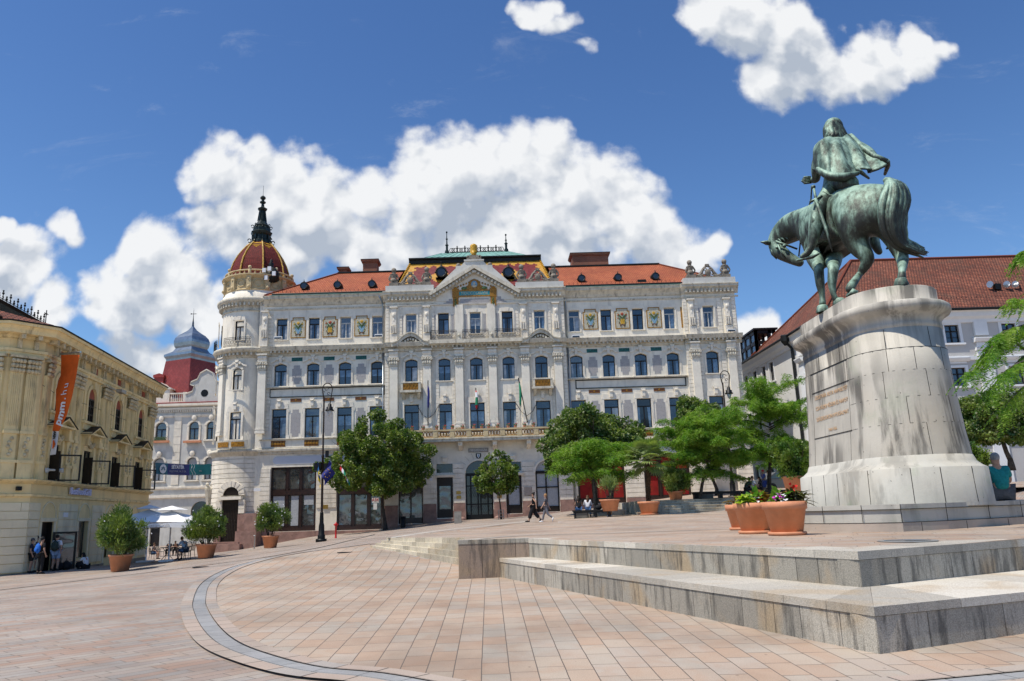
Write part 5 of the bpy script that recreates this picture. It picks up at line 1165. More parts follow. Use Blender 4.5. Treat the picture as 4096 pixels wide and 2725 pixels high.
# drum, balustrade, dome, lantern
dcx,dcy=-22.85,73.6
m=MB(); m.lathe(dcx,dcy,[(3.35,22.3),(3.4,22.9),(3.3,22.95),(3.25,23.2)],32); m.build('drum_base','plaster',H,True)
m=MB(); m.lathe(dcx,dcy,[(3.25,23.2),(3.32,23.3),(3.15,23.4),(3.15,24.45),(3.4,24.6),(3.55,24.7),(3.55,24.8),(3.2,24.85),(2.6,24.9)],32)
for k in range(12):
    a=2*math.pi*k/12; m.M=Matrix.Translation((dcx+math.cos(a)*3.2,dcy+math.sin(a)*3.2,0))@Matrix.Rotation(a+math.pi/2,4,'Z'); m.box(-.22,.22,-.2,.1,23.3,24.6); m.ball((0,-.15,24.3),.15,8,6); m.ball((0,-.2,23.5),.18,8,6)
    m.M=m.M@Matrix.Rotation(0,4,'Z')
for k in range(12):
    a=2*math.pi*(k+.5)/12; m.M=Matrix.Translation((dcx+math.cos(a)*3.14,dcy+math.sin(a)*3.14,0))@Matrix.Rotation(a+math.pi/2,4,'Z'); m.tube([(.38*math.cos(t),-.02,23.95+.33*math.sin(t)) for t in np.linspace(0,2*math.pi,15)],.05,5)
m.build('drum','yellow_stone',H)
m=MB()
for k in range(40):
    a=2*math.pi*k/40; x,y=dcx+math.cos(a)*3.2,dcy+math.sin(a)*3.2
    if k%5==0: m.lathe(x,y,[(.14,24.8),(.16,25.2),(.1,25.3),(.12,25.35)],8); m.ball((x,y,25.5),.18,10,6)
    else: m.lathe(x,y,[(.05,24.8),(.1,24.95),(.04,25.12),(.07,25.2),(.07,25.25)],6)
m.lathe(dcx,dcy,[(3.12,25.18),(3.3,25.18),(3.3,25.28),(3.12,25.28)],40); m.build('dome_balustrade','yellow_stone',H,True)
prof=[(2.85,24.9),(2.83,25.4),(2.72,26.1),(2.5,26.8),(2.15,27.5),(1.75,28.1),(1.35,28.6),(1.0,28.95)]
vs=[];uv=[];fs=[];n8=8
for k in range(n8+1):
    a=2*math.pi*(k+.5)/n8
    for j,(r,z) in enumerate(prof): vs.append((dcx+math.cos(a)*r,dcy+math.sin(a)*r,z)); 
m_=len(prof); uvl=[]
for k in range(n8):
    for j in range(m_-1):
        fs.append((k*m_+j,(k+1)*m_+j,(k+1)*m_+j+1,k*m_+j+1))
        w0=prof[j][0]*.765/2; w1=prof[j+1][0]*.765/2; h0=sum(math.hypot(prof[i+1][0]-prof[i][0],prof[i+1][1]-prof[i][1]) for i in range(j)); h1=h0+math.hypot(prof[j+1][0]-prof[j][0],prof[j+1][1]-prof[j][1]); uvl+=[(-w0,h0),(w0,h0),(w1,h1),(-w1,h1)]
me=bpy.data.meshes.new('dome'); me.from_pydata(vs,[],fs); me.materials.append(MAT['dome_tile']); l=me.uv_layers.new(name='UVMap')
for i,u in enumerate(uvl): l.data[i].uv=u
me.update(); dome=link('dome',me,H)
m=MB()
for k in range(n8):
    a=2*math.pi*(k+.5)/n8
    for j in range(m_-1):
        for t in np.linspace(0,1,5,endpoint=False):
            r=prof[j][0]*(1-t)+prof[j+1][0]*t+.03; z=prof[j][1]*(1-t)+prof[j+1][1]*t; m.ball((dcx+math.cos(a)*r,dcy+math.sin(a)*r,z),.1,6,4)
    m.mark()
m.build_each('dome_rib','gold',dome)
m=MB()
for k in range(n8):
    a=2*math.pi*(k)/n8; cx8=math.cos(math.pi/8)
    for rr,z,w in((1.62,28.15,.12),(1.5,28.32,.28),(1.35,28.48,.45),(1.2,28.68,.42)):
        rr2=rr*cx8+.05; m.M=Matrix.Translation((dcx+math.cos(a)*rr2,dcy+math.sin(a)*rr2,z))@Matrix.Rotation(a+math.pi/2,4,'Z')@Matrix.Rotation(R(-52),4,'X'); m.box(-w,w,-.03,.02,-.09,.11)
m.build('dome_gold_tiles','gold',dome)
m=MB(); m.lathe(dcx,dcy,[(1.05,28.9),(1.0,29.2),(.85,29.3),(.85,29.75),(1.0,29.9),(1.1,30.1),(.9,30.25),(.9,30.55),(.75,30.7),(.8,30.85),(.62,31.0),(.42,31.4),(.32,32.0),(.28,32.5),(.42,32.6),(.5,32.75),(.35,32.85),(.18,32.95),(.14,33.3),(.3,33.4),(.32,33.5),(.16,33.6),(.14,33.75),(.26,33.85),(.3,33.95),(.2,34.1),(.05,34.2),(.02,34.25),(.015,35.3),(0,35.31)],8)
for k in range(8):
    a=2*math.pi*(k+.5)/8; c,s_=math.cos(a),math.sin(a)
    m.tube([(dcx+c*(1.15+.16*math.cos(t)),dcy+s_*(1.15+.16*math.cos(t)),29.2+.2*math.sin(t)) for t in np.linspace(0,5.5,9)],.05,5); m.tube([(dcx+c*(.9+.13*math.cos(t)),dcy+s_*(.9+.13*math.cos(t)),30.75+.16*math.sin(t)) for t in np.linspace(0,5.5,9)],.045,5)
    m.tube([(dcx+c*.87,dcy+s_*.87,29.3),(dcx+c*.87,dcy+s_*.87,29.8)],.09,5); m.tube([(dcx+c*.42,dcy+s_*.42,31.4),(dcx+c*.28,dcy+s_*.28,32.5)],.06,5)
m.build('lantern','pole_green',H)
p=at(1082,1100,70.9); m=MB(); m.tube([(p.x,70.7,p.z),(p.x,71.6,p.z)],[.75,.75],16); m.lathe(p.x,71,[(.3,p.z+.7),(.2,p.z+.95),(.28,p.z+1.1),(.12,p.z+1.3),(.16,p.z+1.45),(0,p.z+1.65)],8); o=m.build('dome_dormer','roof_black',H,True)
m=MB()
for dx,dz in((-.5,.35),(0,.5),(.45,.0),(-.3,-.4)): m.box(p.x+dx-.16,p.x+dx+.16,70.4,70.6,p.z+dz-.22,p.z+dz+.2)
m.build('antenna_box','letter_white',H)
# downpipes, flood lights
for x in(-10.0,7.15):
    m=MB(); m.tube([(x-.35,69.5,22.0),(x-.1,69.75,21.5),(x,YF-.12,21.0),(x,YF-.12,17.5)],.07,8); m.tube([(x,YF-.12,16.6),(x,YF-.12,.9)],.07,8); m.build('downpipe','zinc',H,True)
for px,py in((1113,1352),(1515,1343),(2303,1346),(2924,1322)):
    p=at(px,py,69.0); m=MB(); m.box(p.x-.36,p.x+.36,68.85,69.1,p.z-.12,p.z+.12); m.tube([(p.x,69.1,p.z-.1),(p.x,69.5,p.z-.35)],.03,5); o=m.build('flood_light','lamp_white',H); MB().box(p.x-.32,p.x+.32,68.84,68.849,p.z-.12,p.z+.02).build('lamp_glass','glass_dark',o)
# ================================================================== cream corner building on the left
LP=Vector((-23.6,41,0)); la=R(-6.96); Dl=Vector((math.sin(la),math.cos(la),0)); Nl=Vector((-Dl.y,Dl.x,0))
ML=Matrix(((Dl.x,Nl.x,0,LP.x),(Dl.y,Nl.y,0,LP.y),(0,0,1,0),(0,0,0,1)))
CB=thing('cream_corner_building',(-25,41,-.6),'cream yellow corner building with peeling cornice, tall arched upper windows and a red tiled roof','building')
S0,S1,CW=-1.45,17.5,1.7      # long face from S0 to S1; chamfered corner; second face towards the left
def bldface(mb,M_): mb.M=M_; return mb
c0=ML@Vector((S0,0,0)); ca=la+R(-45)  # chamfer direction (from far-left corner to c0) 
dch=Vector((math.sin(R(-6.96+45)),math.cos(R(-6.96+45)),0)); c1=c0-dch*CW
Mch=Matrix(((dch.x,-dch.y,0,c1.x),(dch.y,dch.x,0,c1.y),(0,0,1,0),(0,0,0,1)))
dlf=Vector((math.cos(la),-math.sin(la),0)); dlf=Vector((math.cos(R(7)),math.sin(R(7)),0)); c2=c1-dlf*14
Mlf=Matrix(((dlf.x,-dlf.y,0,c2.x),(dlf.y,dlf.x,0,c2.y),(0,0,1,0),(0,0,0,1)))
WXL=[.85,5.3,9.85,14.4]
wl=MB(ML); gfh=[(.15,1.6,-1.5,1.95),(4.95,6.35,-.1,1.98),(9.2,10.7,-.3,1.98),(14.0,15.2,-.4,1.9)]
wallgrid(wl,S0,S1,-2.5,3.3,gfh,0,.35); wallgrid(wl,S0,S1,3.3,11.3,[(x-.7,x+.7,4.1,6.05) for x in WXL]+[(x-.62,x+.62,7.78,9.8,.62) for x in WXL],0,.16)
wl.M=Mch; wallgrid(wl,0,CW,-2.5,11.3,[],0,.3); wl.M=Mlf; wallgrid(wl,0,14,-2.5,11.3,[(7.8,9.0,4.1,6.05),(11.6,12.8,4.1,6.05),(7.8,9.0,7.78,9.8,.6),(11.6,12.8,7.78,9.8,.6)],0,.16); wl.M=ML
wl.box(S0+.5,S1-.02,.6,13,-2.4,11.2); wl.box(S0-1,S0+.5,1.9,13,-2.4,11.2); wl.box(S1-.01,S1,0,13,-2.4,11.3); wl.build('wall','cream',CB)
def lwin(Mx,x,y,z,w,h,kind,glass='glass_dark'):
    m=MB(Mx); b=.08; hw=w/2
    m.box(x-hw,x-hw+b,y,y+.06,z,z+h); m.box(x+hw-b,x+hw,y,y+.06,z,z+h); m.box(x-hw+b,x+hw-b,y,y+.06,z,z+b); m.box(x-hw+b,x+hw-b,y,y+.06,z+h-b,z+h); m.box(x-.05,x+.05,y-.02,y+.06,z+b,z+h-b)
    for r in((.33,.66) if kind=='up' else (.72,)): m.box(x-hw+b,x+hw-b,y-.01,y+.06,z+h*r-.04,z+h*r+.04)
    if kind=='up':
        for sg in(-1,1): m.box(x+sg*hw/2-.02,x+sg*hw/2+.02,y,y+.05,z+b,z+h-b)
    o=m.build('window','window_dark',CB); MB(Mx).quad((x-hw,y+.05,z),(x+hw,y+.05,z),(x+hw,y+.05,z+h),(x-hw,y+.05,z+h)).build('pane',glass,o); return o
t=MB(ML); cv=MB(ML); roofc=MB(ML)
for Mx,xs in((ML,WXL),(Mlf,[8.4,12.2])):
    for x in xs:
        lwin(Mx,x,.07,7.78,1.2,1.42,'up'); o=MB(Mx).prism([(x-.6,9.2),(x+.6,9.2)]+[(x+.6*math.cos(math.pi*k/12),9.2+.6*math.sin(math.pi*k/12)) for k in range(1,12)],.07,.12).build('red_lunette','terracotta_wall',CB)
        lwin(Mx,x,.08,4.1,1.3,1.95,'lo')
        m=MB(Mx)
        for k in range(14): a,b=math.pi*k/14,math.pi*(k+1)/14; m.prism([(x+math.cos(q_)*r,9.2+math.sin(q_)*r) for r,q_ in((.62,a),(.84,a),(.84,b),(.62,b))],-.08,0)
        for sg in(-1,1): m.box(x+sg*.73-.1,x+sg*.73+.1,-.08,0,7.8,9.2); m.box(x+sg*1.15-.1,x+sg*1.15+.1,-.06,0,7.8,10.2)
        m.box(x-1.3,x+1.3,-.2,0,7.6,7.74); m.box(x-1.15,x+1.15,-.1,0,7.25,7.6); m.box(x-.14,x+.14,-.18,0,9.75,10.2)
        m.build('window_surround','cream_trim',CB)
        m=MB(Mx)   # pediment of the first floor window
        m.prism([(x-1.2,6.9),(x+1.2,6.9),(x+1.2,7.0),(x-1.2,7.0)],-.6,0); m.prism([(x-1.2,7.0),(x-.85,7.0),(x,7.33),(x+.85,7.0),(x+1.2,7.0),(x,7.46)],-.6,-.0); m.prism([(x-.9,7.0),(x+.9,7.0),(x,7.34)],-.3,-.0)
        for sg in(-1,1): m.box(x+sg*.85-.13,x+sg*.85+.13,-.4,0,6.3,6.9); m.box(x+sg*.85-.12,x+sg*.85+.12,-.1,0,4.1,6.3)
        p_=m.build('pediment','cream_trim',CB); MB(Mx).prism([(x-1.24,6.97),(x-1.2,6.95),(x,7.47),(x+1.2,6.95),(x+1.24,6.97),(x,7.52)],-.66,.0).build('pediment_sheet','roof_black',p_)
        m=MB(Mx)
        for k in range(9): m.ball((x-.55+.14*k,-.1,6.45+.15*math.sin(k*.8)),.13,6,5)
        m.build('carved_relief','cream_carved',CB)
for x in WXL:   # open casement leaves below the glass
    if x<1: pass
    m=MB(ML@Matrix.Translation((x+.66,-.02,0))@Matrix.Rotation(R(-58),4,'Z'))
    for b in((0,.09,4.12,5.55),(1.0,1.09,4.12,5.55),(0,1.09,4.12,4.2),(0,1.09,5.47,5.55)): m.box(b[0],b[1],-.03,.03,b[2],b[3])
    o=m.build('open_casement','window_dark',CB)
    m=MB(ML@Matrix.Translation((x-.66,-.02,0))@Matrix.Rotation(R(-100),4,'Z')); m.box(0,.62,-.03,.03,4.12,5.6); m.build('shutter_leaf','window_dark',CB)
def pilr(Mx,x,w=.62):
    m=MB(Mx); m.box(x-w/2,x+w/2,-.16,0,6.45,9.45)
    for k in range(6): m.box(x-w/2+.05+k*(w-.1)/5.6,x-w/2+.09+k*(w-.1)/5.6,-.19,-.161,6.7,9.4)
    m.box(x-w/2-.06,x+w/2+.06,-.22,0,6.3,6.45); m.box(x-w/2,x+w/2,-.14,0,5.0,6.3); m.box(x-w/2-.08,x+w/2+.08,-.24,0,4.85,5.0); m.box(x-w/2-.02,x+w/2+.02,-.2,0,4.05,4.85)
    o=m.build('pilaster','cream_trim',CB); m=MB(Mx)
    for k in range(4):
        for j in range(3): m.ball((x-w/2+.06+k*(w-.12)/3,-.2-.03*j,9.5+j*.24),.12,6,5)
    m.box(x-w/2-.1,x+w/2+.1,-.32,0,10.15,10.28)
    m.build('capital','cream_carved',o); m=MB(Mx)
    for k in range(5): m.ball((x+.08*math.sin(k*2),-.16,5.25+.2*k),.1,6,5)
    m.build('carved_panel','cream_carved',o)
for x in(2.35,3.2,6.95,7.75,11.6,12.4,16.05,16.85): pilr(ML,x,.55)
pilr(ML,-.95,.5); pilr(Mch,.45,.6); pilr(Mch,1.2,.6); pilr(Mlf,13.6,.6)
# mouldings run round the corner
def run(prof,nm,mat):
    pts=[Mlf@Vector((0,0,0)),c1,c0,ML@Vector((S1,0,0))]; nrm=[]
    for i,p in enumerate(pts):
        ds=[]
        if i: ds.append((pts[i]-pts[i-1]).normalized())
        if i<3: ds.append((pts[i+1]-pts[i]).normalized())
        ns=[Vector((d.y,-d.x,0)) for d in ds]; n=sum(ns,Vector()).normalized(); nrm.append(n/max(.3,n.dot(ns[0])))
    vs=[];k=len(prof)
    for p,n in zip(pts,nrm):
        for o_,z in prof: q_=p+n*o_; vs.append((q_.x,q_.y,z))
    fs=[(i*k+j,(i+1)*k+j,(i+1)*k+j+1,i*k+j+1) for i in range(3) for j in range(k-1)]+[tuple(3*k+j for j in range(k))[::-1]]
    m=MB(); m.add(vs,fs); return m.build(nm,mat,CB)
run([(0,3.18),(.1,3.22),(.12,3.32),(0,3.36)],'string_course','cream_trim')
run([(0,3.85),(.12,3.88),(.3,3.98),(.34,4.05),(.0,4.12)],'ledge','cream_trim')
run([(0,10.28),(.14,10.3),(.14,10.45),(.2,10.48),(.2,10.62),(0,10.66)],'architrave','cream_trim')
run([(0,11.15),(.12,11.2),(.16,11.32),(.6,11.36),(.62,11.55),(.72,11.7),(.82,11.72),(.84,11.86),(0,11.95)],'cornice','cream_trim')
m=run([(.78,11.865),(.88,11.87),(.9,11.93),(.0,12.02)],'gutter','roof_black')
md=MB(ML)
for k in range(26): x=S0+.3+k*.74; md.box(x-.1,x+.1,-.55,-.1,11.12,11.34); md.ball((x,-.5,11.12),.09,6,4); md.mark()
for k in range(11): x=S0+1.2+k*1.7; md.box(x-.08,x+.08,-.16,0,10.66,11.15); md.mark(); md.box(x+.3-.08,x+.3+.08,-.16,0,10.66,11.15); md.mark()
md.M=Mch
for k in range(2): x=.45+k*.8; md.box(x-.1,x+.1,-.55,-.1,11.12,11.34); md.mark(); md.box(x-.1,x+.1,-.16,0,10.66,11.15); md.mark()
md.M=Mlf
for k in range(18): x=.5+k*.74; md.box(x-.1,x+.1,-.55,-.1,11.12,11.34); md.mark()
md.build_each('cornice_bracket','cream_carved',CB)
for x in WXL: MB(ML).box(x-.5,x+.5,-.03,-.0,10.72,11.1).build('frieze_panel','terracotta_wall',CB)
# ground floor blocks
gb=MB(ML); zc=[-.45,-.02,.4,.83,1.25,1.67,2.08,2.5,2.92]
rr=random.Random(4)
def course_row(Mx,xa,xb,z0,z1,seed,wd=1.1):
    r=random.Random(seed); x=xa
    gb.M=Mx
    while x<xb-.01:
        x2=min(xb,x+wd*r.uniform(.75,1.2)); 
        if xb-x2<.35: x2=xb
        gb.box(x+.012,x2-.012,-.05,0,z0+.014,z1-.014); x=x2
    
for Mx,xa,xb,wd in [(ML,a,b,1.1) for a,b in((S0,-.25),(2.05,4.55),(6.75,8.8),(11.1,13.6),(15.6,S1))]+[(Mch,0,CW,1.7),(Mlf,0,14,1.2)]:
    for i,(za,zb_) in enumerate(zip(zc[:-1],zc[1:])): course_row(Mx,xa,xb,za,zb_,i*7+int(xa*3),wd)
    gb.mark()
gb.build_each('ashlar_facing','cream_gf',CB)
m=MB(ML)
for x in(.88,5.65,9.95,14.6):
    for k in range(12): a,b=math.pi*k/12,math.pi*(k+1)/12; m.prism([(x+math.cos(q_)*r,2.1+math.sin(q_)*r*1.0) for r,q_ in((.86,a),(.92,a),(.92,b),(.86,b))],-.04,0)
    for sg in(-1,1): m.box(x+sg*.89-.03,x+sg*.89+.03,-.04,0,1.95,2.1); m.box(x+sg*.85-.13,x+sg*.85+.13,-.03,0,-.9,1.95)
    m.box(x-1.0,x+1.0,-.06,0,1.97,2.16).mark()
m.build_each('blind_arch','cream_gf',CB)
gs=MB(ML); gs.box(S0,-.2,-.1,0,-2.5,-.5); gs.box(1.9,4.9,-.1,0,-2.5,-.5); gs.box(6.4,9.1,-.1,0,-2.5,-.6); gs.box(10.8,S1,-.1,0,-2.5,-.6); gs.M=Mch; gs.box(-.04,CW+.04,-.1,0,-2.5,-.48); gs.M=Mlf; gs.box(0,14.06,-.1,0,-2.5,-.48); gs.build('plinth','plinth_grey',CB)
m=MB(ML); m.box(4.95,6.35,.2,.24,-.1,1.98); m.box(5.05,5.1,.17,.2,-.1,1.98); m.box(6.2,6.25,.17,.2,-.1,1.98); o=m.build('narrow_window','glass_dark',CB)
m=MB(ML); m.box(.15,.25,.05,.3,-1.2,1.95); m.box(1.5,1.6,.05,.3,-1.2,1.95); m.box(.15,1.6,.28,.3,1.0,1.95); m.box(.9,1.0,.05,.3,-1.2,1.0); o=m.build('doorway','window_dark',CB); MB(ML).quad((.15,.33,-1.4),(1.6,.33,-1.4),(1.6,.33,1.95),(.15,.33,1.95)).build('dark_interior','glass_dark',o)
m=MB(ML@Matrix.Translation((1.55,-.05,0))@Matrix.Rotation(R(-50),4,'Z'))
for b in((0,.1,-.6,1.42),(1.1,1.2,-.6,1.42),(0.1,1.1,1.32,1.42),(.1,1.1,-.6,-.3)): m.box(b[0],b[1],-.04,.04,b[2],b[3])
o=m.build('open_door','window_dark',CB); MB(m.M).box(.1,1.1,-.01,.01,-.3,1.32).build('door_glass','glass_room',o)
# lettering: plastic shop name on the fascia, street plate, loudspeaker, box
RL=Matrix(((Dl.x,0,-Nl.x),(Dl.y,0,-Nl.y),(0,1,0)))
textobj('BestFoodGrill',.52,ML@Vector((4.5,-.14,3.62)),RL,'letter_violet',CB,'shop_letters',.05,xs=1.02,bold=.012)
RLf=Matrix(((dlf.x,0,dlf.y),(dlf.y,0,-dlf.x),(0,1,0)))
textobj('Best Grill',.5,Mlf@Vector((12.25,-.14,3.62)),RLf,'letter_violet',CB,'shop_letters',.05,bold=.012)
m=MB(ML); m.box(2.55,3.15,-.09,-.06,2.2,2.45); m.build('street_plate','letter_white',CB)
m=MB(Mch); m.box(1.0,1.22,-.2,0,3.5,3.7); m.build('sensor_box','iron',CB)
m=MB(ML); m.tube([(.0,-.05,4.6),(0,-.2,4.62),(.25,-.65,4.6)],[.2,.06,.06],8); m.tube([(.25,-.4,4.6),(.3,-.75,4.6)],[.05,.14],8); m.build('loudspeaker','grey_dirty_white',CB)
m=MB(ML); m.box(6.9,7.7,-1.15,-.8,9.85,10.05); m.tube([(6.95,0,10.3),(7.2,-.9,9.95)],.025,5); m.build('flood_light','steel',CB)
m=MB(ML); m.tube([(S0,-.06,8.9),(.9,-.06,8.6),(5,-.07,8.75),(9.6,-.07,8.6),(14,-.07,8.7),(17,-.07,8.5)],.012,4); m.build('facade_cable','iron',CB)
# roof with iron cresting
ev=[Mlf@Vector((0,-.7,11.95)),c1+Vector((-.1,-.75,11.95)),c0+Vector((.6,-.5,11.95)),ML@Vector((S1,-.75,11.95))]
ra,rb=at(-60,1195,41.5),at(172,1300,0.1)
A0=at(180,1290,45.5); A1=at(0,1190,44.0); dA=(A1-A0)
top=13.55
q0=Vector((-25.4,43.3,top)); q1=q0-dlf*12; q2=q0+Dl*.4
q0=at(178,1297,43.2); q0=Vector((q0.x,43.2,q0.z)); top=q0.z
e1=Vector((ev[1].x,ev[1].y,11.98)); e2=Vector((ev[2].x,ev[2].y,11.98)); e0_=Vector((ev[0].x,ev[0].y,11.98)); e3=Vector((ev[3].x,ev[3].y,11.98))
q0=at(172,1305,46.0); zr=q0.z-.62; low=12.2
k0=Vector((q0.x,q0.y,zr)); kl=k0-Dl*6.9; dk=(kl-k0).normalized(); nk=Vector((-dk.y,dk.x,0))
if nk.x<0: nk=-nk
bk=-nk*2.2
roofmesh('roof',[[e0_,e1,kl,kl+bk],[e1,e2,kl],[e2,e3,e3+Vector((-4,-2,.4)),k0,kl],[e3+Vector((-4,-2,.4)),e3+Vector((-12,-2,.4)),k0+bk,k0],[e0_,kl+bk,k0+bk,e3+Vector((-12,-2,.4))]],'roof_old',CB)
m=MB()
def rb_(o0,o1,z0,z1): m.add([(k0+nk*o0+Vector((0,0,z0))),(kl+nk*o0+Vector((0,0,z0))),(kl-nk*o1+Vector((0,0,z0))),(k0-nk*o1+Vector((0,0,z0))),(k0+nk*(o0+.12)-dk*.15+Vector((0,0,z1))),(kl+nk*(o0+.12)+Vector((0,0,z1))),(kl-nk*o1+Vector((0,0,z1))),(k0-nk*o1-dk*.15+Vector((0,0,z1)))],[(0,3,2,1),(4,5,6,7),(0,1,5,4),(1,2,6,5),(2,3,7,6),(3,0,4,7)])
rb_(.05,.9,-.1,.55); rb_(.14,.95,.551,.68); m.build('ridge_fascia','grey_dirty_white' if 0 else 'pole_green',CB)
m=MB(); c_=k0+nk*.1+Vector((0,0,.7)); L=(kl-k0).length; n=int(L/.42)
for z in(.08,.16): m.tube([c_+Vector((0,0,z)),c_+dk*L+Vector((0,0,z))],.02,4)
for k in range(n):
    p=c_+dk*(.2+k*.42); h=.62 if k%2==0 else .38; m.tube([p,p+Vector((0,0,h))],.02,4); m.ball(p+Vector((0,0,h)),.055,6,4); m.ball(p+Vector((0,0,h-.14)),.075,6,4); m.tube([p+dk*(.08*math.cos(t))+Vector((0,0,.26+.08*math.sin(t))) for t in np.linspace(0,5.5,8)],.018,4)
p=c_-dk*.05; m.tube([p,p+Vector((0,0,.95))],.03,5); m.tube([p+dk*.25+Vector((0,0,.72)),p-dk*.25+Vector((0,0,.72))],.025,5); m.ball(p+Vector((0,0,.72)),.07,6,5); m.build('iron_cresting','iron',CB)
m=MB(); 
for k in range(16): m.ball(e1.lerp(kl,(k+.5)/16)+Vector((0,0,.06)),.13,6,4,(1,1,.6))
m.build('hip_tiles','roof_old',CB)
# ================================================================== pale domed corner building behind
DB=thing('domed_corner_building',(-35,88,-.5),'pale grey building down the side street with a zinc onion dome over red slates','building')
xa_,xb_2=-43.,-27.; wb=MB(); DW=[(-37.9,1.2),(-34.15,1.1),(-32.2,1.0)]
wallgrid(wb,xa_,xb_2,-2,15.0,[(x-w/2,x+w/2,z,z+h,.45) for x,w in DW for z,h in((11.0,2.05),(6.5,2.5))]+[(-34.0,-31.8,1.8,4.1,.9),(-38.4,-37.3,-1.2,1.8)],88,.3); wb.box(xa_,xb_2,88.4,104,-2,14.9); wb.build('wall','grey_dirty_white',DB)
for x,w in DW:
    for z,h in((11.0,2.05),(6.5,2.5)):
        k=('dom',w,h); 
        if k not in WC: WC[k]=mkwin(w,h,.62,.4,'window_dark','curtain' if h>2.2 else 'glass_room','x')
        f_,p_,_=WC[k]; o=link('window',f_,DB,_WM[DB.name].inverted()@Vector((x,88.22,z))); link('pane',p_,o,(0,0,0))
        m=MB(); 
        for sg in(-1,1): m.box(x+sg*(w/2+.12)-.1,x+sg*(w/2+.12)+.1,87.93,88,z,z+h-.3)
        for kk in range(12): a,b=math.pi*kk/12,math.pi*(kk+1)/12; m.prism([(x+math.cos(q_)*r,z+h-.45+math.sin(q_)*r*.8) for r,q_ in((w/2,a),(w/2+.24,a),(w/2+.24,b),(w/2,b))],87.9,88)
        m.box(x-w/2-.3,x+w/2+.3,87.8,88,z-.18,z-.05); m.ball((x,87.85,z+h+.45),.3,8,6,(1,.5,1.2)); m.build('window_surround','plaster_trim',DB)
for x,z in((-37.8,10.95),(-34.15,10.85)):
    m=MB(); m.box(x-1.0,x+1.0,87.55,87.85,z-.22,z+.02); o=m.build('window_box','terracotta',DB)
    if z>10.9:
        m=MB()
        for k in range(40): m.tube([(x+rnd.uniform(-.9,.9),87.7,z),(x+rnd.uniform(-.9,.9),87.6,z+.45)],[.03,.01],4)
        m.build('box_plants','leaf_ceramic',o)
m=MB(); m.quad((-34.0,88.2,1.8),(-31.8,88.2,1.8),(-31.8,88.2,4.1),(-34.0,88.2,4.1)); m.build('arched_shop_window','glass_dark',DB); MB().quad((-38.4,88.25,-1.2),(-37.3,88.25,-1.2),(-37.3,88.25,1.8),(-38.4,88.25,1.8)).build('doorway','window_dark',DB)
m=MB()
for z0,o_,z1 in((14.9,.5,15.15),(14.5,.25,14.7),(13.75,.12,13.9),(5.6,.2,5.8),(4.6,.25,4.85)): m.prof([(88,z0-.15),(88-o_*.6,z0-.1),(88-o_,z0),(88-o_,z1),(88,z1+.03)],xa_-.2,xb_2)
m.build('cornice','plaster_trim',DB)
m=MB()
for k in range(60): m.box(xa_+.2+k*.26,xa_+.34+k*.26,87.75,88,14.2,14.42)
m.build('dentils','plaster_trim',DB)
m=MB()
for i in range(20): 
    if i<9: m.box(-36.4,-35.6,87.92,88,6+i*.9,6.86+i*.9)
m.build('quoin_strip','plaster_trim',DB)
m=MB(); m.box(xa_,xb_2,87.6,88.5,15.19,15.3); m.build('roof_edge','red_sheet',DB)
m=MB(); m.box(-39.2,-37.2,88.0,89.5,15.3,16.9); m.prism([(-39.4,16.9),(-37.0,16.9),(-37.1,17.1),(-37.8,17.3),(-38.2,17.7),(-38.6,17.3),(-39.3,17.1)],87.9,89.5); m.box(-37.1,-35.5,87.9,88.3,15.3,15.45); m.box(-37.1,-35.5,87.9,88.3,16.3,16.45)
for k in range(7): m.lathe(-37.0+.23*k,88.1,[(.06,15.45),(.1,15.8),(.05,16.1),(.07,16.3)],6)
m.box(-35.6,-35.2,87.85,88.3,15.3,16.5); m.build('parapet','plaster_trim',DB)
m=MB(); g=[(-35.3,15.2),(-28.5,15.2),(-28.5,16.5),(-31.3,17.0),(-31.4,17.5),(-31.9,17.7),(-32.3,18.6),(-33.0,19.0),(-33.7,18.6),(-34.0,17.9),(-34.7,17.6),(-34.8,17.3),(-34.3,17.1),(-34.5,16.5),(-35.3,16.2)]; m.prism(g,87.8,88.4); o=m.build('shaped_gable','grey_dirty_white',DB)
m=MB(); m.tube([(-33.1,87.78,16.3),(-33.1,87.79,16.3)],[.42,.42],18); m.build('oculus','iron',o)
m=MB(); 
for i in range(2,14):
    (a,za),(b,zb_)=g[i],g[(i+1)%15]; m.add([(a,87.7,za),(b,87.7,zb_),(b,88.5,zb_),(a,88.5,za),(a,87.7,za+.12),(b,87.7,zb_+.12),(b,88.5,zb_+.12),(a,88.5,za+.12)],[(0,3,2,1),(4,5,6,7),(0,1,5,4),(1,2,6,5),(2,3,7,6),(3,0,4,7)])
m.build('gable_coping','plaster_trim',o)
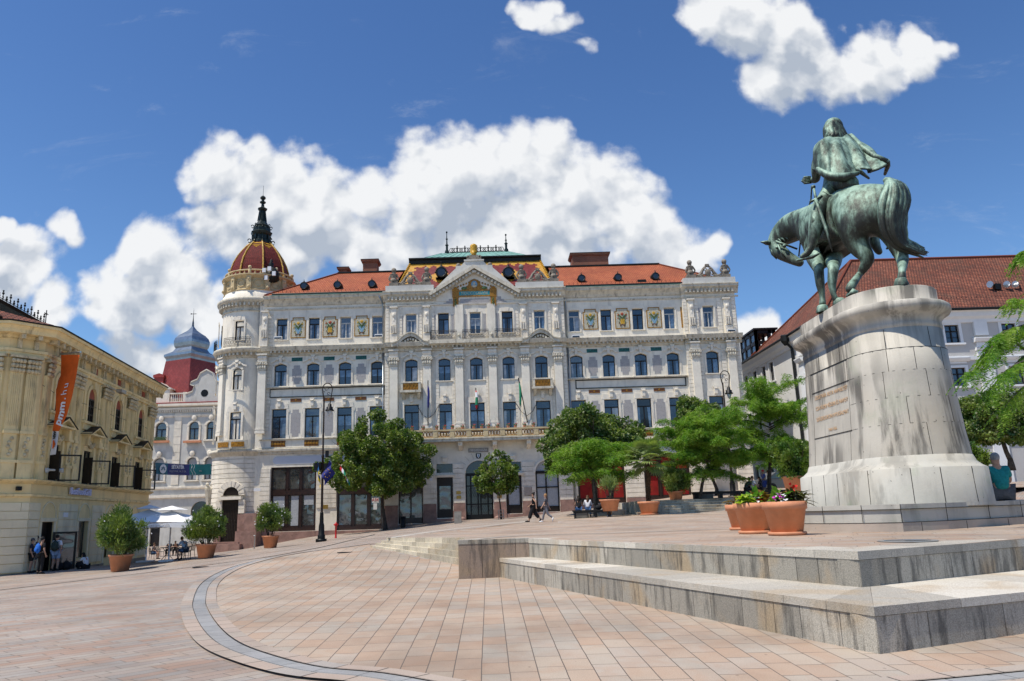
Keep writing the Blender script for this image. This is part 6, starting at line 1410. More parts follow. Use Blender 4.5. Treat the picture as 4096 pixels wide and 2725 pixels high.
def lathe4(prof,mat,nm,seg=4,rot=math.pi/4*0):
    vs=[];fs=[];uv=[];n=len(prof); cx,cy=-36.4,91.6; h=0; hs=[0]
    for a,b in zip(prof[:-1],prof[1:]): h+=math.hypot(b[0]-a[0],b[1]-a[1]); hs.append(h)
    for k in range(seg):
        for j in range(n-1):
            q=[(k,j),(k+1,j),(k+1,j+1),(k,j+1)]; b0=len(vs)
            for kk,jj in q:
                a=-math.pi/2+2*math.pi*kk/seg+rot; vs.append((cx+math.cos(a)*prof[jj][0],cy+math.sin(a)*prof[jj][0],prof[jj][1])); wd=prof[jj][0]*math.sin(math.pi/seg); uv.append((((-wd) if kk==k else wd)+(hs[jj] if mat=='slate_red' else 0),hs[jj]-( (-wd if kk==k else wd) if mat=='slate_red' else 0)))
            fs.append((b0,b0+1,b0+2,b0+3))
    me=bpy.data.meshes.new(nm); me.from_pydata(vs,[],fs); me.materials.append(MAT[mat]); l=me.uv_layers.new(name='UVMap')
    for q_ in me.loops: l.data[q_.index].uv=uv[q_.vertex_index]
    me.update(); return link(nm,me,DB)
k_=91.6/88.
lathe4([(3.85,15.2),(3.45,17.0),(3.1,18.9),(2.8,20.75)],'slate_red','slate_roof',4,.36)
lathe4([(2.75,20.7),(2.8,21.0),(3.05,21.3),(3.05,21.55),(2.95,21.6),(2.5,21.8),(2.1,22.0),(1.8,22.4),(1.95,22.6),(2.05,23.0),(2.05,23.3),(1.9,23.7),(1.5,24.1),(1.0,24.4),(.5,24.75),(.15,25.2),(.1,25.6),(.12,25.65),(.05,26.0)],'zinc','onion_dome',4,.36)
m=MB(); m.lathe(-36.4,91.6,[(.12,25.1),(.1,25.6),(.04,26.3),(.02,27.2),(.01,27.5)],8); m.box(-36.75,-36.05,91.58,91.62,26.8,26.86); m.prism([(-36.75,26.75),(-36.5,26.82),(-36.75,26.95)],91.58,91.62); m.build('weather_vane','iron',DB)
m=MB(); m.box(-40.0,-38.9,90,92,14.5,18.9); m.prism([(-40.1,18.7),(-38.8,18.7),(-38.8,19.0),(-39.4,19.2),(-40.1,19.0)],89.9,92.1); m.build('chimney','red_sheet',DB)
m=MB(); m.box(xa_,xb_2,88.4,104,15.0,15.25); m.build('roof','red_sheet',DB)
# festival banner across the side street
bn=thing('street_banner',(-25,63,6),'long blue and teal festival banner hung across the side street','banner')
p0,p1=at(621,1851,60.),at(847,1856,66.2); q0b,q1b=at(619,1897,60.),at(846,1899,66.2)
def bpt(u,v): 
    p=p0.lerp(p1,u); q_=q0b.lerp(q1b,u); r=p.lerp(q_,v); r.z-=.08*math.sin(math.pi*u)*(1); r+=Vector((.02,.12,0))*math.sin(u*17+v*2); return r
def bsheet(u0,u1,nm,mat,par,off=0,v0=0,v1=1,nu=16):
    m=MB(); 
    vs=[bpt(u0+(u1-u0)*i/nu,v0+(v1-v0)*j/4)+Vector((.03*off,-.03*off,0)) for i in range(nu+1) for j in range(5)]
    m.add(vs,[(i*5+j,i*5+j+1,(i+1)*5+j+1,(i+1)*5+j) for i in range(nu) for j in range(4)]); return m.build(nm,mat,par,True)
pm('banner_blue',(.06,.07,.22),.5,.1,1); pm('banner_teal',(.03,.26,.25),.5,.1,1); pm('banner_green',(.05,.17,.24),.5,.1,1)
bsheet(0,.22,'green_field','banner_green',bn); bsheet(.22,.60,'blue_field','banner_blue',bn); bsheet(.60,1,'teal_field','banner_teal',bn)
db=(p1-p0).normalized(); RB_=Matrix(((db.x,0,db.y),(db.y,0,-db.x),(db.z,1,0)))
c=bpt(.13,.5)+Vector((.06,-.1,0)); m=MB(); M_=Matrix.Translation(c)@RB_.to_4x4(); m.M=M_; m.poly([(math.cos(t)*.36,math.sin(t)*.36,0) for t in np.linspace(0,2*math.pi,25)[:-1]]); o=m.build('emblem','letter_white',bn)
m=MB(M_)
for k in range(5):
    a=R(90+(k-2)*48); m.poly([(math.cos(a)*r*.26+math.cos(a+1.57)*w*.06,-.05+math.sin(a)*r*.26+math.sin(a+1.57)*w*.06,.012) for r,w in((.15,0),(.6,1),(1,0),(.6,-1))])
m.build('emblem_petals','banner_green',o)
textobj('SÉTATÉR',.36,bpt(.37,.30)+Vector((.06,-.12,0)),RB_,'letter_white',bn,'banner_letters',.004,bold=.01); textobj('FESZTIVÁL 06.22-26.',.22,bpt(.37,.66)+Vector((.06,-.12,0)),RB_,'letter_grey',bn,'banner_letters',.004)
textobj('séta',.2,bpt(.77,.6)+Vector((.06,-.12,0)),RB_,'letter_grey',bn,'banner_letters',.004)
m=MB(); 
for s in(.0,.04): m.tube([bpt(.63+s+.012*math.sin(v*9),v)+Vector((.05,-.08,0)) for v in np.linspace(0,1,10)],.02,4)
m.build('path_motif','letter_white',bn)
m=MB(); m.tube([p0+Vector((-.9,-1.0,.25)),p0,p0.lerp(p1,.5)-Vector((0,0,.07)),p1,p1+Vector((.7,1.5,.2))],.012,4); m.tube([q0b+Vector((-.9,-1.0,-.1)),q0b,q1b,q1b+Vector((.7,1.5,-.1))],.012,4); m.build('banner_rope','letter_grey',bn)
# ================================================================== monastery-like grey building on the right
GB=thing('grey_plastered_building',(40,62,2.5),'long grey plastered building with white trim and a high old tiled roof behind the monument','building')
GX0,GX1,GY0,GY1=28.2,62.,62.,97.; EZ=17.0
ws=MB(); FW=[34.3+3.7*0-2.3,38.2,45.2-1.9,48.1,52.9,57.7]
FW=[33.6,38.2,42.95,47.7,52.4]
fz=((14.35,1.5),(10.75,1.5),(6.9,1.5))
ws.M=None; wallgrid(ws,GX0,GX1,-1,EZ,[(x-.58,x+.58,z,z+h) for x in FW for z,h in fz],GY0,.25)
MW=Matrix(((0,1,0,GX0),(-1,0,0,GY1),(0,0,1,0),(0,0,0,1)))   # west wall, x runs towards the camera (left edge is far)
ws.build('wall','grey_wall',GB); ws=MB(); ws.M=MW; YW=[(at(px,1500,80).x/80) for px in(2984,3020,3057,3089)]
wy=[GX0/r for r in YW]; print('WESTWIN',wy)
WY=[GY1-y for y in wy]+[GY1-66.0]; hw=[(.55) for _ in WY]
wh=[(x-.6,x+.6,z,z+h) for x in WY for z,h in((13.9,1.9),(9.6,1.9))]+[(GY1-y-.7,GY1-y+.7,z,z+h) for y,z,h in((88,3.3,3.0),(83.5,3.2,2.6),(79.0,3.0,3.6),(73.5,3.4,2.0))]
wallgrid(ws,0,GY1-GY0,-1,EZ,wh,0,.25); ws.M=None; ws.box(GX0+.4,GX1,GY0+.4,GY1,-1,EZ-.05); ws.build('wall','pale_sunlit_wall',GB)
def gwin(Mx,x,z,w,h,hood=True,glass='glass_blue'):
    m=MB(Mx); b=.07; hw=w/2; y=.15
    m.box(x-hw,x-hw+b,y,y+.06,z,z+h); m.box(x+hw-b,x+hw,y,y+.06,z,z+h); m.box(x-hw,x+hw,y,y+.06,z,z+b); m.box(x-hw,x+hw,y,y+.06,z+h-b,z+h); m.box(x-.05,x+.05,y-.02,y+.06,z,z+h); m.box(x-hw,x+hw,y-.02,y+.06,z+h*.63,z+h*.63+.1); m.box(x-hw,x+hw,y,y+.05,z+h*.3,z+h*.3+.03)
    o=m.build('window','window_dark',GB); MB(Mx).quad((x-hw,y+.05,z),(x+hw,y+.05,z),(x+hw,y+.05,z+h),(x-hw,y+.05,z+h)).build('pane',glass,o)
    m=MB(Mx); 
    for sg in(-1,1): m.box(x+sg*(hw+.13)-.12,x+sg*(hw+.13)+.12,-.05,0,z-.02,z+h+.2)
    m.box(x-hw,x+hw,-.05,0,z+h+.01,z+h+.2)
    m.box(x-hw-.35,x+hw+.35,-.16,0,z-.18,z-.03)
    if hood: m.box(x-hw-.2,x+hw+.2,-.06,0,z+h+.35,z+h+.5); m.prof([(0,z+h+.5),(-.15,z+h+.52),(-.32,z+h+.72),(-.34,z+h+.8),(0,z+h+.84)],x-hw-.42,x+hw+.42)
    m.build('surround','white_trim',o)
MF=Matrix.Translation((0,GY0,0))
for x in FW:
    for z,h in fz: gwin(MF,x,z,1.16,h)
for i,x in enumerate(WY):
    for z,h in((13.9,1.9),(9.6,1.9)): gwin(MW,x,z,1.2,h,i==4,'glass_room')
for y,z,h in((88,3.3,3.0),(83.5,3.2,2.6),(79.0,3.0,3.6),(73.5,3.4,2.0)):
    x=GY1-y; m=MB(MW); m.box(x-.7,x+.7,.15,.2,z,z+h); o=m.build('ground_opening','glass_dark',GB); m=MB(MW)
    for sg in(-1,1): m.box(x+sg*.9-.2,x+sg*.9+.2,-.06,0,z,z+h+.25)
    m.box(x-.7,x+.7,-.06,0,z+h,z+h+.25); m.build('surround','white_trim',o)
t=MB()
for x in(30.9,36.,40.55,45.3,50.0,54.8): 
    t.box(x-.62,x+.62,GY0-.14,GY0,2,13.6); t.box(x-.55,x+.55,GY0-.2,GY0,14.9,16.1); t.prof([(GY0,14.3),(GY0-.3,14.35),(GY0-.45,14.6),(GY0-.45,14.68),(GY0,14.7)],x-.75,x+.75); t.prof([(GY0,13.6),(GY0-.22,13.65),(GY0-.28,13.85),(GY0,13.9)],x-.68,x+.68); t.box(x-.56,x+.56,GY0-.18,GY0,13.9,14.3); t.mark()
t.build_each('pilaster','white_trim',GB)
t=MB(); t.prof([(GY0,16.0),(GY0-.12,16.03),(GY0-.16,16.3),(GY0-.4,16.5),(GY0-.45,16.85),(GY0-.6,17.0),(GY0,17.05)],GX0-.6,GX1)
t.prof([(GY0,12.85),(GY0-.1,12.88),(GY0-.12,13.2),(GY0,13.22)],GX0,GX1); t.prof([(GY0,9.0),(GY0-.1,9.02),(GY0-.12,9.3),(GY0,9.32)],GX0,GX1); t.prof([(GY0,6.2),(GY0-.15,6.22),(GY0-.18,6.5),(GY0,6.52)],GX0,GX1)
t.M=MW; L_=GY1-GY0; t.prof([(0,16.0),(-.12,16.03),(-.16,16.3),(-.4,16.5),(-.45,16.85),(-.6,17.0),(0,17.05)],0,L_+.6); t.prof([(0,12.85),(-.1,12.88),(-.12,13.2),(0,13.22)],L_-9,L_); t.prof([(0,8.9),(-.1,8.92),(-.12,9.15),(0,9.17)],L_-9,L_)
x=GY1-68.6; t.box(x-.5,x+.5,-.14,0,2,13.9); t.prof([(0,14.3),(-.3,14.35),(-.45,14.6),(-.45,14.68),(0,14.7)],x-.7,x+.7); t.box(x-.5,x+.5,-.2,0,14.9,16.1)
t.build('cornice','white_trim',GB)
t=MB(); t.tube([(GX0-.7,GY0-.68,17.05),(GX1,GY0-.68,17.05)],.12,8); t.tube([(GX0-.68,GY0-.7,17.05),(GX0-.68,GY1,17.05)],.12,8); t.build('gutter','roof_black',GB)
t=MB(); p=Vector((GX0-.3,70.0,0)); t.tube([(GX0-.75,70,17.0),(GX0-.6,70,16.4),(GX0-.2,70,15.9),(GX0-.2,70,3)],.14,8); t.lathe(GX0-.75,70,[(.12,16.2),(.4,16.6),(.4,17.1),(.3,17.2)],8); t.build('downpipe','roof_black',GB)
ap=at(3402,1046,68.5); rz2=ap.z; rx=ap.x; e_=GX0-.75
far=79.5
roofmesh('roof',[[(e_,GY0-.75,17.1),(GX1+2,GY0-.75,17.1),(GX1+2,68.5,rz2),(rx,68.5,rz2)],[(e_,far,17.1),(e_,GY0-.75,17.1),(rx,68.5,rz2)],[(GX1+2,far,17.1),(e_,far,17.1),(rx,68.5,rz2),(GX1+2,68.5,rz2)]],'roof_old',GB)
roofmesh('rear_roof',[[(e_,GY1,17.1),(e_,far-.5,17.1),(e_+5,far+3,20),(e_+5,GY1,20)],[(e_+5,GY1,20),(e_+5,far+3,20),(e_+12,far-.5,17.1),(e_+12,GY1,17.1)]],'roof_old',GB)
t=MB(); t.tube([(e_,GY0-.75,17.15),(rx,68.5,rz2+.05)],.14,6); t.tube([(rx,68.5,rz2+.05),(GX1+2,68.5,rz2+.05)],.14,6); t.tube([(e_,far,17.15),(rx,68.5,rz2+.05)],.12,6); t.build('ridge_tiles','roof_orange',GB)
t=MB()
for k in range(70): t.box(31+k*.42,31.03+k*.42,GY0+.55,GY0+.6,18.15,18.4)
t.build('snow_guards','roof_black',GB)
# glazed dark dormer box on the eave
d0=MB(); P_=[at(2982,1368,84),at(3013,1345,80),at(3102,1343,73.5)]
bx0,bx1,by0,by1,bz0,bz1=e_+.2,e_+2.4,78.4,83.4,17.0,19.7
fr=MB()
for y in(78.4,80.0,81.7,83.1): fr.box(bx0,bx0+.25,y,y+.3,bz0,bz1); fr.box(bx1-.25,bx1,y,y+.3,bz0,bz1)
for x in(bx0,bx0+1.4,bx1-.3): fr.box(x,x+.3,by0,by0+.25,bz0,bz1)
for z in(bz0,bz0+1.2,bz1-.35): fr.box(bx0,bx0+.25,by0,by1,z,z+.35); fr.box(bx0,bx1,by0,by0+.25,z,z+.35)
fr.box(bx0-.15,bx1+.2,by0-.2,by1+.3,bz1,bz1+.18); o=fr.build('glazed_dormer','window_dark',GB)
t=MB(); t.quad((bx0+.1,by1,bz0),(bx0+.1,by0,bz0),(bx0+.1,by0,bz1),(bx0+.1,by1,bz1)); t.build('dormer_glass','glass_blue',o)
t=MB(); p=at(3915,1170,64.5); t.box(p.x-.4,p.x+.4,64.2,65.0,p.z-.1,p.z+.1); t.build('skylight','roof_black',GB)
# loudspeakers on the roof
t=MB()
for px in(3965,4032,4066): p=at(px,1140,63.5); t.tube([(p.x+.2,63.5,p.z),(p.x-.25,63.3,p.z)],[.08,.3],10)
t.build('horn_loudspeakers','steel',GB)
t=MB(); p=at(3990,1165,63.6); t.tube([(p.x,63.6,p.z),(p.x+4,63.6,p.z)],.06,6); t.tube([(p.x,63.6,p.z-1.2),(p.x,63.6,p.z+.7)],.06,6); t.tube([(p.x+2,63.6,p.z-1.2),(p.x+2,63.6,p.z+.5)],.06,6); t.box(p.x-.3,p.x+.2,63.3,63.7,p.z+.1,p.z+.6); t.build('speaker_rack','iron',GB)
# ================================================================== monument
MX,MY1,MY2=10.17,18.95,21.7
MO=thing('monument_pedestal',(MX,20.3,.95),'tall stained limestone pedestal with an engraved side under the bronze rider','pedestal')
def stadium(prof,segs=20,jy=0):
    """prof: (R,z); returns MB of the oval swept profile"""
    m=MB(); pts=[]
    for k in range(segs+1): a=math.pi+math.pi*k/segs; pts.append((math.cos(a),math.sin(a),MY1))
    for k in range(segs+1): a=math.pi*k/segs; pts.append((math.cos(a),math.sin(a),MY2))
    n=len(pts); q=len(prof); vs=[(MX+c*r,y+s*r,z) for c,s,y in pts for r,z in prof]
    m.add(vs,[(i*q+j,((i+1)%n)*q+j,((i+1)%n)*q+j+1,i*q+j+1) for i in range(n) for j in range(q-1)]); return m,n,q
m,n,q=stadium([(1.30,2.60),(1.30,2.64),(1.24,3.2),(1.19,3.9),(1.15,4.6),(1.13,5.2),(1.10,5.21),(1.10,5.72),(1.0,5.73)],36); m.build('shaft','pedestal_stone',MO,True)
m,n,q=stadium([(1.09,5.70),(1.12,5.75),(1.12,5.82),(1.10,5.84),(1.12,5.95),(1.2,6.05),(1.32,6.12),(1.36,6.2),(1.35,6.3),(1.3,6.34),(1.1,6.35),(1.1,6.72),(1.085,6.74),(.0,6.745)],36); m.build('moulded_top','pedestal_stone',MO,True)
m,n,q=stadium([(1.60,1.5),(1.60,1.58),(1.57,2.36),(1.55,2.375),(1.47,2.42),(1.36,2.52),(1.31,2.66),(1.2,2.68)],36); o=m.build('plinth','pedestal_plinth',MO,True)
# joints: thin recessed lines drawn as dark strips following the shaft
def hline(z,r,a0,a1,th=.007): 
    m=MB(); pts=[]
    for k in range(25): a=R(a0+(a1-a0)*k/24); y=MY1 if math.sin(a)<0 else MY2; pts.append((MX+math.cos(a)*(r+.001),y+math.sin(a)*(r+.001),z))
    m.tube(pts,th,4,False); return m
def rad(z):
    P=[(1.58,1.30),(2.37,1.57),(2.65,1.30),(3.2,1.24),(3.9,1.19),(4.6,1.15),(5.2,1.13),(5.7,1.10)]
    for (a,ra),(b,rb2) in zip(P[1:-1],P[2:]):
        if a<=z<=b: return ra+(rb2-ra)*(z-a)/(b-a)
    return 1.1
jm=MB()
for z in(3.40,4.03,4.66): q=hline(z,rad(z)-.004,90,361); jm.add(q.v,q.f)
q=hline(5.205,1.125,90,361,.011); jm.add(q.v,q.f)
def vline(a,z0,z1,y=None,th=.006):
    pts=[]
    for k in range(5):
        z=z0+(z1-z0)*k/4; r=rad(z)+.0
        if y is not None: pts.append((MX-r,y,z))
        else: pts.append((MX+math.cos(R(a))*r,MY1+math.sin(R(a))*r,z))
    jm.tube(pts,th,4)
for a,z0,z1 in((232,4.66,5.2),(262,4.66,5.2),(300,4.66,5.2),(225,4.03,4.66),(272,4.03,4.66),(318,4.03,4.66),(246,3.4,4.03),(296,3.4,4.03),(262,2.66,3.4),(325,2.66,3.4),(232,5.22,5.7),(285,5.22,5.7)): vline(a,z0,z1)
for y,z0,z1 in((21.5,2.66,5.2),(19.3,2.66,3.4),(19.25,3.4,5.2),(20.9,5.22,5.7),(19.6,5.22,5.7)): vline(0,z0,z1,y)
for a in(205,240,262,290,330,355): r=1.585; jm.tube([(MX+math.cos(R(a))*(r+.015),MY1+math.sin(R(a))*(r+.015),1.58),(MX+math.cos(R(a))*(1.57),MY1+math.sin(R(a))*1.57,2.36)],.008,4)
for y in(19.6,20.4,21.2): jm.tube([(MX-1.6,y,1.58),(MX-1.572,y,2.36)],.008,4)
jm.build('stone_joints','slot',MO)
m=MB()
def fr(y0,y1,z0,z1): m.add([(MX-rad(z0)-.012,y0,z0),(MX-rad(z0)-.012,y1,z0),(MX-rad(z1)-.012,y1,z1),(MX-rad(z1)-.012,y0,z1)],[(0,1,2,3)])
m=MB()
for z in(3.40,4.66,5.205): m.tube([(MX-rad(z)-.002,19.2,z),(MX-rad(z)-.002,21.5,z)],.014,4).mark()
m.build_each('panel_joint','slot',MO)
RW=Matrix(((0,0,-1),(-1,0,0),(0,1,0)))
for s,z,sz in (('SZIGETVÁR ADTA NAPKELTÉT',4.50,.15),('CSATÁZNI VÉDENI ÉS NAPOT',4.20,.15),('SZÁZADOKON NYUGALMAT',3.90,.15),('1464 1566',3.55,.12)):
    textobj(s,sz,(MX-rad(z)-.012,20.3,z),RW,'letter_gold',MO,'inscription',.003)
# stepped base that runs on as a bench to the right
bp=[hit(px,py,HT) for px,py in((3222,2128),(3300,2129),(3353,2129),(3457,2129),(3540,2128),(3615,2127),(3706,2122),(3797,2117),(3966,2105),(4096,2096))]
print('BASE',[tuple(round(c,2) for c in p) for p in bp[::3]])
d_=(bp[-1]-bp[-3]).normalized(); bp.append(bp[-1]+d_*5)
pl=[(p.x,p.y) for p in bp]+[(bp[-1].x-3,bp[-1].y+3.5),(12.3,23.8),(9.2,24.3),(bp[0].x+.05,23.2)]
def inset(P,k):
    n=len(P); out=[]; ar=sum(P[i][0]*P[(i+1)%n][1]-P[(i+1)%n][0]*P[i][1] for i in range(n)); sg=1 if ar>0 else -1
    for i in range(n):
        a,b,c=Vector((*P[i-1],0)),Vector((*P[i],0)),Vector((*P[(i+1)%n],0)); u,v=(b-a).normalized(),(c-b).normalized(); n1=Vector((-u.y,u.x,0))*sg; n2=Vector((-v.y,v.x,0))*sg; h=(n1+n2).normalized(); p=b+h*(k/max(.5,h.dot(n1))); out.append((p.x,p.y))
    return out
bs=MO
MB().vprism(pl,.6,1.20).build('lower_course','pedestal_base',bs)
MB().vprism(inset(pl,.035),1.198,1.47).build('middle_course','pedestal_plinth',bs); MB().vprism(inset(pl,.0),1.472,1.575).build('bench_slab','pedestal_plinth',bs)
m=MB(); ps=[Vector((*p,0)) for p in pl[:11]]
for i in(1,3,5,7,8,9): p=ps[i]; m.tube([(p.x,p.y-.004,1.2),(p.x,p.y-.004,1.575)],.007,4); m.tube([(p.x+.4,p.y,.8),(p.x+.4,p.y,1.19)],.006,4) if i>4 else None
for z in(1.2,1.472): m.tube([(p.x,p.y-.002,z) for p in ps],.007,4)
m.build('base_joints','slot',bs)
# ================================================================== figures grown from skeletons
def skin(name,J,E,mat,parent,sub=2,root=None,smooth=True,M_=None):
    ids=list(J); me=bpy.data.meshes.new('sk'); P=[Vector(J[i][0]) for i in ids]
    me.from_pydata([tuple(p) for p in P],[(ids.index(a),ids.index(b)) for a,b in E],[])
    o=bpy.data.objects.new('sk',me); COL.objects.link(o); o.modifiers.new('s','SKIN'); sl=me.skin_vertices[0] if me.skin_vertices else None
    if sl is None: me.attributes.new
    for k,i in enumerate(ids):
        r=J[i][1]; r=(r,r) if isinstance(r,(int,float)) else r; sl.data[k].radius=r; sl.data[k].use_root=(i==(root or ids[0]))
    sb=o.modifiers.new('b','SUBSURF'); sb.levels=sub; sb.render_levels=sub
    dg=bpy.context.evaluated_depsgraph_get(); dg.update(); r_=bpy.data.meshes.new_from_object(o.evaluated_get(dg)); bpy.data.objects.remove(o)
    r_.name=name; r_.materials.clear(); r_.materials.append(MAT[mat]); r_.shade_smooth()
    if M_ is not None: r_.transform(M_)
    return link(name,r_,parent)
ST=thing('rider_statue',(MX,20.3,6.74),'green bronze statue of a cloaked rider on a horse with lowered head','statue')
def z_(x,y,Y): return at(3000+x/1.7425,400+y/1.7425,Y)
def ft(x,y): return hz(3000+x/1.7425,400+y/1.7425,6.76)
hf1,hf2,hh2=ft(508,1478),ft(625,1432),ft(1057,1296); hh1=ft(715,1375)
print('HOOVES',hf1,hf2,hh1,hh2)
Yf1,Yf2,Yh1,Yh2=hf1.y,hf2.y,hh1.y,hh2.y
J={'rump':(z_(850,745,19.2),(.66,.74)),'loin':(z_(705,780,20.0),(.60,.70)),'bar':(z_(595,880,20.8),(.64,.72)),'chest':(z_(478,940,21.6),(.56,.66)),'nb':(z_(400,850,22.1),.46),'nm':(z_(290,885,22.7),(.34,.42)),'n3':(z_(215,950,23.0),(.26,.33)),'poll':(z_(165,1005,23.1),.21),'cheek':(z_(205,1060,22.9),(.2,.27)),'h2':(z_(280,1105,22.7),(.15,.19)),'muz':(z_(345,1135,22.55),(.12,.15)),'nose':(z_(372,1148,22.5),(.1,.11)),
'tail0':(z_(985,600,18.7),.22),
'lth':(z_(730,905,19.3),(.36,.46)),'lst':(z_(740,1000,19.4),(.29,.34)),'lhk':(z_(830,1118,19.2),(.15,.2)),'lcn':(z_(765,1215,19.45),(.085,.09)),'lft':(z_(700,1305,Yh1),(.12,.13)),'lps':(z_(685,1345,Yh1),(.10,.1)),
'rth':(z_(985,850,18.9),(.38,.48)),'rst':(z_(1010,980,18.9),(.24,.28)),'rhk':(z_(1065,1110,18.7),(.15,.17)),'rcn':(z_(1060,1200,Yh2),(.085,.09)),'rft':(z_(1055,1268,Yh2),(.135,.13)),
'lel':(z_(455,1095,21.4),(.30,.38)),'lar':(z_(478,1180,Yf1),(.145,.17)),'lkn':(z_(490,1290,Yf1),(.13,.14)),'lcf':(z_(505,1375,Yf1),(.075,.075)),'lff':(z_(506,1440,Yf1),(.115,.115)),
'rel':(z_(575,1095,21.8),(.28,.34)),'rar':(z_(582,1175,Yf2),(.135,.16)),'rkn':(z_(570,1275,Yf2),(.12,.13)),'rcf':(z_(580,1355,Yf2),(.072,.072)),'rff':(z_(607,1408,Yf2),(.10,.1))}
E_=[('rump','loin'),('loin','bar'),('bar','chest'),('chest','nb'),('nb','nm'),('nm','n3'),('n3','poll'),('poll','cheek'),('cheek','h2'),('h2','muz'),('muz','nose'),('rump','tail0'),
('rump','lth'),('lth','lst'),('lst','lhk'),('lhk','lcn'),('lcn','lft'),('lft','lps'),('rump','rth'),('rth','rst'),('rst','rhk'),('rhk','rcn'),('rcn','rft'),
('chest','lel'),('lel','lar'),('lar','lkn'),('lkn','lcf'),('lcf','lff'),('chest','rel'),('rel','rar'),('rar','rkn'),('rkn','rcf'),('rcf','rff')]
fk=lambda k:1.27 if k in('nm','n3','poll') else 1.13 if k in('rump','loin','bar','chest','nb','nm','n3','lth','rth','tail0') else .97
J={k:(a,((b[0]*fk(k),b[1]*fk(k)) if isinstance(b,tuple) else b*fk(k))) for k,(a,b) in J.items()}
HO=skin('horse',J,E_,'bronze',ST,2,'bar')
m=MB()
for c,ang in((hf1,0),(hf2,.5),(hh2,0)): m.lathe(c.x,c.y,[(.17,6.745),(.175,6.78),(.13,6.93),(.11,6.95),(0,6.96)],14).mark()
c=hh1; m.tube([(c.x-.02,c.y-.0,6.76),(c.x,c.y,6.84),z_(690,1340,Yh1)],[.09,.17,.13],12)
m.build_each('hoof','bronze',HO,True)
m=MB()
for a,b in(((150,1000),(72,990)),((150,1040),(185,1112))):
    p,q_=z_(*a,23.0),z_(*b,22.9); m.tube([p,p.lerp(q_,.4),q_],[.07,.085,.01],8)
m.build('ear','bronze',HO,True)
m=MB(); m.ball(z_(188,1030,22.72),.05,8,6); m.build('eye','bronze',HO,True)
m=MB()   # mane lying along the neck
for k in range(12): t=k/11; p=z_(420-250*t,770+190*t+40*math.sin(t*3),22.2+.75*t); m.tube([p,p+Vector((-.05,.02,.04)),p+Vector((.05,-.2,-.28))],[.05,.06,.01],6)
m.build('mane','bronze',HO,True)
# tail of thick wavy strands
m=MB(); r_=random.Random(3)
cen=[(960,560,18.75),(1010,600,18.45),(1010,700,18.35),(990,820,18.35),(1010,930,18.4),(1060,1000,18.45),(1140,1035,18.5)]
for k in range(46):
    o1=r_.uniform(-1,1); o2=r_.uniform(-1,1); pts=[];rr_=[]
    wd=[10,55,92,82,74,62,40]
    for j,(x,y,Y) in enumerate(cen):
        sg=1 if j<4 else -1
        pts.append(z_(x+o1*wd[j]*(1 if j<5 else .55),y+(o1*-25 if j>4 else 0)+(o2*14 if j>3 else 0),Y-.12*(1-o1*o1)-.08*o2)); rr_.append([.09,.085,.08,.075,.065,.055,.04][j])
    e=z_(1205+o2*30+o1*15,1060+o2*24-o1*28,18.55); pts.append(e); rr_.append(.008)
    P_=spline(pts,3); RR=[rr_[min(int(i/3),7)]+(rr_[min(int(i/3)+1,7)]-rr_[min(int(i/3),7)])*((i%3)/3) for i in range(len(P_))]
    m.tube(P_,RR,6)
m.build('tail','bronze',ST,True)
# rider
J={'hip':(z_(610,620,20.5),(.34,.36)),'waist':(z_(600,520,20.6),(.30,.32)),'chest':(z_(590,400,20.7),(.36,.38)),'nk':(z_(585,285,20.8),.15),'hd':(z_(583,215,20.85),(.19,.22)),'ht':(z_(582,165,20.85),(.17,.19)),
'ls':(z_(500,350,20.9),.2),'le':(z_(462,470,21.1),.15),'lw':(z_(462,560,21.3),.11),'lh':(z_(430,556,21.5),.09),
'lt':(z_(540,690,20.35),(.24,.26)),'lk':(z_(468,770,20.15),(.2,.21)),'lc':(z_(462,890,20.1),(.18,.2)),'la':(z_(430,1020,20.15),.10),'lf':(z_(400,1070,20.2),.09),'lf2':(z_(350,1105,20.3),.07),
'rt':(z_(720,690,21.0),(.22,.24)),'rk':(z_(780,800,21.4),.18),'rc':(z_(860,960,21.3),.15),'ra':(z_(885,1040,21.2),.11),'rf':(z_(915,1080,21.2),.08)}
E_=[('hip','waist'),('waist','chest'),('chest','nk'),('nk','hd'),('hd','ht'),('chest','ls'),('ls','le'),('le','lw'),('lw','lh'),('hip','lt'),('lt','lk'),('lk','lc'),('lc','la'),('la','lf'),('lf','lf2'),('hip','rt'),('rt','rk'),('rk','rc'),('rc','ra'),('ra','rf')]
J={k:(a,((b[0]*1.12,b[1]*1.12) if isinstance(b,tuple) else b*1.12)) for k,(a,b) in J.items()}
RI=skin('rider','' or J,E_,'bronze',ST,2,'hip')
m=MB()  # gauntlet fingers holding gloves
hp=z_(430,556,21.5)
for k in range(5): 
    s=(k-2)*.045; m.tube([hp+Vector((-.02,0,s)),hp+Vector((-.2,.03,s*1.1)),hp+Vector((-.3+abs(k-2)*.03,.05,s*.8-.02))],[.035,.03,.02],6)
m.build('fingers','bronze',RI,True)
m=MB()  # long wavy hair
for k in range(30):
    a=math.pi*(k/29)*1.25-.3; x0=583-52*math.cos(a); top_=z_(582-22*math.cos(a),146,20.84-.08*math.sin(a)); mid=z_(583-50*math.cos(a),200,20.78-.22*math.sin(a)); lo=z_(590-66*math.cos(a)+12,246+12*math.sin(k*2.1)+(20 if k%3==0 else 0)+14*(1-math.cos(a)),20.72-.30*math.sin(a))
    end=z_(600-66*math.cos(a)+14*math.sin(k),262+12*math.sin(k*1.7),20.70-.32*math.sin(a)); m.tube(spline([top_,mid,lo,end],3),[.05]+[.10]*5+[.09,.07,.05,.015],6)
m.ball(z_(582,192,20.84),.27,14,10,(1,1,1.1)); m.build('hair','bronze',RI,True)
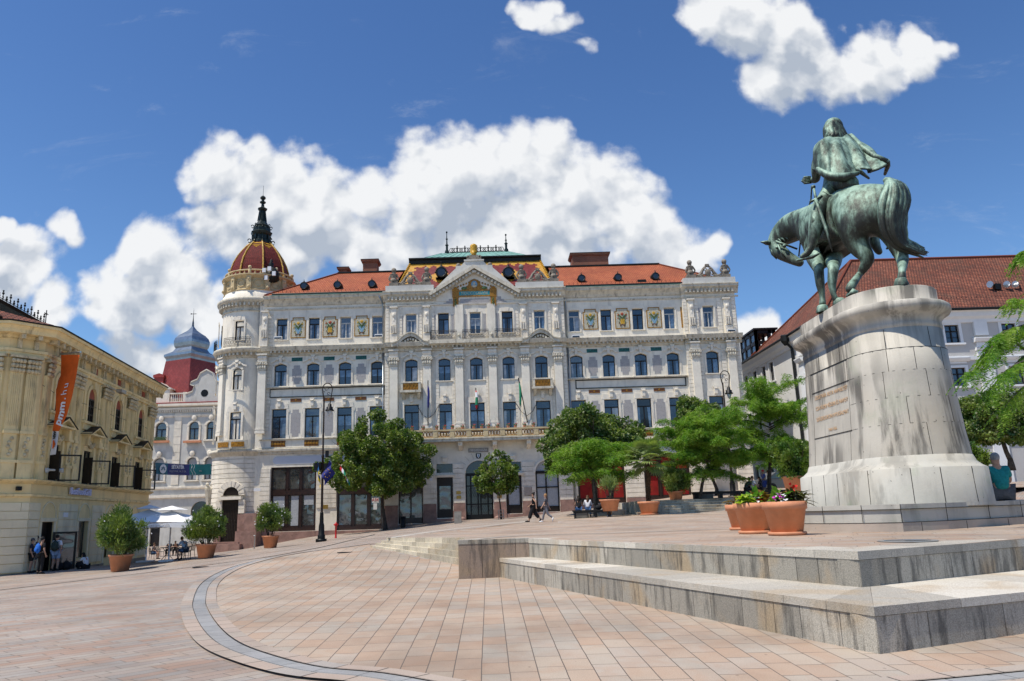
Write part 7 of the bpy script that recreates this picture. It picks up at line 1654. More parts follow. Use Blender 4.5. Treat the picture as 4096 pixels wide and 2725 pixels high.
# cloak: neck row to hem row, swept out to the right
neck=[(545,275,20.85),(540,268,20.7),(560,262,20.55),(590,265,20.5),(620,262,20.5),(650,252,20.55),(675,245,20.7),(690,248,20.85),(690,262,20.95)]
shl=[(478,310,20.95),(462,325,20.6),(500,295,20.2),(570,295,20.15),(640,300,20.15),(690,300,20.2),(725,290,20.4),(745,300,20.7),(740,320,20.9)]
mid=[(462,400,21.05),(455,400,20.5),(505,410,20.05),(590,410,19.85),(680,400,19.85),(745,390,19.95),(800,370,20.1),(835,365,20.4),(830,390,20.7)]
hem=[(448,410,21.1),(455,470,20.5),(520,520,20.0),(610,555,19.6),(740,530,19.6),(765,490,19.55),(850,505,19.5),(905,480,19.6),(955,428,19.7)]
rows=[neck,shl,mid,hem]; nu=72; nv=22; G=[]
cols=[spline([z_(*rows[j][i]) for j in range(4)],8) for i in range(9)]
L_=len(cols[0])
for j in range(L_):
    rw=spline([cols[i][j] for i in range(9)],8); t=j/(L_-1)
    for i,p in enumerate(rw):
        u=i/(len(rw)-1); w=.10*t*math.sin(u*30+1.5*math.sin(t*3))*(.25+u*1.4)+.04*t*math.sin(u*61+2*t)
        G.append(p+Vector((w*.4,-w,-.25*w)))
nw=len(rw); m=MB(); m.add(G,[(j*nw+i,j*nw+i+1,(j+1)*nw+i+1,(j+1)*nw+i) for j in range(L_-1) for i in range(nw-1)])
ck=m.build('cloak','bronze',ST,True); md=ck.modifiers.new('thick','SOLIDIFY'); md.thickness=.05; md.offset=-1
# rolled front hem of the cloak
m=MB(); m.tube([z_(450,425,20.95),z_(480,490,20.2),z_(560,535,19.75),z_(660,540,19.55),z_(760,508,19.5)],[.05,.09,.13,.13,.05],8); m.tube([z_(740,478,19.5),z_(768,500,19.5),z_(830,548,19.7)],[.05,.06,.03],6); m.tube([z_(700,250,20.75),z_(780,330,20.3),z_(870,395,19.9),z_(952,428,19.7)],[.08,.09,.09,.08],8); m.tube([z_(952,428,19.7),z_(960,460,19.9),z_(940,520,20.3)],[.09,.07,.04],6); m.build('cloak_folds','bronze',ck,True)
m=MB(); m.tube([z_(455,690,20.0),z_(480,760,19.85),z_(530,900,19.6),z_(573,1055,19.4)],[.05,.05,.045,.02],8); m.tube([z_(420,712,19.95),z_(500,670,20.1)],[.035,.035],6); m.tube([z_(462,700,20.0),z_(445,620,20.3)],[.04,.03],6); m.ball(z_(443,608,20.35),.06,8,6); m.build('sword','bronze',ST,True)
m=MB(); m.tube([z_(430,600,21.3),z_(425,690,21.7),z_(375,880,22.3),z_(350,1000,22.5),z_(340,1090,22.5)],.022,6); m.tube([z_(178,985,22.7),z_(250,1010,22.6),z_(330,1040,22.5)],.03,6); m.tube([z_(185,985,22.75),z_(215,1060,22.6),z_(250,1105,22.55)],.025,6); m.ball(z_(240,1018,22.58),.06,8,6); m.build('bridle','bronze',HO,True)
m=MB(); m.add([z_(520,640,20.2),z_(600,680,19.9),z_(585,790,19.95),z_(545,870,20.1),z_(500,860,20.4),z_(480,740,20.5)],[(0,1,2,3,4,5)]); o=m.build('saddle_cloth','bronze',HO); md=o.modifiers.new('t','SOLIDIFY'); md.thickness=.12; md.offset=0
m=MB(); m.tube([z_(600,560,20.2),z_(700,600,19.8),z_(760,590,19.7)],[.25,.3,.12],10); m.tube([z_(425,850,20.15),z_(500,855,20.1)],[.2,.2],10); m.tube([z_(325,1120,20.3),z_(435,1095,20.15),z_(485,1068,20.05)],[.03,.05,.03],6); m.tube([z_(950,1040,21.0),z_(975,1020,20.95)],[.03,.04],6); m.build('saddle_and_boot_cuffs','bronze',ST,True)
# ================================================================== vegetation
leafmat('leaf_linden',(.030,.075,.012),(.062,.125,.022),.30,.42,(.20,.23,.10)); leafmat('leaf_linden_pale',(.035,.085,.02),(.06,.12,.03),.28,.45,(.38,.40,.24)); leafmat('leaf_locust',(.05,.15,.010),(.15,.30,.03),.42,.5,(.20,.32,.05)); leafmat('leaf_oleander',(.04,.09,.02),(.085,.15,.045),.25,.4,(.15,.20,.07)); leafmat('leaf_palm',(.08,.14,.04),(.19,.26,.11),.25,.45); leafmat('leaf_shrub',(.025,.075,.01),(.06,.14,.02),.3,.4)
leafmat('leaf_canna',(.07,.20,.03),(.13,.30,.05),.35,.35); leafmat('leaf_lime',(.25,.38,.03),(.40,.48,.06),.35,.45); leafmat('leaf_black',(.012,.012,.014),(.035,.03,.035),.1,.45); leafmat('leaf_bronze',(.14,.05,.015),(.22,.09,.03),.3,.4)
for n_,c_ in(('petal_red',(.75,.03,.02)),('petal_magenta',(.55,.03,.45)),('petal_white',(.8,.78,.8))): pm(n_,c_,.6,.05,5)
NR=np.random.default_rng(11)
def leaves(name,P,Nrm,size,aspect,mat,parent,droop=.3,jit=.6,curl=True):
    """one kite-shaped leaf of two triangles pairs per point"""
    n=len(P); a=NR.normal(size=(n,3)); d=Nrm*1.0+a*jit; d[:,2]-=droop; d/=np.linalg.norm(d,axis=1)[:,None]
    b=np.cross(d,NR.normal(size=(n,3))); b/=np.linalg.norm(b,axis=1)[:,None]; s=(size*NR.uniform(.65,1.25,n))[:,None]; w=s*aspect
    up=np.cross(b,d); V=np.empty((n,4,3)); V[:,0]=P; V[:,1]=P+d*s*.5+b*w*.5+up*s*.06; V[:,2]=P+d*s; V[:,3]=P+d*s*.5-b*w*.5+up*s*.06
    me=bpy.data.meshes.new(name); me.vertices.add(4*n); me.vertices.foreach_set('co',V.ravel()); me.loops.add(4*n); me.loops.foreach_set('vertex_index',np.arange(4*n,dtype=np.int32)); me.polygons.add(n); me.polygons.foreach_set('loop_start',np.arange(0,4*n,4,dtype=np.int32)); me.update(calc_edges=True); me.materials.append(MAT[mat]); me.validate()
    return link(name,me,parent)
def cloud(clumps,n,shell=.55):
    c=np.array([x[:3] for x in clumps]); r=np.array([x[3] if len(x)==4 else x[3:6] if False else x[3] for x in clumps]); k=NR.choice(len(clumps),n,p=r**2/np.sum(r**2))
    d=NR.normal(size=(n,3)); d/=np.linalg.norm(d,axis=1)[:,None]; q=(shell+(1-shell)*NR.random(n))[:,None]
    return c[k]+d*q*r[k][:,None],d
def subclumps(c,rad3,n,r0,r1,seed,flat=.0,inner=.45):
    r=np.random.default_rng(seed); out=[]
    for _ in range(n):
        d=r.normal(size=3); d/=np.linalg.norm(d); q=inner+(1-inner)*r.random()**.5; d[2]=max(d[2],-.75+flat)
        rr=r.uniform(r0,r1); bump=1+.07*math.sin(d[0]*5+seed)+.06*math.sin(d[1]*4+d[2]*6+seed*2); q*=bump; out.append((c[0]+d[0]*(rad3[0]-rr*.5)*q,c[1]+d[1]*(rad3[1]-rr*.5)*q,c[2]+d[2]*(rad3[2]-rr*.5)*q,rr))
    return out
def trunk(mb,base,top,r0,r1,limbs,seed,spread,kids_=10):
    r=random.Random(seed); base,top=Vector(base),Vector(top); mid=base.lerp(top,.5)+Vector((r.uniform(-.06,.06),r.uniform(-.06,.06),0))
    mb.tube([base-Vector((0,0,.2)),base+Vector((0,0,.05)),base+Vector((0,0,.4)),mid,top],[r0*1.5,r0*1.35,r0,r0*.85,r1],10)
    for k in range(limbs):
        a=2*math.pi*k/limbs+r.uniform(-.3,.3); e=top+Vector((math.cos(a)*spread[0],math.sin(a)*spread[0],spread[1]*r.uniform(.5,1.1))); m_=top.lerp(e,.5)+Vector((0,0,-.1*spread[1]))
        st_=base.lerp(top,r.uniform(.8,1)); mb.tube([st_,m_,e],[r1*.7,r1*.45,r1*.12],6)
        for j in range(3): b=m_.lerp(e,j/3); mb.tube([b,b+Vector((r.uniform(-1,1)*spread[0]*.5,r.uniform(-1,1)*spread[0]*.5,r.uniform(.1,.6)*spread[1]*.6))],[r1*.3,r1*.08],5)
def linden(base,crown,rad3,nleaf,size,mat,label,seed,trunk_r=.16,nsub=130,r0=.25,r1=.55,group='broad lindens on the square',stake=None):
    t=thing('linden_tree',tuple(base),label,'tree',None); cz=crown
    m=MB(); top=Vector((base[0]*.3+cz[0]*.7,base[1]*.3+cz[1]*.7,cz[2]-rad3[2]*.55)); trunk(m,base,top,trunk_r,trunk_r*.8,7,seed,(rad3[0]*.7,rad3[2]*1.2)); m.build('trunk','bark',t,True)
    sc=subclumps(cz,rad3,nsub,r0,r1,seed,.1); P,Nn=cloud(sc,nleaf); leaves('crown',P,Nn,size,.8,mat,t,.45,.7); return t
def atY(px,py,Y): return at(px,py,Y)
def pxm(n,Y): return n/FPX*Y
# 1 big linden before the left wing
b=hit(1541,2121,HG); Y=b.y; print('T1',b); c=at(1517,1842,Y); linden(b,c,(pxm(232,Y),pxm(210,Y),pxm(176,Y)),60000,.19,'leaf_linden','large round linden tree with a dark trunk before the left half of the hall',1,.17,190,.35,.62)
b=hit(2005,2078,HG); Y=b.y; print('T2',b); c=at(1985,1905,Y); linden(b,c,(pxm(88,Y),pxm(80,Y),pxm(95,Y)),6500,.20,'leaf_linden','slim young linden tree standing before the entrance gate',2,.07,60,.2,.42)
b=hit(2386,2052,HT); Y=54; b=at(2386,2046,Y); c=at(2360,1775,Y); linden(b,c,(pxm(215,Y),pxm(170,Y),pxm(165,Y)),42000,.19,'leaf_linden_pale','wide linden tree dotted with pale blossom behind the front bench',3,.16,170,.3,.6)
Y=62; b=at(2868,1975,Y); c=at(2800,1740,Y); linden(b,c,(pxm(115,Y),pxm(110,Y),pxm(150,Y)),24000,.2,'leaf_linden_pale','blossoming linden tree before the right end of the hall',4,.13,110,.3,.6)
Y=44; b=at(4046,1868,Y); c=at(3985,1680,Y); linden(b,c,(pxm(150,Y),pxm(140,Y),pxm(125,Y)),26000,.17,'leaf_linden_pale','linden tree with pale blossom right of the monument',5,.14,120,.28,.5)
def locust(base,crown,rad3,n,label,seed,tr=.09,layers=9,size=.16,fork=None,twig=True):
    t=thing('honey_locust_tree',tuple(base),label,'tree'); r=random.Random(seed); m=MB(); base=Vector(base); crown=Vector(crown)
    top=Vector((crown.x*.6+base.x*.4,crown.y*.6+base.y*.4,crown.z-rad3[2]*.5)); m.tube([base-Vector((0,0,.2)),base,base.lerp(top,.5)+Vector((r.uniform(-.1,.1),0,0)),top],[tr*1.3,tr*1.15,tr,tr*.8],8)
    tips=[]
    for k in range(layers*3):
        a=r.uniform(0,2*math.pi); h=r.uniform(-.75,1); w=math.sqrt(max(.05,1-(h*.85)**2)); s=top.lerp(Vector((crown.x,crown.y,crown.z+rad3[2]*.6)),max(0,min(1,(h+.6)/1.6)))
        e=Vector((crown.x+math.cos(a)*rad3[0]*w*r.uniform(.65,1.02),crown.y+math.sin(a)*rad3[1]*w*r.uniform(.65,1.02),crown.z+h*rad3[2])); mid_=s.lerp(e,.5)+Vector((0,0,.08*rad3[2])); Bz=spline([s,mid_,e],6); m.tube(Bz,[tr*.4*(1-i/14) for i in range(len(Bz))],5)
        for i in range(3,len(Bz)): tips.append((Bz[i],1.0 if i>5 else .7))
        for j in range(3):
            q_=Bz[r.randint(4,len(Bz)-1)]; e2=q_+Vector((r.uniform(-1,1)*rad3[0]*.3,r.uniform(-1,1)*rad3[1]*.3,r.uniform(-.15,.25)*rad3[2])); m.tube([q_,e2],[tr*.12,tr*.03],4)
            for i in range(1,5): tips.append((q_.lerp(e2,i/4),.8))
    m.build('trunk','bark_pale' if tr<.08 else 'bark',t,True)
    # fronds: short drooping rachis with two rows of leaflets
    T=np.array([tuple(x[0]) for x in tips]); k=NR.integers(0,len(T),n); S_=T[k]+NR.normal(size=(n,3))*np.array([.1,.1,.06]); a=NR.uniform(0,2*np.pi,n); dr=np.stack([np.cos(a),np.sin(a),NR.uniform(-.75,.15,n)],1); dr/=np.linalg.norm(dr,axis=1)[:,None]
    L=NR.uniform(.22,.40,n)*size/.16; sd=np.stack([-dr[:,1],dr[:,0],np.zeros(n)],1); sd/=np.linalg.norm(sd,axis=1)[:,None]; Ps=[];Ns=[]
    nl=5
    for i in range(nl):
        f=(i+1)/nl; c_=S_+dr*(L*f)[:,None]; c_[:,2]-=(L*f*f*.35)
        for sg in(-1,1): Ps.append(c_); Ns.append(sd*sg*1.0+dr*.5)
    leaves('crown',np.concatenate(Ps),np.concatenate(Ns),size*.55,.42,'leaf_locust',t,.3,.25); return t
b=hit(2378,2064,HT); Y=b.y; print('T4',b); c=at(2372,1850,Y); locust(b,c,(pxm(190,Y),pxm(170,Y),pxm(88,Y)),4000,'small bright green honey locust growing through the front bench',6,.07,9,.22)
Y=50.5; b=at(2800,1993,Y); c=at(2835,1795,Y); locust(b,c,(pxm(235,Y),pxm(180,Y),pxm(170,Y)),11000,'spreading honey locust with feathery leaves above the wide steps',7,.10,11,.2)
Y=53; b=at(3078,1985,Y); c=at(3085,1730,Y); locust(b,c,(pxm(190,Y),pxm(175,Y),pxm(205,Y)),11500,'tall feathery honey locust left of the monument with a forked trunk',8,.14,12,.2)
# branches of a near tree reaching in from the right
nt_=thing('honey_locust_tree',(15.4,16.5,1.0),'honey locust whose fronds reach in from the right beside the monument','tree'); m=MB(); r=random.Random(5); m.tube([(15.4,16.5,.6),(15.3,16.5,3),(15.1,16.5,5.2),(14.6,16.4,7.2)],[.2,.16,.13,.06],10); FR=[]
def branch(pts,Yd,r0,side=5):
    P_=spline([Vector((15.2,16.5,4.6)) if Yd is None else at(px,py,Yv) for px,py,Yv in pts],6); m.tube(P_,[r0*(1-.8*i/len(P_)) for i in range(len(P_))],6)
    for i in range(4,len(P_)):
        t=(P_[min(i+1,len(P_)-1)]-P_[i-1]).normalized(); FR.append((P_[i],t,1)) ; FR.append((P_[i],t,-1))
        if i%2==0: FR.append((P_[i],t,0))
for pts in([(4330,1620,16.5),(4060,1370,16.2),(3960,1400,16),(3910,1470,15.9),(3870,1490,15.8)],[(4330,1560,16.5),(4090,1330,16),(4000,1350,15.8),(3950,1420,15.7)],[(4360,1500,16.5),(4150,1350,16.2),(4030,1355,16),(3980,1390,16)],[(4330,1650,16.5),(4150,1420,16),(4040,1480,15.9),(3960,1560,15.8)],
 [(4350,1620,16.3),(4200,1500,15.9),(4080,1560,15.8),(4010,1640,15.7)],[(4360,1450,16.5),(4200,1300,16),(4060,1310,15.8),(3990,1345,15.7)],[(4380,1150,16.5),(4200,1120,16),(4110,1190,15.8),(4060,1200,15.8)],[(4380,1000,16.4),(4200,990,16),(4110,1000,16),(4080,1020,16)],[(4360,1560,16.2),(4180,1440,15.6),(4080,1450,15.4),(4000,1500,15.2)]): branch(pts,1,.03)
m.build('trunk','bark_pale',nt_,True)
Ps=[];Ns=[];r=random.Random(9); st2=MB()
for p,t,sg in FR:
    side=Vector((-t.y,t.x,0)).normalized()*(sg if sg else r.choice((-1,1))*.3); d=(t*.9+side*.9+Vector((0,0,r.uniform(-.7,.25)))).normalized(); L=r.uniform(.28,.5); sd=d.cross(Vector((0,0,1))).normalized(); pts=[]
    for k in range(15):
        f=(k+1)/15; c_=p+d*L*f+Vector((0,0,-.42*L*f*f)); pts.append(c_)
        for s in(-1,1): Ps.append(tuple(c_)); Ns.append(tuple(sd*s+d*.35))
    st2.tube([p]+pts[::4],.004,4)
st2.build('leaf_stalks','leaf_canna',nt_)
leaves('crown',np.array(Ps),np.array(Ns),.085,.30,'leaf_locust',nt_,.3,.12)
# oleander tubs
def tubmesh(r,h,rim=.13,saucer=True):
    m=MB(); m.lathe(0,0,[(0,.03),(r*.70,.03),(r*.93,h-rim),(r*.94,h-rim),(r,h-rim+.005),(r*1.03,h),(r*.93,h),(r*.9,h-.06),(0,h-.07)],40); pot=m.mesh('pot','terracotta',False)
    for p in pot.polygons: p.use_smooth=abs(p.normal.z)<.5
    s=MB().lathe(0,0,[(0,0),(r*.82,0),(r*.88,.03),(r*.86,.07),(r*.8,.075),(0,.05)],40).mesh('saucer','terracotta',True) if saucer else None
    so=MB().lathe(0,0,[(0,h-.055),(r*.91,h-.06)],24).mesh('soil','soil'); return pot,s,so
def potted(name,label,px,py,H_,r,h,bush,n,size,mat,seed,cat='potted plant',flowers=None,asp=.22,group=None,Y=None,saucer=False,wild=.0):
    b=hit(px,py,H_) if Y is None else at(px,py,Y); t=thing(name,tuple(b),label,cat,group); P,s,so=tubmesh(r,h,.1,saucer); link('pot',P,t,(0,0,0)); link('soil',so,t,(0,0,0))
    if s: link('saucer',s,t,(0,0,0))
    bx,by,bw,bh=bush; c=at(bx,by,b.y); rx,rz=pxm(bw,b.y),pxm(bh,b.y)
    m=MB(); rr=random.Random(seed)
    for k in range(14): a=rr.uniform(0,6.28); e=Vector((c.x+math.cos(a)*rx*rr.uniform(.3,.8),c.y+math.sin(a)*rx*rr.uniform(.3,.8),c.z+rz*rr.uniform(-.3,.8))); q=b+Vector((math.cos(a)*r*.3,math.sin(a)*r*.3,h-.1)); m.tube([q,q.lerp(e,.5)+Vector((0,0,.05)),e],[.02,.014,.006],5)
    m.build('stems','bark',t); sc=subclumps(c,(rx,rx,rz),55,.14*rx/.9,.34*rx/.9,seed,.15,.3); Pp,Nn=cloud(sc,n,.2); Nn=Nn*.6+np.array([0,0,.8]); leaves('foliage',Pp,Nn,size,asp,mat,t,-.1,.55)
    if flowers:
        m=MB()
        for k in range(flowers): a=rr.uniform(0,6.28); u=rr.uniform(-.3,1); w=math.sqrt(1-u*u*.8); p_=Vector((c.x+math.cos(a)*rx*w,c.y+math.sin(a)*rx*w,c.z+u*rz)); m.ball(p_,.035,6,4)
        m.build('blossom','petal_white',t)
    return b
potted('potted_oleander','largest round oleander bush in a terracotta tub, beside the cream building',479,2287,HG,.56,.80,(487,2140,108,92),16000,.20,'leaf_oleander',1,flowers=6)
potted('potted_oleander','bushy oleander in a terracotta tub beside the cafe parasols',823,2234,HG,.55,.76,(822,2110,80,72),10000,.20,'leaf_oleander',2,flowers=8)
potted('potted_oleander','upright oleander with white blossom in a terracotta tub left of the street lamp',1081,2194,HG,.53,.78,(1085,2078,66,66),8000,.20,'leaf_oleander',3,flowers=26)
potted('potted_oleander','oleander in a terracotta tub at the top of the wide steps',2705,2005,HU,.50,.62,(2700,1930,62,52),5500,.22,'leaf_oleander',4,Y=50.4)
potted('potted_shrub','dense round evergreen in a terracotta tub left of the monument',3186,1985,HT,.62,1.0,(3190,1850,95,100),17000,.13,'leaf_shrub',5,asp=.6,Y=40)
potted('potted_shrub','small palm in an empty looking wide tub behind the girl on the bench',2441,2047,HT,.62,.72,(2437,1945,40,28),500,.4,'leaf_palm',6,asp=.1,Y=47.5)
# bush behind the seated woman
sh_=thing('green_shrub',tuple(at(3860,1870,30)),'bright green shrub behind the woman on the monument base','shrub'); c=at(3880,1830,30); P_,N_=cloud(subclumps(c,(.75,.7,.5),30,.15,.3,3),6000,.2); leaves('foliage',P_,N_,.09,.6,'leaf_shrub',sh_,.1,.6)
# palm
b=hit(2598,2060,HT); pt=thing('potted_palm',tuple(b),'fan palm with a shaggy trunk in a wide terracotta tub before the wide steps','potted plant'); P,s,so=tubmesh(.66,.80,.16,True); link('pot',P,pt,(0,0,0)); link('soil',so,pt,(0,0,0)); link('saucer',s,pt,(0,0,0))
tp=at(2592,1838,b.y); m=MB(); Pt=spline([b+Vector((0,0,.7)),b+Vector((.03,0,1.5)),tp],8); m.tube(Pt,[.15+.02*((i%3)-1) for i in range(len(Pt))],9)
for i in range(60): q=Pt[0].lerp(Pt[-1],i/60); a=i*2.4; m.tube([q,q+Vector((math.cos(a)*.2,math.sin(a)*.2,.08))],[.03,.008],4)
m.build('trunk','palm_bark',pt); stm=MB(); Ps=[];Ns=[];r=random.Random(2); fm=MB()
for k in range(46):
    a=k*2.399; el=R(r.uniform(-50,75)); d=Vector((math.cos(a)*math.cos(el),math.sin(a)*math.cos(el),math.sin(el))); L=r.uniform(.7,1.15); e=tp+d*L; stm.tube([tp,tp+d*L*.5+Vector((0,0,.05)),e],.012,4); u=d.cross(Vector((0,0,1))).normalized(); v=u.cross(d)
    for j in range(15):
        b_=R(-100+200*j/14); dd=(d*math.cos(b_)+u*math.sin(b_)).normalized(); l=.78*(1-.25*abs(j-7)/7); q=e+dd*l+Vector((0,0,-.22*l)); w=u*.055*math.cos(b_)-d*.055*math.sin(b_); md_=e+dd*l*.6+Vector((0,0,-.03)); fm.add([e,md_+w,q,md_-w],[(0,1,2,3)])
stm.build('leaf_stalks','leaf_palm',pt); fm.build('fronds','leaf_palm',pt)
# flower tubs on the terrace corner
FT='terracotta flower tubs beside the monument'
def ftub(px,py,label,seed): b=hit(px,py,HT); t=thing('flower_tub',tuple(b),label,'flower tub',FT); P,s,so=tubmesh(.455,.70,.165,True); link('pot',P,t,(0,0,0)); link('soil',so,t,(0,0,0)); link('saucer',s,t,(0,0,0)); return b,t
def blade(m,p,d,L,w,up=.3):
    d=Vector(d).normalized(); u=d.cross(Vector((0,0,1)))
    if u.length<.05: u=Vector((1,0,0))
    u.normalize(); nrm=u.cross(d); n=5; V=[]
    for i in range(n+1): t=i/n; c=Vector(p)+d*L*t+Vector((0,0,-up*L*t*t)); ww=w*math.sin(math.pi*min(.97,.08+t*.92)); V+=[c-u*ww+nrm*ww*.4,c,c+u*ww+nrm*ww*.4]
    m.add(V,[(3*i,3*i+1,3*i+4,3*i+3) for i in range(n)]+[(3*i+1,3*i+2,3*i+5,3*i+4) for i in range(n)])
def fill(b,t,spec,seed):
    r=random.Random(seed)
    for name,mat,cx,cy,n,L,w,el0,el1,up,spread in spec:
        m=MB()
        for k in range(n): a=r.uniform(0,6.28); el=R(r.uniform(el0,el1)); q=b+Vector((cx*.86+r.uniform(-1,1)*spread*.86,cy*.86+r.uniform(-1,1)*spread*.86,.64+r.uniform(0,.05)+ (r.uniform(0,.18) if name!='canna' else 0))); blade(m,q,(math.cos(a)*math.cos(el),math.sin(a)*math.cos(el),math.sin(el)),L*r.uniform(.7,1.1),w,up)
        m.build(name,mat,t,True)
b3,t3=ftub(2976,2120,'smallest looking flower tub, partly hidden, with dark red begonia leaves',1); fill(b3,t3,[('begonia','leaf_bronze',-.2,0,26,.25,.05,0,70,.3,.2),('begonia_flowers','petal_red',-.1,-.1,8,.06,.03,10,80,0,.15)],1)
b1,t1=ftub(3025,2135,'middle flower tub with lime green leaves, canna and red begonias',2); fill(b1,t1,[('sweet_potato_vine','leaf_lime',-.28,-.2,60,.2,.075,-5,60,.5,.17),('canna','leaf_canna',.02,.05,9,.55,.085,40,85,.25,.12),('begonia','leaf_bronze',.22,-.02,46,.32,.05,5,75,.4,.16),('begonia_flowers','petal_red',.12,-.12,22,.09,.04,0,80,0,.13),('petunias','petal_white',.0,-.38,6,.05,.035,20,70,0,.1),('low_leaves','leaf_canna',-.05,-.25,30,.2,.03,0,60,.3,.15)],2)
b2,t2=ftub(3150,2141,'right flower tub with canna, pink and white petunias and a black-leaved plant',3); fill(b2,t2,[('canna','leaf_canna',-.14,.02,13,.5,.09,20,80,.3,.13),('petunias','petal_magenta',-.28,-.35,9,.065,.05,10,60,0,.12),('white_petunias','petal_white',-.18,-.36,10,.065,.05,10,60,0,.14),('black_vine','leaf_black',.26,-.12,120,.3,.035,-10,70,.35,.16),('begonia','leaf_bronze',.1,.1,16,.3,.05,20,75,.4,.12),('begonia_flowers','petal_red',.22,.0,9,.07,.035,40,85,0,.12)],3)
for o_ in(t2,):
    for c_ in kids(o_):
        if c_.name.startswith('begonia_flowers'): c_.location.z+=.22
# ================================================================== street furniture and small things
def bench(a,b,depth,h,zt,label,blocks_):
    """black slab bench on stone blocks from a to b (plan)"""
    a,b=Vector(a),Vector(b); t=thing('slab_bench',tuple(a.lerp(b,.5)),label,'bench'); d=(b-a); L=d.length; ang=math.atan2(d.y,d.x); M_=Matrix.Translation(a)@Matrix.Rotation(ang,4,'Z')
    z1=h; dz=(b.z-a.z)
    MB(M_).box(0,L,0,depth,z1-.08,z1).build('seat','bench_black',t); m=MB(M_); m.box(.05,L-.05,.06,.14,z1-.16,z1-.081); m.box(.05,L-.05,depth-.14,depth-.06,z1-.16,z1-.081); m.build('frame','bench_black',t)
    for u0,u1,mt in blocks_: MB(M_).box(L*u0,L*u1,.08,depth-.08,-.25,z1-.161).build('block',mt,t)
    return t
A=hit(2290,2076,HT); B=hit(2442,2068,HT); B.z=A.z; bench(A,B,.55,.50,0,'black slab bench on the open square with a small tree growing through it',[(.04,.1,'bench_black'),(.1,.4,'bench_stone'),(.58,.64,'bench_black'),(.93,.99,'bench_black')])
C_=hit(2455,2062,HT); m=MB(); m.box(C_.x-.15,C_.x+.75,C_.y-.1,C_.y+.5,C_.z-.2,C_.z+.36); tag(m.build('granite_block','granite_wall',None),'low rough granite block at the right end of the front bench','stone block')
A=at(2775,2003,50.9); B=at(2968,1995,50.9); B.z=A.z; bench(A,B,.6,.55,0,'long black slab bench at the top of the wide steps',[(.03,.12,'bench_black'),(.13,.42,'bench_stone'),(.55,.62,'bench_black'),(.93,.99,'bench_black')])
A=at(2972,1998,51.3); B=at(3165,1985,51.3); B.z=A.z; bench(A,B,.6,.55,0,'black slab bench under the tall locust with the seated group',[(.0,.22,'bench_stone'),(.5,.58,'bench_black'),(.9,.98,'bench_black')])
# lamps
def lamp(base,H_,label,arm=1,cam_=False):
    t=thing('street_lamp',tuple(base),label,'street lamp'); x,y,z=base; m=MB(); m.box(x-.3,x+.3,y-.3,y+.3,z-.15,z+.07); m.lathe(x,y,[(.25,z+.07),(.25,z+.3),(.2,z+.35),(.19,z+.9),(.14,z+1.1),(.12,z+1.7),(.13,z+1.75),(.09,z+1.8)],12); m.build('base','iron',t,True)
    m=MB(); m.lathe(x,y,[(.085,z+1.78),(.075,z+H_*.5),(.10,z+H_*.5),(.10,z+H_*.5+.08),(.065,z+H_*.52),(.055,z+H_*.88)],12); top=z+H_*.86
    m.tube([(x,y,top)]+[(x+.22*arm+.34*math.cos(t_)*arm,y,z+H_*.93+.42*math.sin(t_)) for t_ in np.linspace(math.pi*1.05,-.25,14)]+[(x+.42*arm,y,z+H_*.84)],[.05]+[.035]*15,7)
    for c,r_ in(((.16,.93),.16),((.3,.9),.12),((-.05,.91),.1)): m.tube([(x+arm*(c[0]+r_*math.cos(a)*(1-a/9)),y,z+H_*c[1]+r_*math.sin(a)*(1-a/9)) for a in np.linspace(0,6,12)],.02,5)
    m.build('pole','iron_rust' if 0 else 'brown_pole',t,True)
    lx=x+.4*arm; lz=z+H_*.80; m=MB(); m.lathe(lx,y,[(.05,lz+.42),(.12,lz+.38),(.13,lz+.2),(.22,lz+.16),(.22,lz+.02),(.3,lz-.06),(.3,lz-.1),(.0,lz-.08)],14); m.build('lantern','iron',t,True); MB().lathe(lx,y,[(.0,lz-.5),(.05,lz-.45),(.13,lz-.32),(.19,lz-.12),(.17,lz-.09)],14).build('lamp_shade','lamp_glass_',t,True)
    if cam_:
        m=MB(); m.box(x-.55,x-.1,y-.15,y+.15,z+H_*.42,z+H_*.42+.5); m.box(x+.1,x+.55,y-.15,y+.15,z+H_*.42-.02,z+H_*.42+.45); m.box(x+.18,x+.38,y-.1,y+.1,z+H_*.42+.85,z+H_*.42+1.3); m.tube([(x-.35,y,z+H_*.42),(x,y,z+H_*.42-.15),(x+.5,y,z+H_*.42-.1)],.03,5); m.lathe(x+.6,y,[(.05,z+H_*.41),(.14,z+H_*.395),(.16,z+H_*.37),(.0,z+H_*.37)],10); m.build('camera_boxes','iron',t)
    return t
pm('brown_pole',(.045,.03,.022),.45,.25,8,dirt=(.02,.02,.02),dirtf=.5); pm('lamp_glass_',(.55,.56,.55),.15,.1,3,spec=.8)
b=at(1285,2160,52.5); tH=at(1300,1502,52.5).z-b.z; lamp(b,tH/1.02,'tall brown street lamp with camera boxes and three flags before the left wing',1,True); LB=b
b=at(2932,1965,56.0); b.z=HU(b.x,56.); tH=at(2925,1460,56).z-b.z; lamp(b,tH/1.02,'brown street lamp with a curled top at the right corner of the hall',1)
Y=49.; b=at(3190,1985,Y)
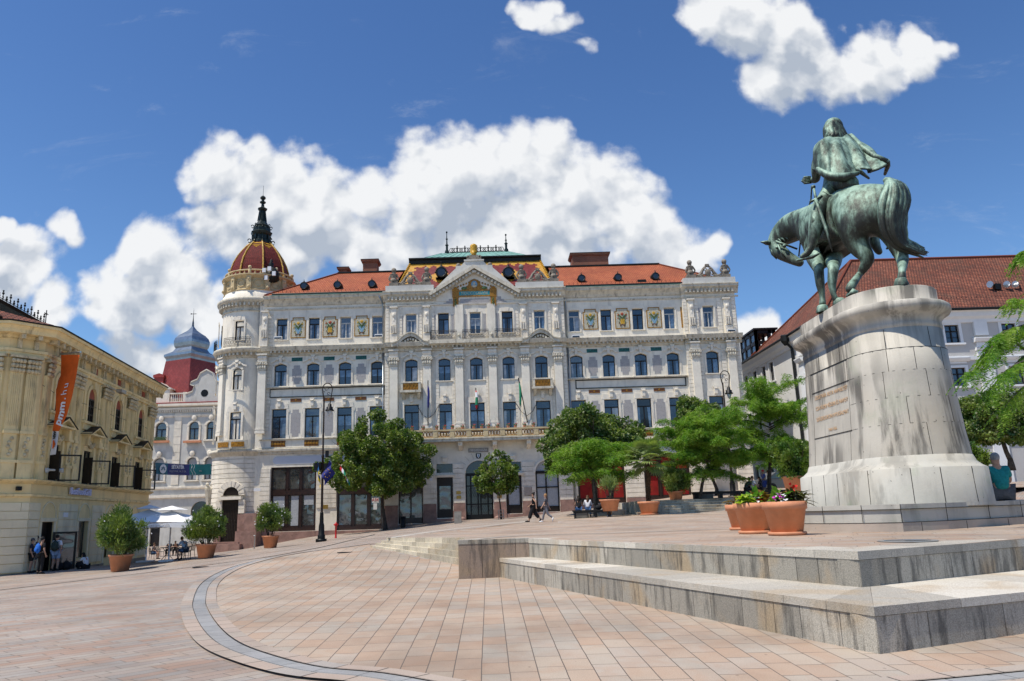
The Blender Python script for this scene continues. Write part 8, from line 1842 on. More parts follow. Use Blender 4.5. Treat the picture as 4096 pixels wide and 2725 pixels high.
# flags on the lamp
def flag(name,px,py,Y,W_,H_,ang,bands,label,dirn,emb=None,tilt=0):
    p=at(px,py,Y); t=thing(name,tuple(p),label,'flag'); n=len(bands); N1,N2=14,10; vec=Vector((math.cos(R(ang)),.25*dirn,math.sin(R(ang)))); hv=Vector((dirn*math.cos(R(tilt)),0,-math.sin(R(tilt))))
    MB().tube([Vector(LB)+Vector((0,0,p.z-LB.z-1.0)) if 'lamp' in label else p-vec*.2,p,p+vec*(.0)],.018,5).build('staff','iron',t)
    down=Vector((0,0,-1))
    def pt(u,v):  # u along fly, v along hoist
        return p+vec*(-H_*v)+ (hv*.35+down*.75).normalized()*W_*u*(1-.15*v)+Vector((.05*math.sin(u*9+v*3),.12*math.sin(u*8+v*2),0))
    for k,mt in enumerate(bands):
        m=MB(); V=[pt(i/N1,(k+j/4)/n) for i in range(N1+1) for j in range(5)]; m.add(V,[(i*5+j,i*5+j+1,(i+1)*5+j+1,(i+1)*5+j) for i in range(N1) for j in range(4)]); m.build('band',mt,t,True)
    if emb:
        m=MB()
        for k in range(8): a=2*math.pi*k/8; q=pt(.5+.2*math.cos(a),.5+.28*math.sin(a)); m.ball(q+Vector((0,-.03,0)),.035,5,4)
        m.build('stars','gold',t)
for n_,c_ in(('cloth_blue',(.02,.16,.42)),('cloth_yellow',(.75,.52,.02)),('cloth_navy',(.02,.025,.16)),('cloth_red',(.55,.02,.03)),('cloth_white',(.72,.72,.74)),('cloth_green',(.02,.22,.11)),('cloth_orange',(.78,.13,.015))): pm(n_,c_,.75,.06,2)
flag('flag',1268,1845,52.2,1.25,1.0,100,['cloth_blue','cloth_yellow'],'blue and yellow flag hanging from the left of the street lamp pole',1,tilt=60)
flag('flag',1318,1843,52.2,.95,1.0,62,['cloth_navy'],'dark blue flag with a ring of gold stars on the street lamp pole',1,'stars',20)
flag('flag',1350,1848,51.9,1.1,1.0,125,['cloth_red','cloth_white','cloth_green'],'red white and green flag spread to the right of the street lamp pole',1,None,-5)
# flags on the facade
for (x0,y0,x1,y1),fl,lb in(((1712,1522,1712,1702),'cloth_navy','furled dark blue flag on a black pole over the balcony'),((1903,1552,1910,1640),'cloth_red','small red white and green flag in the middle of the facade'),((2073,1512,2110,1690),'cloth_green','furled green flag on a leaning black pole over the balcony')):
    p,q=at(x0,y0,68.6),at(x1,y1,69.2); t=thing('facade_flag',tuple(q),lb,'flag'); MB().tube([q,p],.045,6).build('staff','iron',t); m=MB(); a=p.lerp(q,.12); e=p.lerp(q,.12)+Vector((0,-.15,-2.1 if x0!=1903 else -1.7))
    V=spline([a,a.lerp(e,.4)+Vector((.06,-.1,0)),e],5); m.tube(V,[.04,.06,.08,.10,.10,.10,.11,.10,.10,.08,.03],8); o=m.build('cloth',fl,t,True)
    if fl=='cloth_red': MB().tube([V[2]+Vector((0,-.06,0)),V[5]+Vector((0,-.08,0))],[.1,.12],8).build('white_band','cloth_white',o); MB().tube([V[5]+Vector((0,-.07,0)),V[8]+Vector((0,-.08,0))],[.12,.13],8).build('green_band','cloth_green',o)
    if x0!=1903: 
        m=MB()
        for s in(-1,1): m.tube([q+Vector((0,-.1,.6)),q+Vector((s*.5,.2,1.0)),q+Vector((s*1.0,.35,1.9))],.025,4)
        m.build('chain','iron',t)
# orange banner on the cream building
ob=thing('orange_banner',tuple(at(262,1420,40.5)),'long orange vertical banner with white lettering hanging from a steel bracket','banner')
MB().tube([at(218,1420,41.5),at(322,1408,40.0)],[.07,.06],8).build('bracket','steel',ob)
def ospt(u,v):
    Lx=[(245,1420),(243,1500),(224,1560),(222,1650),(210,1725)]; Rx=[(318,1420),(306,1500),(290,1580),(268,1660),(236,1725)]
    def ip(P,t): t=t*(len(P)-1); i=min(int(t),len(P)-2); f=t-i; return (P[i][0]*(1-f)+P[i+1][0]*f,P[i][1]*(1-f)+P[i+1][1]*f)
    a,b=ip(Lx,v),ip(Rx,v); x=a[0]*(1-u)+b[0]*u; y=a[1]*(1-u)+b[1]*u; return at(x,y,40.7-.25*v-.75*u*(1-v*.5)+.12*math.sin(6*v+u*2))
def grid(f,u0,u1,v0,v1,nu,nv): m=MB(); m.add([f(u0+(u1-u0)*i/nu,v0+(v1-v0)*j/nv) for i in range(nu+1) for j in range(nv+1)],[(i*(nv+1)+j,i*(nv+1)+j+1,(i+1)*(nv+1)+j+1,(i+1)*(nv+1)+j) for i in range(nu) for j in range(nv)]); return m
grid(ospt,0,1,0,1,6,24).build('orange_cloth','cloth_orange',ob,True)
def ospt2(u,v):
    a=(210-8*v+(-2 if v>.8 else 0),1726+95*v); b=(236-13*v,1726+92*v); x=a[0]*(1-u)+b[0]*u; y=a[1]*(1-u)+b[1]*u; return at(x,y,40.4-.2*u+.08*math.sin(7*v))
w_=grid(ospt2,0,1,0,1,4,10).build('white_cloth','cloth_white',ob,True)
grid(lambda u,v:ospt2(.25+.5*u*(1-abs(2*v-1)*.6),.38+.35*v)+Vector((.01,-.05,0)),0,1,0,1,3,6).build('orange_emblem','cloth_orange',w_,True)
# vertical word, letters one under another turned sideways
def onbanner(ch,u,v,size,bold,f=ospt,mat='letter_white'):
    c=f(u,v); tv=(f(u,v+.02)-f(u,v-.02)).normalized(); tu=(f(min(1,u+.1),v)-f(max(0,u-.1),v)).normalized(); nn=tu.cross(-tv).normalized()
    xr=-tv; yr=-(tu-tu.dot(tv)*tv).normalized(); zr=xr.cross(yr)
    if zr.y>0: yr=-yr; zr=-zr
    textobj(ch,size,c+zr*.05,Matrix((xr,yr,zr)).transposed(),mat,ob,'banner_letter',.004,bold=bold)
for ch,v,bd in(('h',.365,0),('u',.455,0),('.',.515,.01),('n',.60,.02),('m',.705,.022),('m',.80,.022),('p',.895,.022)):
    pass
for ch,v,bd in(('p',.87,.02),('m',.765,.022),('m',.66,.022),('.',.575,.01),('h',.50,0),('u',.405,0)): onbanner(ch,.55,v,.62,bd)
onbanner('VIW',.5,.16,.22,.02,ospt2,'letter_dark')
# parasols, tables, chairs
def parasol(px,py_top,Yp,span,base_px,label,flap):
    p=at(px,py_top,Yp); g_=hit(*base_px,HG); t=thing('cafe_parasol',(p.x,Yp,HG(p.x,Yp)),label,'parasol','white cafe parasols'); zt=p.z; zb=zt-.95; h=span/2; m=MB()
    c=Vector((p.x,Yp,zt-.28)); cor=[Vector((p.x+sx*h,Yp+sy*h,zb)) for sx,sy in((-1,-1),(1,-1),(1,1),(-1,1))]
    def face(a,b,apex,n=6,sag=.10):
        V=[]; 
        for i in range(n+1):
            e=a.lerp(b,i/n); e=e+Vector((0,0,-.04*0+.06*math.sin(math.pi*i/n)))
            for j in range(n+1): q=apex.lerp(e,j/n); q.z-=sag*math.sin(math.pi*j/n)*math.sin(math.pi*i/n); V.append(q)
        m.add(V,[(i*(n+1)+j,i*(n+1)+j+1,(i+1)*(n+1)+j+1,(i+1)*(n+1)+j) for i in range(n) for j in range(n)])
    for k in range(4):
        a,b=cor[k],cor[(k+1)%4]; face(a,b,c); m.add([a,b,b+Vector((0,0,-.28)),b.lerp(a,.5)+Vector((0,0,-.2)),a+Vector((0,0,-.28))],[(0,1,2,3,4)])
    o=m.build('canopy','canvas_white',t); m=MB(); a2=Vector((p.x,Yp,zt)); hh=h*.36; cr=[Vector((p.x+sx*hh,Yp+sy*hh,zt-.24)) for sx,sy in((-1,-1),(1,-1),(1,1),(-1,1))]
    for k in range(4): m.add([a2,cr[k],cr[(k+1)%4]],[(0,1,2)])
    m.build('vent_cap','canvas_white',t); m=MB(); bs=Vector((base_px[0],0,0)); gp=hit(*base_px,HG); m.tube([(p.x,Yp,HG(p.x,Yp)),(p.x,Yp,zt-.1)],.045,8); m.box(p.x-.4,p.x+.4,Yp-.4,Yp+.4,HG(p.x,Yp)-.02,HG(p.x,Yp)+.08); m.build('pole','letter_white',t)
    m=MB()
    for q in cor: m.tube([a2-Vector((0,0,.3)),q],.02,4)
    m.build('ribs','letter_white',t); return cor,t
cor,t=parasol(688,2023,44.2,3.75,(605,2240),'front white square parasol with grey script on its valance',0)
textobj('Coca‑Cola',.30,cor[0].lerp(cor[1],.52)+Vector((0,-.03,-.12)),FRONT,'letter_grey',t,'valance_letters',.004,bold=-.003)
parasol(598,2019,47.2,3.1,(700,2225),'rear white square parasol behind the front one',0)
CHm=None
def cafechair(pos,rz):
    global CHm
    if CHm is None:
        a=MB(); a.box(-.22,.22,-.22,.22,.42,.45); b_=MB()
        for s in(-1,1): b_.tube([(s*.2,-.2,.44),(s*.22,-.26,.7),(s*.16,-.3,.92)],.015,5)
        b_.tube([(-.16,-.3,.92),(0,-.31,.97),(.16,-.3,.92)],.016,5)
        for k in range(6): b_.tube([(-.15+.06*k,-.2,.46),(-.15+.06*k,-.29,.93)],.01,4)
        ar=MB()
        for s in(-1,1): ar.tube([(s*.25,-.24,.68),(s*.26,.16,.66),(s*.24,.2,.44)],.018,5)
        lg=MB().tube([(0,0,.43),(.03,.02,.2),(.05,.04,0)],.016,5)
        CHm=(a.mesh('seat','iron'),b_.mesh('backrest','iron'),ar.mesh('armrest','iron'),lg.mesh('leg','iron'))
    t=thing('cafe_chair',tuple(pos),'','chair',rz=rz); link('seat',CHm[0],t,(0,0,0)); link('backrest',CHm[1],t,(0,0,0)); link('armrest',CHm[2],t,(0,0,0))
    for sx,sy,r_ in((.18,.18,0),(-.18,.18,1.57),(-.18,-.18,3.14),(.18,-.18,4.71)): link('leg',CHm[3],t,(sx,sy,0),r_)
    return t
def cafetable(pos):
    t=thing('cafe_table',tuple(pos),'','table'); x,y,z=pos; MB().lathe(x,y,[(0,z+.71),(.42,z+.71),(.43,z+.73),(.42,z+.74),(0,z+.74)],20).build('table_top','iron',t)
    m=MB()
    for k in range(4): a=.78+1.57*k; c,s=math.cos(a),math.sin(a); m.tube([(x+c*.28,y+s*.28,z+.7),(x+c*.05,y+s*.05,z+.4),(x+c*.08,y+s*.08,z+.3),(x+c*.36,y+s*.36,z+.0)],.018,5)
    m.build('table_legs','iron',t); return t
TB_=[((553,2240),'empty cafe table with curved legs behind the largest oleander'),((668,2240),'front cafe table under the parasol between the seated guests'),((725,2226),'cafe table in front of the boy in the light blue shirt')]
tabs=[]
for (px,py),lb in TB_: b=hit(px,py,HG); t=cafetable(b); t['label']=lb; t['group']='cafe tables under the parasols'; tabs.append(b)
CHS=[((610,2238),-90,'cafe chair of the guest in the grey top, left of the front table'),((676,2224),180,'cafe chair seen from behind under the dark haired guest'),((738,2240),60,'cafe chair under the boy in the light blue shirt'),((757,2232),80,'empty cafe chair right of the boy in the light blue shirt'),((702,2222),190,'cafe chair of the guest leaning over the table'),((640,2228),-100,'empty dark cafe chair behind the left guest')]
cpos=[]
for (px,py),rz,lb in CHS: b=hit(px,py,HG); t=cafechair(b,R(rz)); t['label']=lb; t['group']='dark cafe chairs under the parasols'; cpos.append((b,R(rz)))
# hydrant, bollards, bins, covers, paper
b=hit(1343,2153,HG); t=thing('fire_hydrant',tuple(b),'thin red fire hydrant beside the street lamp','hydrant'); m=MB(); m.lathe(b.x,b.y,[(.09,b.z-.1),(.09,b.z+.06),(.07,b.z+.08),(.07,b.z+.85),(.1,b.z+.87)],12); m.build('column','hydrant_red',t,True); m=MB(); m.lathe(b.x,b.y,[(.1,b.z+.87),(.12,b.z+.95),(.1,b.z+1.05),(.05,b.z+1.1),(.03,b.z+1.16),(0,b.z+1.17)],12); m.tube([(b.x-.17,b.y,b.z+.97),(b.x+.17,b.y,b.z+.97)],.05,8); m.build('cap','hydrant_red',t,True)
b=hit(1832,2094,HG); o=MB().box(b.x-.28,b.x+.28,b.y-.2,b.y+.2,b.z-.1,b.z+.92).build('stone_post','stone_grey'); tag(o,'short square stone post left of the entrance gate','stone post')
b=hit(2005,2078,HG); o=MB(); 
for s in(-1,1): o.box(b.x+s*.2-.03,b.x+s*.2+.03,b.y-.25,b.y-.2,b.z-.1,b.z+.75)
for z in(.2,.45,.7): o.box(b.x-.2,b.x+.2,b.y-.245,b.y-.205,b.z+z,b.z+z+.05)
tag(o.build('tree_guard','stone_grey'),'grey wooden guard round the foot of the young linden','tree guard')
b=hit(1612,2112,HG); t=thing('litter_bin',tuple(b),'dark litter bin right of the big linden trunk','bin'); MB().lathe(b.x,b.y,[(.2,b.z-.1),(.24,b.z+.85),(.2,b.z+.86),(.18,b.z+.6),(0,b.z+.6)],14).build('body','iron',t,True); MB().lathe(b.x,b.y,[(.25,b.z+.86),(.25,b.z+.92),(.2,b.z+.93)],14).build('rim','iron',t)
b=hit(1017,2196,HG); o=MB(); o.lathe(b.x,b.y,[(.05,b.z-.1),(.05,b.z+.95),(.09,b.z+.97),(.09,b.z+1.02),(0,b.z+1.02)],10); tag(o.build('steel_post','steel',None,True),'thin steel post left of the oleander with white blossom','post')
for (px,py),r_,lb in(((3630,2166),.42,'round glass floor light set in the terrace before the monument'),):
    b=hit(px,py,HT); t=thing('floor_light',tuple(b),lb,'floor light'); MB().lathe(b.x,b.y,[(.46,b.z+.006),(.46,b.z+.016),(.36,b.z+.018),(.36,b.z+.006)],28).build('steel_ring','steel',t); MB().lathe(b.x,b.y,[(.36,b.z+.013),(0,b.z+.014)],28).build('glass','glass_dark',t)
for (px,py),lb in(((803,2270),'flat round drain cover before the oleander by the parasols'),((1380,2211),'flat drain cover near the foot of the pale steps')):
    b=hit(px,py,HG); o=MB().lathe(b.x,b.y,[(0,b.z+.02),(.3,b.z+.02),(.3,b.z+.0)],20); tag(o.build('drain_cover','iron'),lb,'drain cover')
b=hit(2247,2090,HT); tag(MB().add([(b.x-.2,b.y-.1,b.z+.02),(b.x+.2,b.y-.08,b.z+.02),(b.x+.18,b.y+.12,b.z+.02),(b.x-.2,b.y+.1,b.z+.03)],[(0,1,2,3)]).build('paper_sheet','letter_white'),'white sheet of paper lying on the square left of the front bench','paper')
for i,x in enumerate(fpots):
    t=thing('window_pot',(x,68.4,9.14),'','flower pot','red flower pots on the balcony rail'); t['label']='terracotta pot of geraniums on the balcony rail, %s'%(['first','second','third','fourth','fifth','sixth','seventh','eighth','ninth','tenth','eleventh','twelfth','thirteenth','last'][i]+' from the left')
    link('pot',POTm,t,(0,0,0)); 
    if i==0:
        g1=MB(); rr=random.Random(1)
        for k in range(26): g1.ball((rr.uniform(-.17,.17),rr.uniform(-.1,.1),.2+rr.uniform(0,.14)),.04,5,4)
        g1=g1.mesh('geranium','leaf_ceramic'); g2=MB()
        for k in range(8): g2.ball((rr.uniform(-.16,.16),rr.uniform(-.14,-.02),.26+rr.uniform(0,.14)),.028,5,4)
        g2=g2.mesh('blossom','petal_red')
    link('geranium',g1,t,(0,0,0)); link('blossom',g2,t,(0,0,0))
# parked car behind the benches
b=at(3140,1985,60); cz=HU(b.x,60); t=thing('parked_car',(b.x,60,cz),'grey car parked behind the benches, only its roof and windows showing','car',rz=R(8)); Mc=_WM[t.name]
def carpart(nm,mt,fn,sm=False): m=MB(Mc); fn(m); return m.build(nm,mt,t,sm)
carpart('body','car_grey',lambda m:m.prism([(-2.1,.3),(2.1,.3),(2.15,.6),(2.0,.85),(1.1,.95),(.5,1.42),(-1.0,1.45),(-1.7,.98),(-2.15,.9),(-2.2,.6)],-.85,.85))
carpart('windows','glass_blue',lambda m:m.prism([(-1.55,.98),(.98,.98),(.45,1.36),(-.95,1.38)],-.865,.865))
for x in(-1.35,1.35):
    for y in(-.86,.66): carpart('wheel','iron',lambda m:m.tube([(x,y,.32),(x,y+.2,.32)],.32,16))
# ================================================================== people
for n_,c_ in(('skin_tone',(.50,.30,.21)),('hair_dark',(.02,.014,.010)),('hair_brown',(.10,.055,.03)),('hair_blond',(.36,.20,.09)),('hair_grey',(.30,.30,.31)),('cl_black',(.014,.014,.016)),('cl_grey',(.10,.10,.11)),('cl_white',(.70,.70,.73)),('cl_lightblue',(.32,.48,.66)),('cl_denim',(.06,.13,.27)),('cl_paledenim',(.28,.38,.55)),('cl_navy',(.02,.03,.06)),('cl_teal',(.015,.24,.235)),('cl_bluepack',(.02,.14,.55)),('cl_darkgreen',(.03,.05,.045)),('cl_pattern',(.18,.18,.20)),('cl_floral',(.10,.13,.42)),('hair_red',(.60,.04,.07)),('shoe_white',(.75,.75,.75)),('shoe_dark',(.02,.02,.02)),('cl_olive',(.09,.10,.08)),('cl_greygreen',(.16,.22,.14))): pm(n_,c_,.8,.12,14)
POSE={
'stand':dict(pel=(0,0,.95),wa=(0,0,1.1),ch=(0,0,1.28),nk=(0,-.01,1.47),hd=(0,.02,1.57),ht=(0,.01,1.67),sL=(-.17,0,1.40),eL=(-.23,-.03,1.14),wL=(-.22,.07,.91),sR=(.17,0,1.40),eR=(.23,-.03,1.14),wR=(.22,.07,.91),hL=(-.09,0,.9),kL=(-.11,.03,.5),aL=(-.12,-.03,.09),tL=(-.13,.13,.04),hR=(.09,0,.9),kR=(.11,.03,.5),aR=(.12,-.03,.09),tR=(.13,.13,.04)),}
def pose(base,**k): d=dict(POSE[base]); d.update(k); return d
POSE['walk']=pose('stand',kL=(-.08,.18,.52),aL=(-.08,.30,.12),tL=(-.08,.46,.10),kR=(.09,-.08,.50),aR=(.09,-.38,.20),tR=(.09,-.30,.06),eL=(-.24,-.18,1.17),wL=(-.24,-.20,.92),eR=(.24,.08,1.15),wR=(.25,.28,.98))
POSE['walk2']=pose('stand',kR=(.08,.16,.50),aR=(.08,.26,.09),tR=(.08,.42,.05),kL=(-.09,-.12,.5),aL=(-.09,-.42,.27),tL=(-.09,-.40,.10),eR=(.23,-.08,1.15),wR=(.25,-.18,.9),eL=(-.23,.06,1.15),wL=(-.25,.2,.95))
POSE['arms']=pose('stand',eL=(-.22,.05,1.12),wL=(.08,.2,1.12),eR=(.22,.05,1.12),wR=(-.08,.22,1.10))
POSE['talk']=pose('stand',eL=(-.24,-.02,1.14),wL=(-.14,.22,1.08),eR=(.25,-.06,1.13),wR=(.2,.0,.9))
POSE['sit']=dict(pel=(0,0,.10),wa=(0,.01,.25),ch=(0,.04,.43),nk=(0,.05,.62),hd=(0,.09,.72),ht=(0,.08,.82),sL=(-.17,.05,.55),eL=(-.23,.12,.30),wL=(-.14,.34,.2),sR=(.17,.05,.55),eR=(.23,.12,.30),wR=(.14,.34,.2),hL=(-.09,.04,.08),kL=(-.12,.45,.08),aL=(-.12,.42,-.36),tL=(-.12,.57,-.42),hR=(.09,.04,.08),kR=(.12,.45,.08),aR=(.12,.42,-.36),tR=(.12,.57,-.42))
POSE['lean']=pose('sit',ch=(0,.14,.40),nk=(0,.24,.56),hd=(0,.30,.64),ht=(0,.33,.73),sL=(-.17,.17,.50),sR=(.17,.17,.50),eL=(-.22,.32,.28),wL=(-.08,.50,.32),eR=(.22,.32,.28),wR=(.08,.50,.32))
POSE['squat']=dict(pel=(0,0,.16),wa=(0,.04,.30),ch=(0,.12,.46),nk=(0,.18,.62),hd=(0,.24,.70),ht=(0,.26,.79),sL=(-.16,.13,.56),eL=(-.2,.32,.42),wL=(-.1,.52,.40),sR=(.16,.13,.56),eR=(.2,.32,.42),wR=(.1,.52,.40),hL=(-.09,.03,.14),kL=(-.12,.36,.42),aL=(-.11,.26,.06),tL=(-.11,.42,.03),hR=(.09,.03,.14),kR=(.12,.36,.42),aR=(.11,.26,.06),tR=(.11,.42,.03))
PR=dict(pel=.125,wa=(.125,.10),ch=(.145,.105),nk=.05,hd=(.072,.085),ht=(.068,.08),sL=.055,eL=.042,wL=.028,sR=.055,eR=.042,wR=.028,hL=.088,kL=.058,aL=.038,tL=.035,hR=.088,kR=.058,aR=.038,tR=.035)
PE=[('pel','wa'),('wa','ch'),('ch','nk'),('nk','hd'),('hd','ht'),('ch','sL'),('sL','eL'),('eL','wL'),('ch','sR'),('sR','eR'),('eR','wR'),('pel','hL'),('hL','kL'),('kL','aL'),('aL','tL'),('pel','hR'),('hR','kR'),('kR','aR'),('aR','tR')]
def person(pos,rz,ps,H_,label,top='cl_black',legs='cl_black',hair='hair_dark',shoe='shoe_dark',long_=False,sleeves='short',shorts=False,skirt=False,fat=1.,group=None,hat=None,bun=False,patt=None,wide=False):
    P=POSE[ps]; s=H_/1.72; t=thing('person',tuple(pos),label,'person',group,rz); J={k:(Vector(v)*s,(PR[k] if isinstance(PR[k],tuple) else (PR[k],PR[k]))) for k,v in P.items()}
    J={k:(p,(r[0]*s*fat,r[1]*s*fat)) for k,(p,r) in J.items()}; E=list(PE)
    for sd,sg in(('L',-1),('R',1)):
        w,e=J['w'+sd][0],J['e'+sd][0]; d=(w-e).normalized(); u=d.cross(Vector((0,1,.3))).normalized(); v=d.cross(u); pal=w+d*.07*s; J['p'+sd]=(pal,(.034*s,.02*s)); E.append(('w'+sd,'p'+sd))
        for k in range(4): q=pal+d*(.035-.004*abs(k-1.5))*s+v*(k-1.5)*.02*s; tip=q+(d*.05+u*.02)*s; J['f%d'%k+sd]=(q,.009*s); J['g%d'%k+sd]=(tip,.007*s); E+=[('p'+sd,'f%d'%k+sd),('f%d'%k+sd,'g%d'%k+sd)]
        q=pal+(v*-.035+u*.02)*s; J['th'+sd]=(q,.01*s); J['ti'+sd]=(q+(d*.04+u*.015)*s,.008*s); E+=[('p'+sd,'th'+sd),('th'+sd,'ti'+sd)]
    I=Matrix.Identity(4); o=skin('body',J,E,'skin_tone',t,2,'pel',M_=None); o.matrix_parent_inverse=I
    def cl(nm,ids,mat,grow,extra=None,lens=None):
        J2={k:(J[k][0].copy(),(J[k][1][0]+grow*s,J[k][1][1]+grow*s)) for k in ids}
        if lens:
            for a,b,f in lens: J2[b]=(J[a][0].lerp(J[b][0],f),(J[a][1][0]*(1-f)+J[b][1][0]*f+grow*s*1.3,)*2); 
        if extra: J2.update(extra)
        ed=[(a,b) for a,b in E if a in J2 and b in J2]; q=skin(nm,J2,ed,mat,t,2,ids[0]); q.matrix_parent_inverse=I; return q
    arm=[('sL','eL',.75),('sR','eR',.75)] if sleeves=='short' else ([('sL','eL',.15),('sR','eR',.15)] if sleeves=='none' else [('eL','wL',.9),('eR','wR',.9)])
    ids=['pel','wa','ch','sL','sR']+(['eL','eR'] if sleeves=='long' else []); cl('top',ids,top,.018,lens=arm)
    if skirt: cl('skirt',['pel','hL','hR'],legs,.05,lens=[('hL','kL',.95),('hR','kR',.95)])
    elif shorts: cl('shorts',['pel','hL','hR'],legs,.024,lens=[('hL','kL',.85),('hR','kR',.85)])
    else: cl('trousers',['pel','hL','kL','hR','kR'],legs,.06 if wide else .02,lens=[('kL','aL',.7 if wide else .92),('kR','aR',.7 if wide else .92)])
    h=J['ht'][0]; n=J['hd'][0]; m=MB(); upv=(h-n).normalized(); ctr=n.lerp(h,.72); back=Vector((0,-.018*s,0))
    m.ball(ctr+back+upv*.012*s,.094*s,14,10,(.93,1.04,1.05))
    if long_: m.tube([ctr+back*2,ctr+Vector((0,-.075*s,-.12*s)),ctr+Vector((0,-.085*s,-.32*s)),ctr+Vector((0,-.07*s,-.42*s))],[.08*s,.085*s,.07*s,.03*s],10)
    if bun: m.ball(ctr+Vector((0,-.08*s,.09*s)),.045*s,8,6)
    q=m.build('hair',hat or hair,t,True); q.matrix_parent_inverse=I
    m=MB(); f=n.lerp(h,.45)+Vector((0,.085*s*fat,0)); m.tube([f+Vector((0,-.01*s,.025*s)),f+Vector((0,.018*s,-.012*s)),f+Vector((0,-.005*s,-.018*s))],[.008*s,.014*s,.01*s],6)
    for sg in(-1,1): m.ball(n.lerp(h,.45)+Vector((sg*.082*s,0,0)),.022*s,6,5,(.5,1,1.3))
    q=m.build('nose_and_ears','skin_tone',t,True); q.matrix_parent_inverse=I
    m=MB()
    for sg in(-1,1): m.ball(f+Vector((sg*.03*s,-.008*s,.022*s)),.009*s,6,4)
    m.tube([f+Vector((-.025*s,-.006*s,-.045*s)),f+Vector((.025*s,-.006*s,-.045*s))],.005*s,4); q=m.build('eyes_and_mouth','hair_dark',t); q.matrix_parent_inverse=I
    for sd in('L','R'):
        a,b=J['a'+sd][0],J['t'+sd][0]; m=MB(); dd=(b-a).normalized(); m.tube([a-dd*.05*s-Vector((0,0,.02*s)),a.lerp(b,.5)-Vector((0,0,.01*s)),b+dd*.06*s],[.045*s,.05*s,.03*s],8); q=m.build('shoe',shoe,t,True); q.matrix_parent_inverse=I
    return t
def pack(pt,off,mat,label,sc=1.):
    Mw=_WM[pt.name]; c=Mw@Vector(off); t=thing('backpack',tuple(c),label,'backpack'); m=MB(Mw@Matrix.Translation(Vector(off))); m.ball((0,0,0),.2*sc,12,10,(.85,.5,1.2)); o=m.build('bag',mat,t,True); m=MB(Mw@Matrix.Translation(Vector(off))); m.ball((0,-.09*sc,-.06),.12*sc,10,8,(1,.5,1)); m.tube([(0,-.02,.22*sc),(0,.02,.27*sc),(0,.06,.22*sc)],.012,5); m.build('pocket',mat,t,True); m=MB(Mw@Matrix.Translation(Vector(off)))
    for s in(-1,1): m.tube([(s*.1,.07,.2),(s*.13,.2,.22),(s*.14,.3,.08),(s*.13,.1,-.18)],.018,5)
    m.build('strap','cl_black',t); return t
g=lambda px,py:hit(px,py,HG); gt=lambda px,py:hit(px,py,HT)
b=gt(2137,2092); W1=person(b,R(78),'walk',b.y*.0374*1.0,'woman in a long black dress walking hand in hand across the square','cl_black','cl_black','hair_dark','shoe_dark',sleeves='none',wide=True,bun=True); print('WALK',b)
b=gt(2186,2090); person(b,R(78),'walk2',b.y*.0352,'blond woman in a grey shirt and patterned trousers walking hand in hand','cl_grey','cl_pattern','hair_blond','shoe_white')
QG='young people queueing at the shop door'
b=g(157,2297); a=person(b,R(-25),'stand',1.74,'boy in black with a cap and a blue backpack at the shop door','cl_black','cl_black','hair_dark',hat='cl_black',group=QG); pack(a,(0,-.2,1.22),'cl_bluepack','bright blue backpack worn by the boy in black')
b=g(218,2284); a=person(b,R(5),'talk',1.78,'sturdy young man in a white shirt and light denim shorts at the shop door','cl_white','cl_paledenim','hair_dark',shorts=True,fat=1.25,group=QG); pack(a,(.02,-.26,1.25),'cl_darkgreen','dark green backpack worn by the man in the white shirt',1.15)
b=g(134,2290); person((b.x,b.y,b.z),R(-60),'stand',1.80,'tall young man with glasses in a dark shirt behind the blue backpack','cl_grey','cl_grey','hair_dark',shorts=True,group=QG)
b=g(119,2293); a=person((b.x,b.y,b.z),R(-70),'stand',1.68,'person in a dark cap and black shorts leaning at the corner of the cream building','cl_navy','cl_black','cl_grey',shorts=True,group=QG)
b=g(193,2284); person((b.x,b.y+.4,b.z),R(-40),'stand',1.6,'girl with a head band in dark clothes facing the shop door','cl_black','cl_denim','hair_dark',shorts=True,group=QG,sleeves='none')
b=g(250,2278); person((b.x,b.y+.6,b.z),R(160),'arms',1.66,'girl in a grey top and black shorts leaning with folded arms','cl_grey','cl_black','hair_brown',shorts=True,sleeves='none',group=QG)
b=g(345,2276); a=person((b.x,b.y,b.z),R(80),'squat',1.66,'girl in a white shirt squatting alone beside the wall','cl_white','cl_black','hair_dark',long_=True)
for (px,py),lb in(((232,2282),'large black bag on the ground behind the man in the white shirt'),((263,2280),'round black bag on the ground by the wall'),((322,2275),'dark purple bag beside the squatting girl')):
    b=g(px,py); t=thing('bag',tuple(b),lb,'bag'); MB().ball((b.x,b.y,b.z+.2),.26,12,8,(1.1,.7,.85)).build('bag_body','cl_black',t,True); MB().tube([(b.x-.12,b.y,b.z+.38),(b.x,b.y,b.z+.5),(b.x+.12,b.y,b.z+.38)],.015,5).build('handle','cl_black',t)
CG='guests at the cafe tables'
for i,(ps,top,legs,hair,lb,kw) in enumerate([('sit','cl_grey','cl_denim','hair_brown','guest in a grey top sitting at the left of the front table',dict(shorts=True)),('sit','cl_black','cl_black','hair_dark','dark haired guest seen from behind at the cafe table',{}),('lean','cl_lightblue','cl_denim','hair_brown','boy in a light blue shirt leaning on the cafe table',dict(shorts=True))]):
    p,rz=cpos[i]; q=person((p.x,p.y,p.z+.45),rz,ps,1.70,lb,top,legs,hair,group=CG,**kw)
p,rz=cpos[4]; person((p.x,p.y,p.z+.45),rz,'lean',1.7,'dark clothed guest bending forward at the far side of the table','cl_black','cl_black','hair_dark',group=CG)
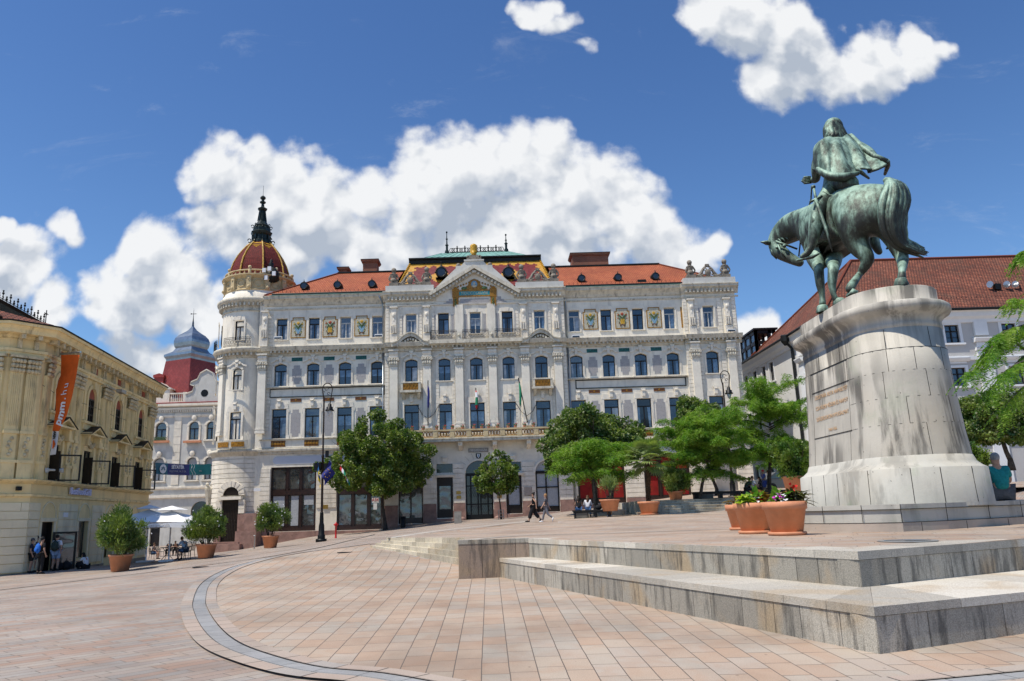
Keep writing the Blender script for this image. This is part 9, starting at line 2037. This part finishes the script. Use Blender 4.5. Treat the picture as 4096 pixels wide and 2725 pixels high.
for (px,py,rz,top,legs,hair,lb,kw) in((2316,2038,0,'cl_black','cl_denim','hair_dark','woman in a black top and jeans seen from behind on the front bench',dict(long_=True,sleeves='none')),(2352,2036,-10,'cl_white','cl_denim','hair_brown','long haired person in a white shirt on the front bench behind the thin trunk',dict(long_=True,sleeves='long')),(2438,2030,168,'cl_white','cl_greygreen','hair_dark','girl in a white top and green shorts sitting on the front bench end',dict(shorts=True,sleeves='none',bun=True,shoe='shoe_white'))):
    A=hit(2290,2076,HT); d=ray(px,py); Yb=A.y+.3; q=at(px,py,Yb); person((q.x,Yb,A.z+.52),R(rz),'lean' if rz==168 else 'sit',1.66,lb,top,legs,hair,group='people sitting on the front bench',**kw)
b=at(2372,2036,hit(2290,2076,HT).y+.3); A=hit(2290,2076,HT); t=thing('bag',(b.x+.35,b.y,A.z+.5),'black handbag on the front bench beside the thin trunk','bag'); MB().ball((b.x+.35,b.y,A.z+.64),.2,10,8,(1.1,.6,.75)).build('bag_body','cl_black',t,True); MB().tube([(b.x+.2,b.y,A.z+.75),(b.x+.35,b.y,A.z+.95),(b.x+.5,b.y,A.z+.75)],.012,5).build('handle','cl_black',t)
SG='people sitting and standing by the rear bench'
for (px,py,Yp,rz,ps,hh,top,legs,hair,lb,kw) in((2985,1963,51.6,-80,'lean',1.78,'cl_darkgreen','cl_black','hair_dark','man in a dark green shirt bending forward on the rear bench',{}),(3010,1962,51.7,-70,'sit',1.8,'cl_white','cl_black','hair_brown','bearded man in a pale patterned shirt on the rear bench',{}),(2998,1962,52.2,-75,'sit',1.72,'cl_black','cl_black','hair_dark','person in black half hidden between the two men on the bench',{}),(3046,1962,51.8,60,'sit',1.7,'cl_black','cl_black','hair_dark','dark clothed woman sitting left of the tall locust trunk',dict(long_=True))):
    q=at(px,py,Yp); zz=at(2972,1998,51.3).z+.57; person((q.x,Yp,zz),R(rz),ps,hh,lb,top,legs,hair,group=SG,**kw)
q=at(3061,1985,53.4); zz=HU(q.x,53.4); person((q.x,53.4,zz),R(100),'talk',1.72,'woman with red hair in a blue flowered dress standing by the tree','cl_floral','cl_floral','hair_red',skirt=True,group=SG)
q=at(3082,1985,54.2); person((q.x,54.2,HU(q.x,54.2)),R(80),'stand',1.68,'person in a dark blue top half hidden by the tall locust trunk','cl_navy','cl_grey','hair_brown',group=SG)
# seated woman on the monument base
q=at(4012,1990,18.9); wz=1.70; W=person((q.x,18.9,wz),R(-12),'sit',1.98,'grey haired woman in a teal shirt seen from behind on the monument base','cl_teal','cl_grey','hair_grey',fat=1.22)
print('LADY',q)
S.cycles.samples=64
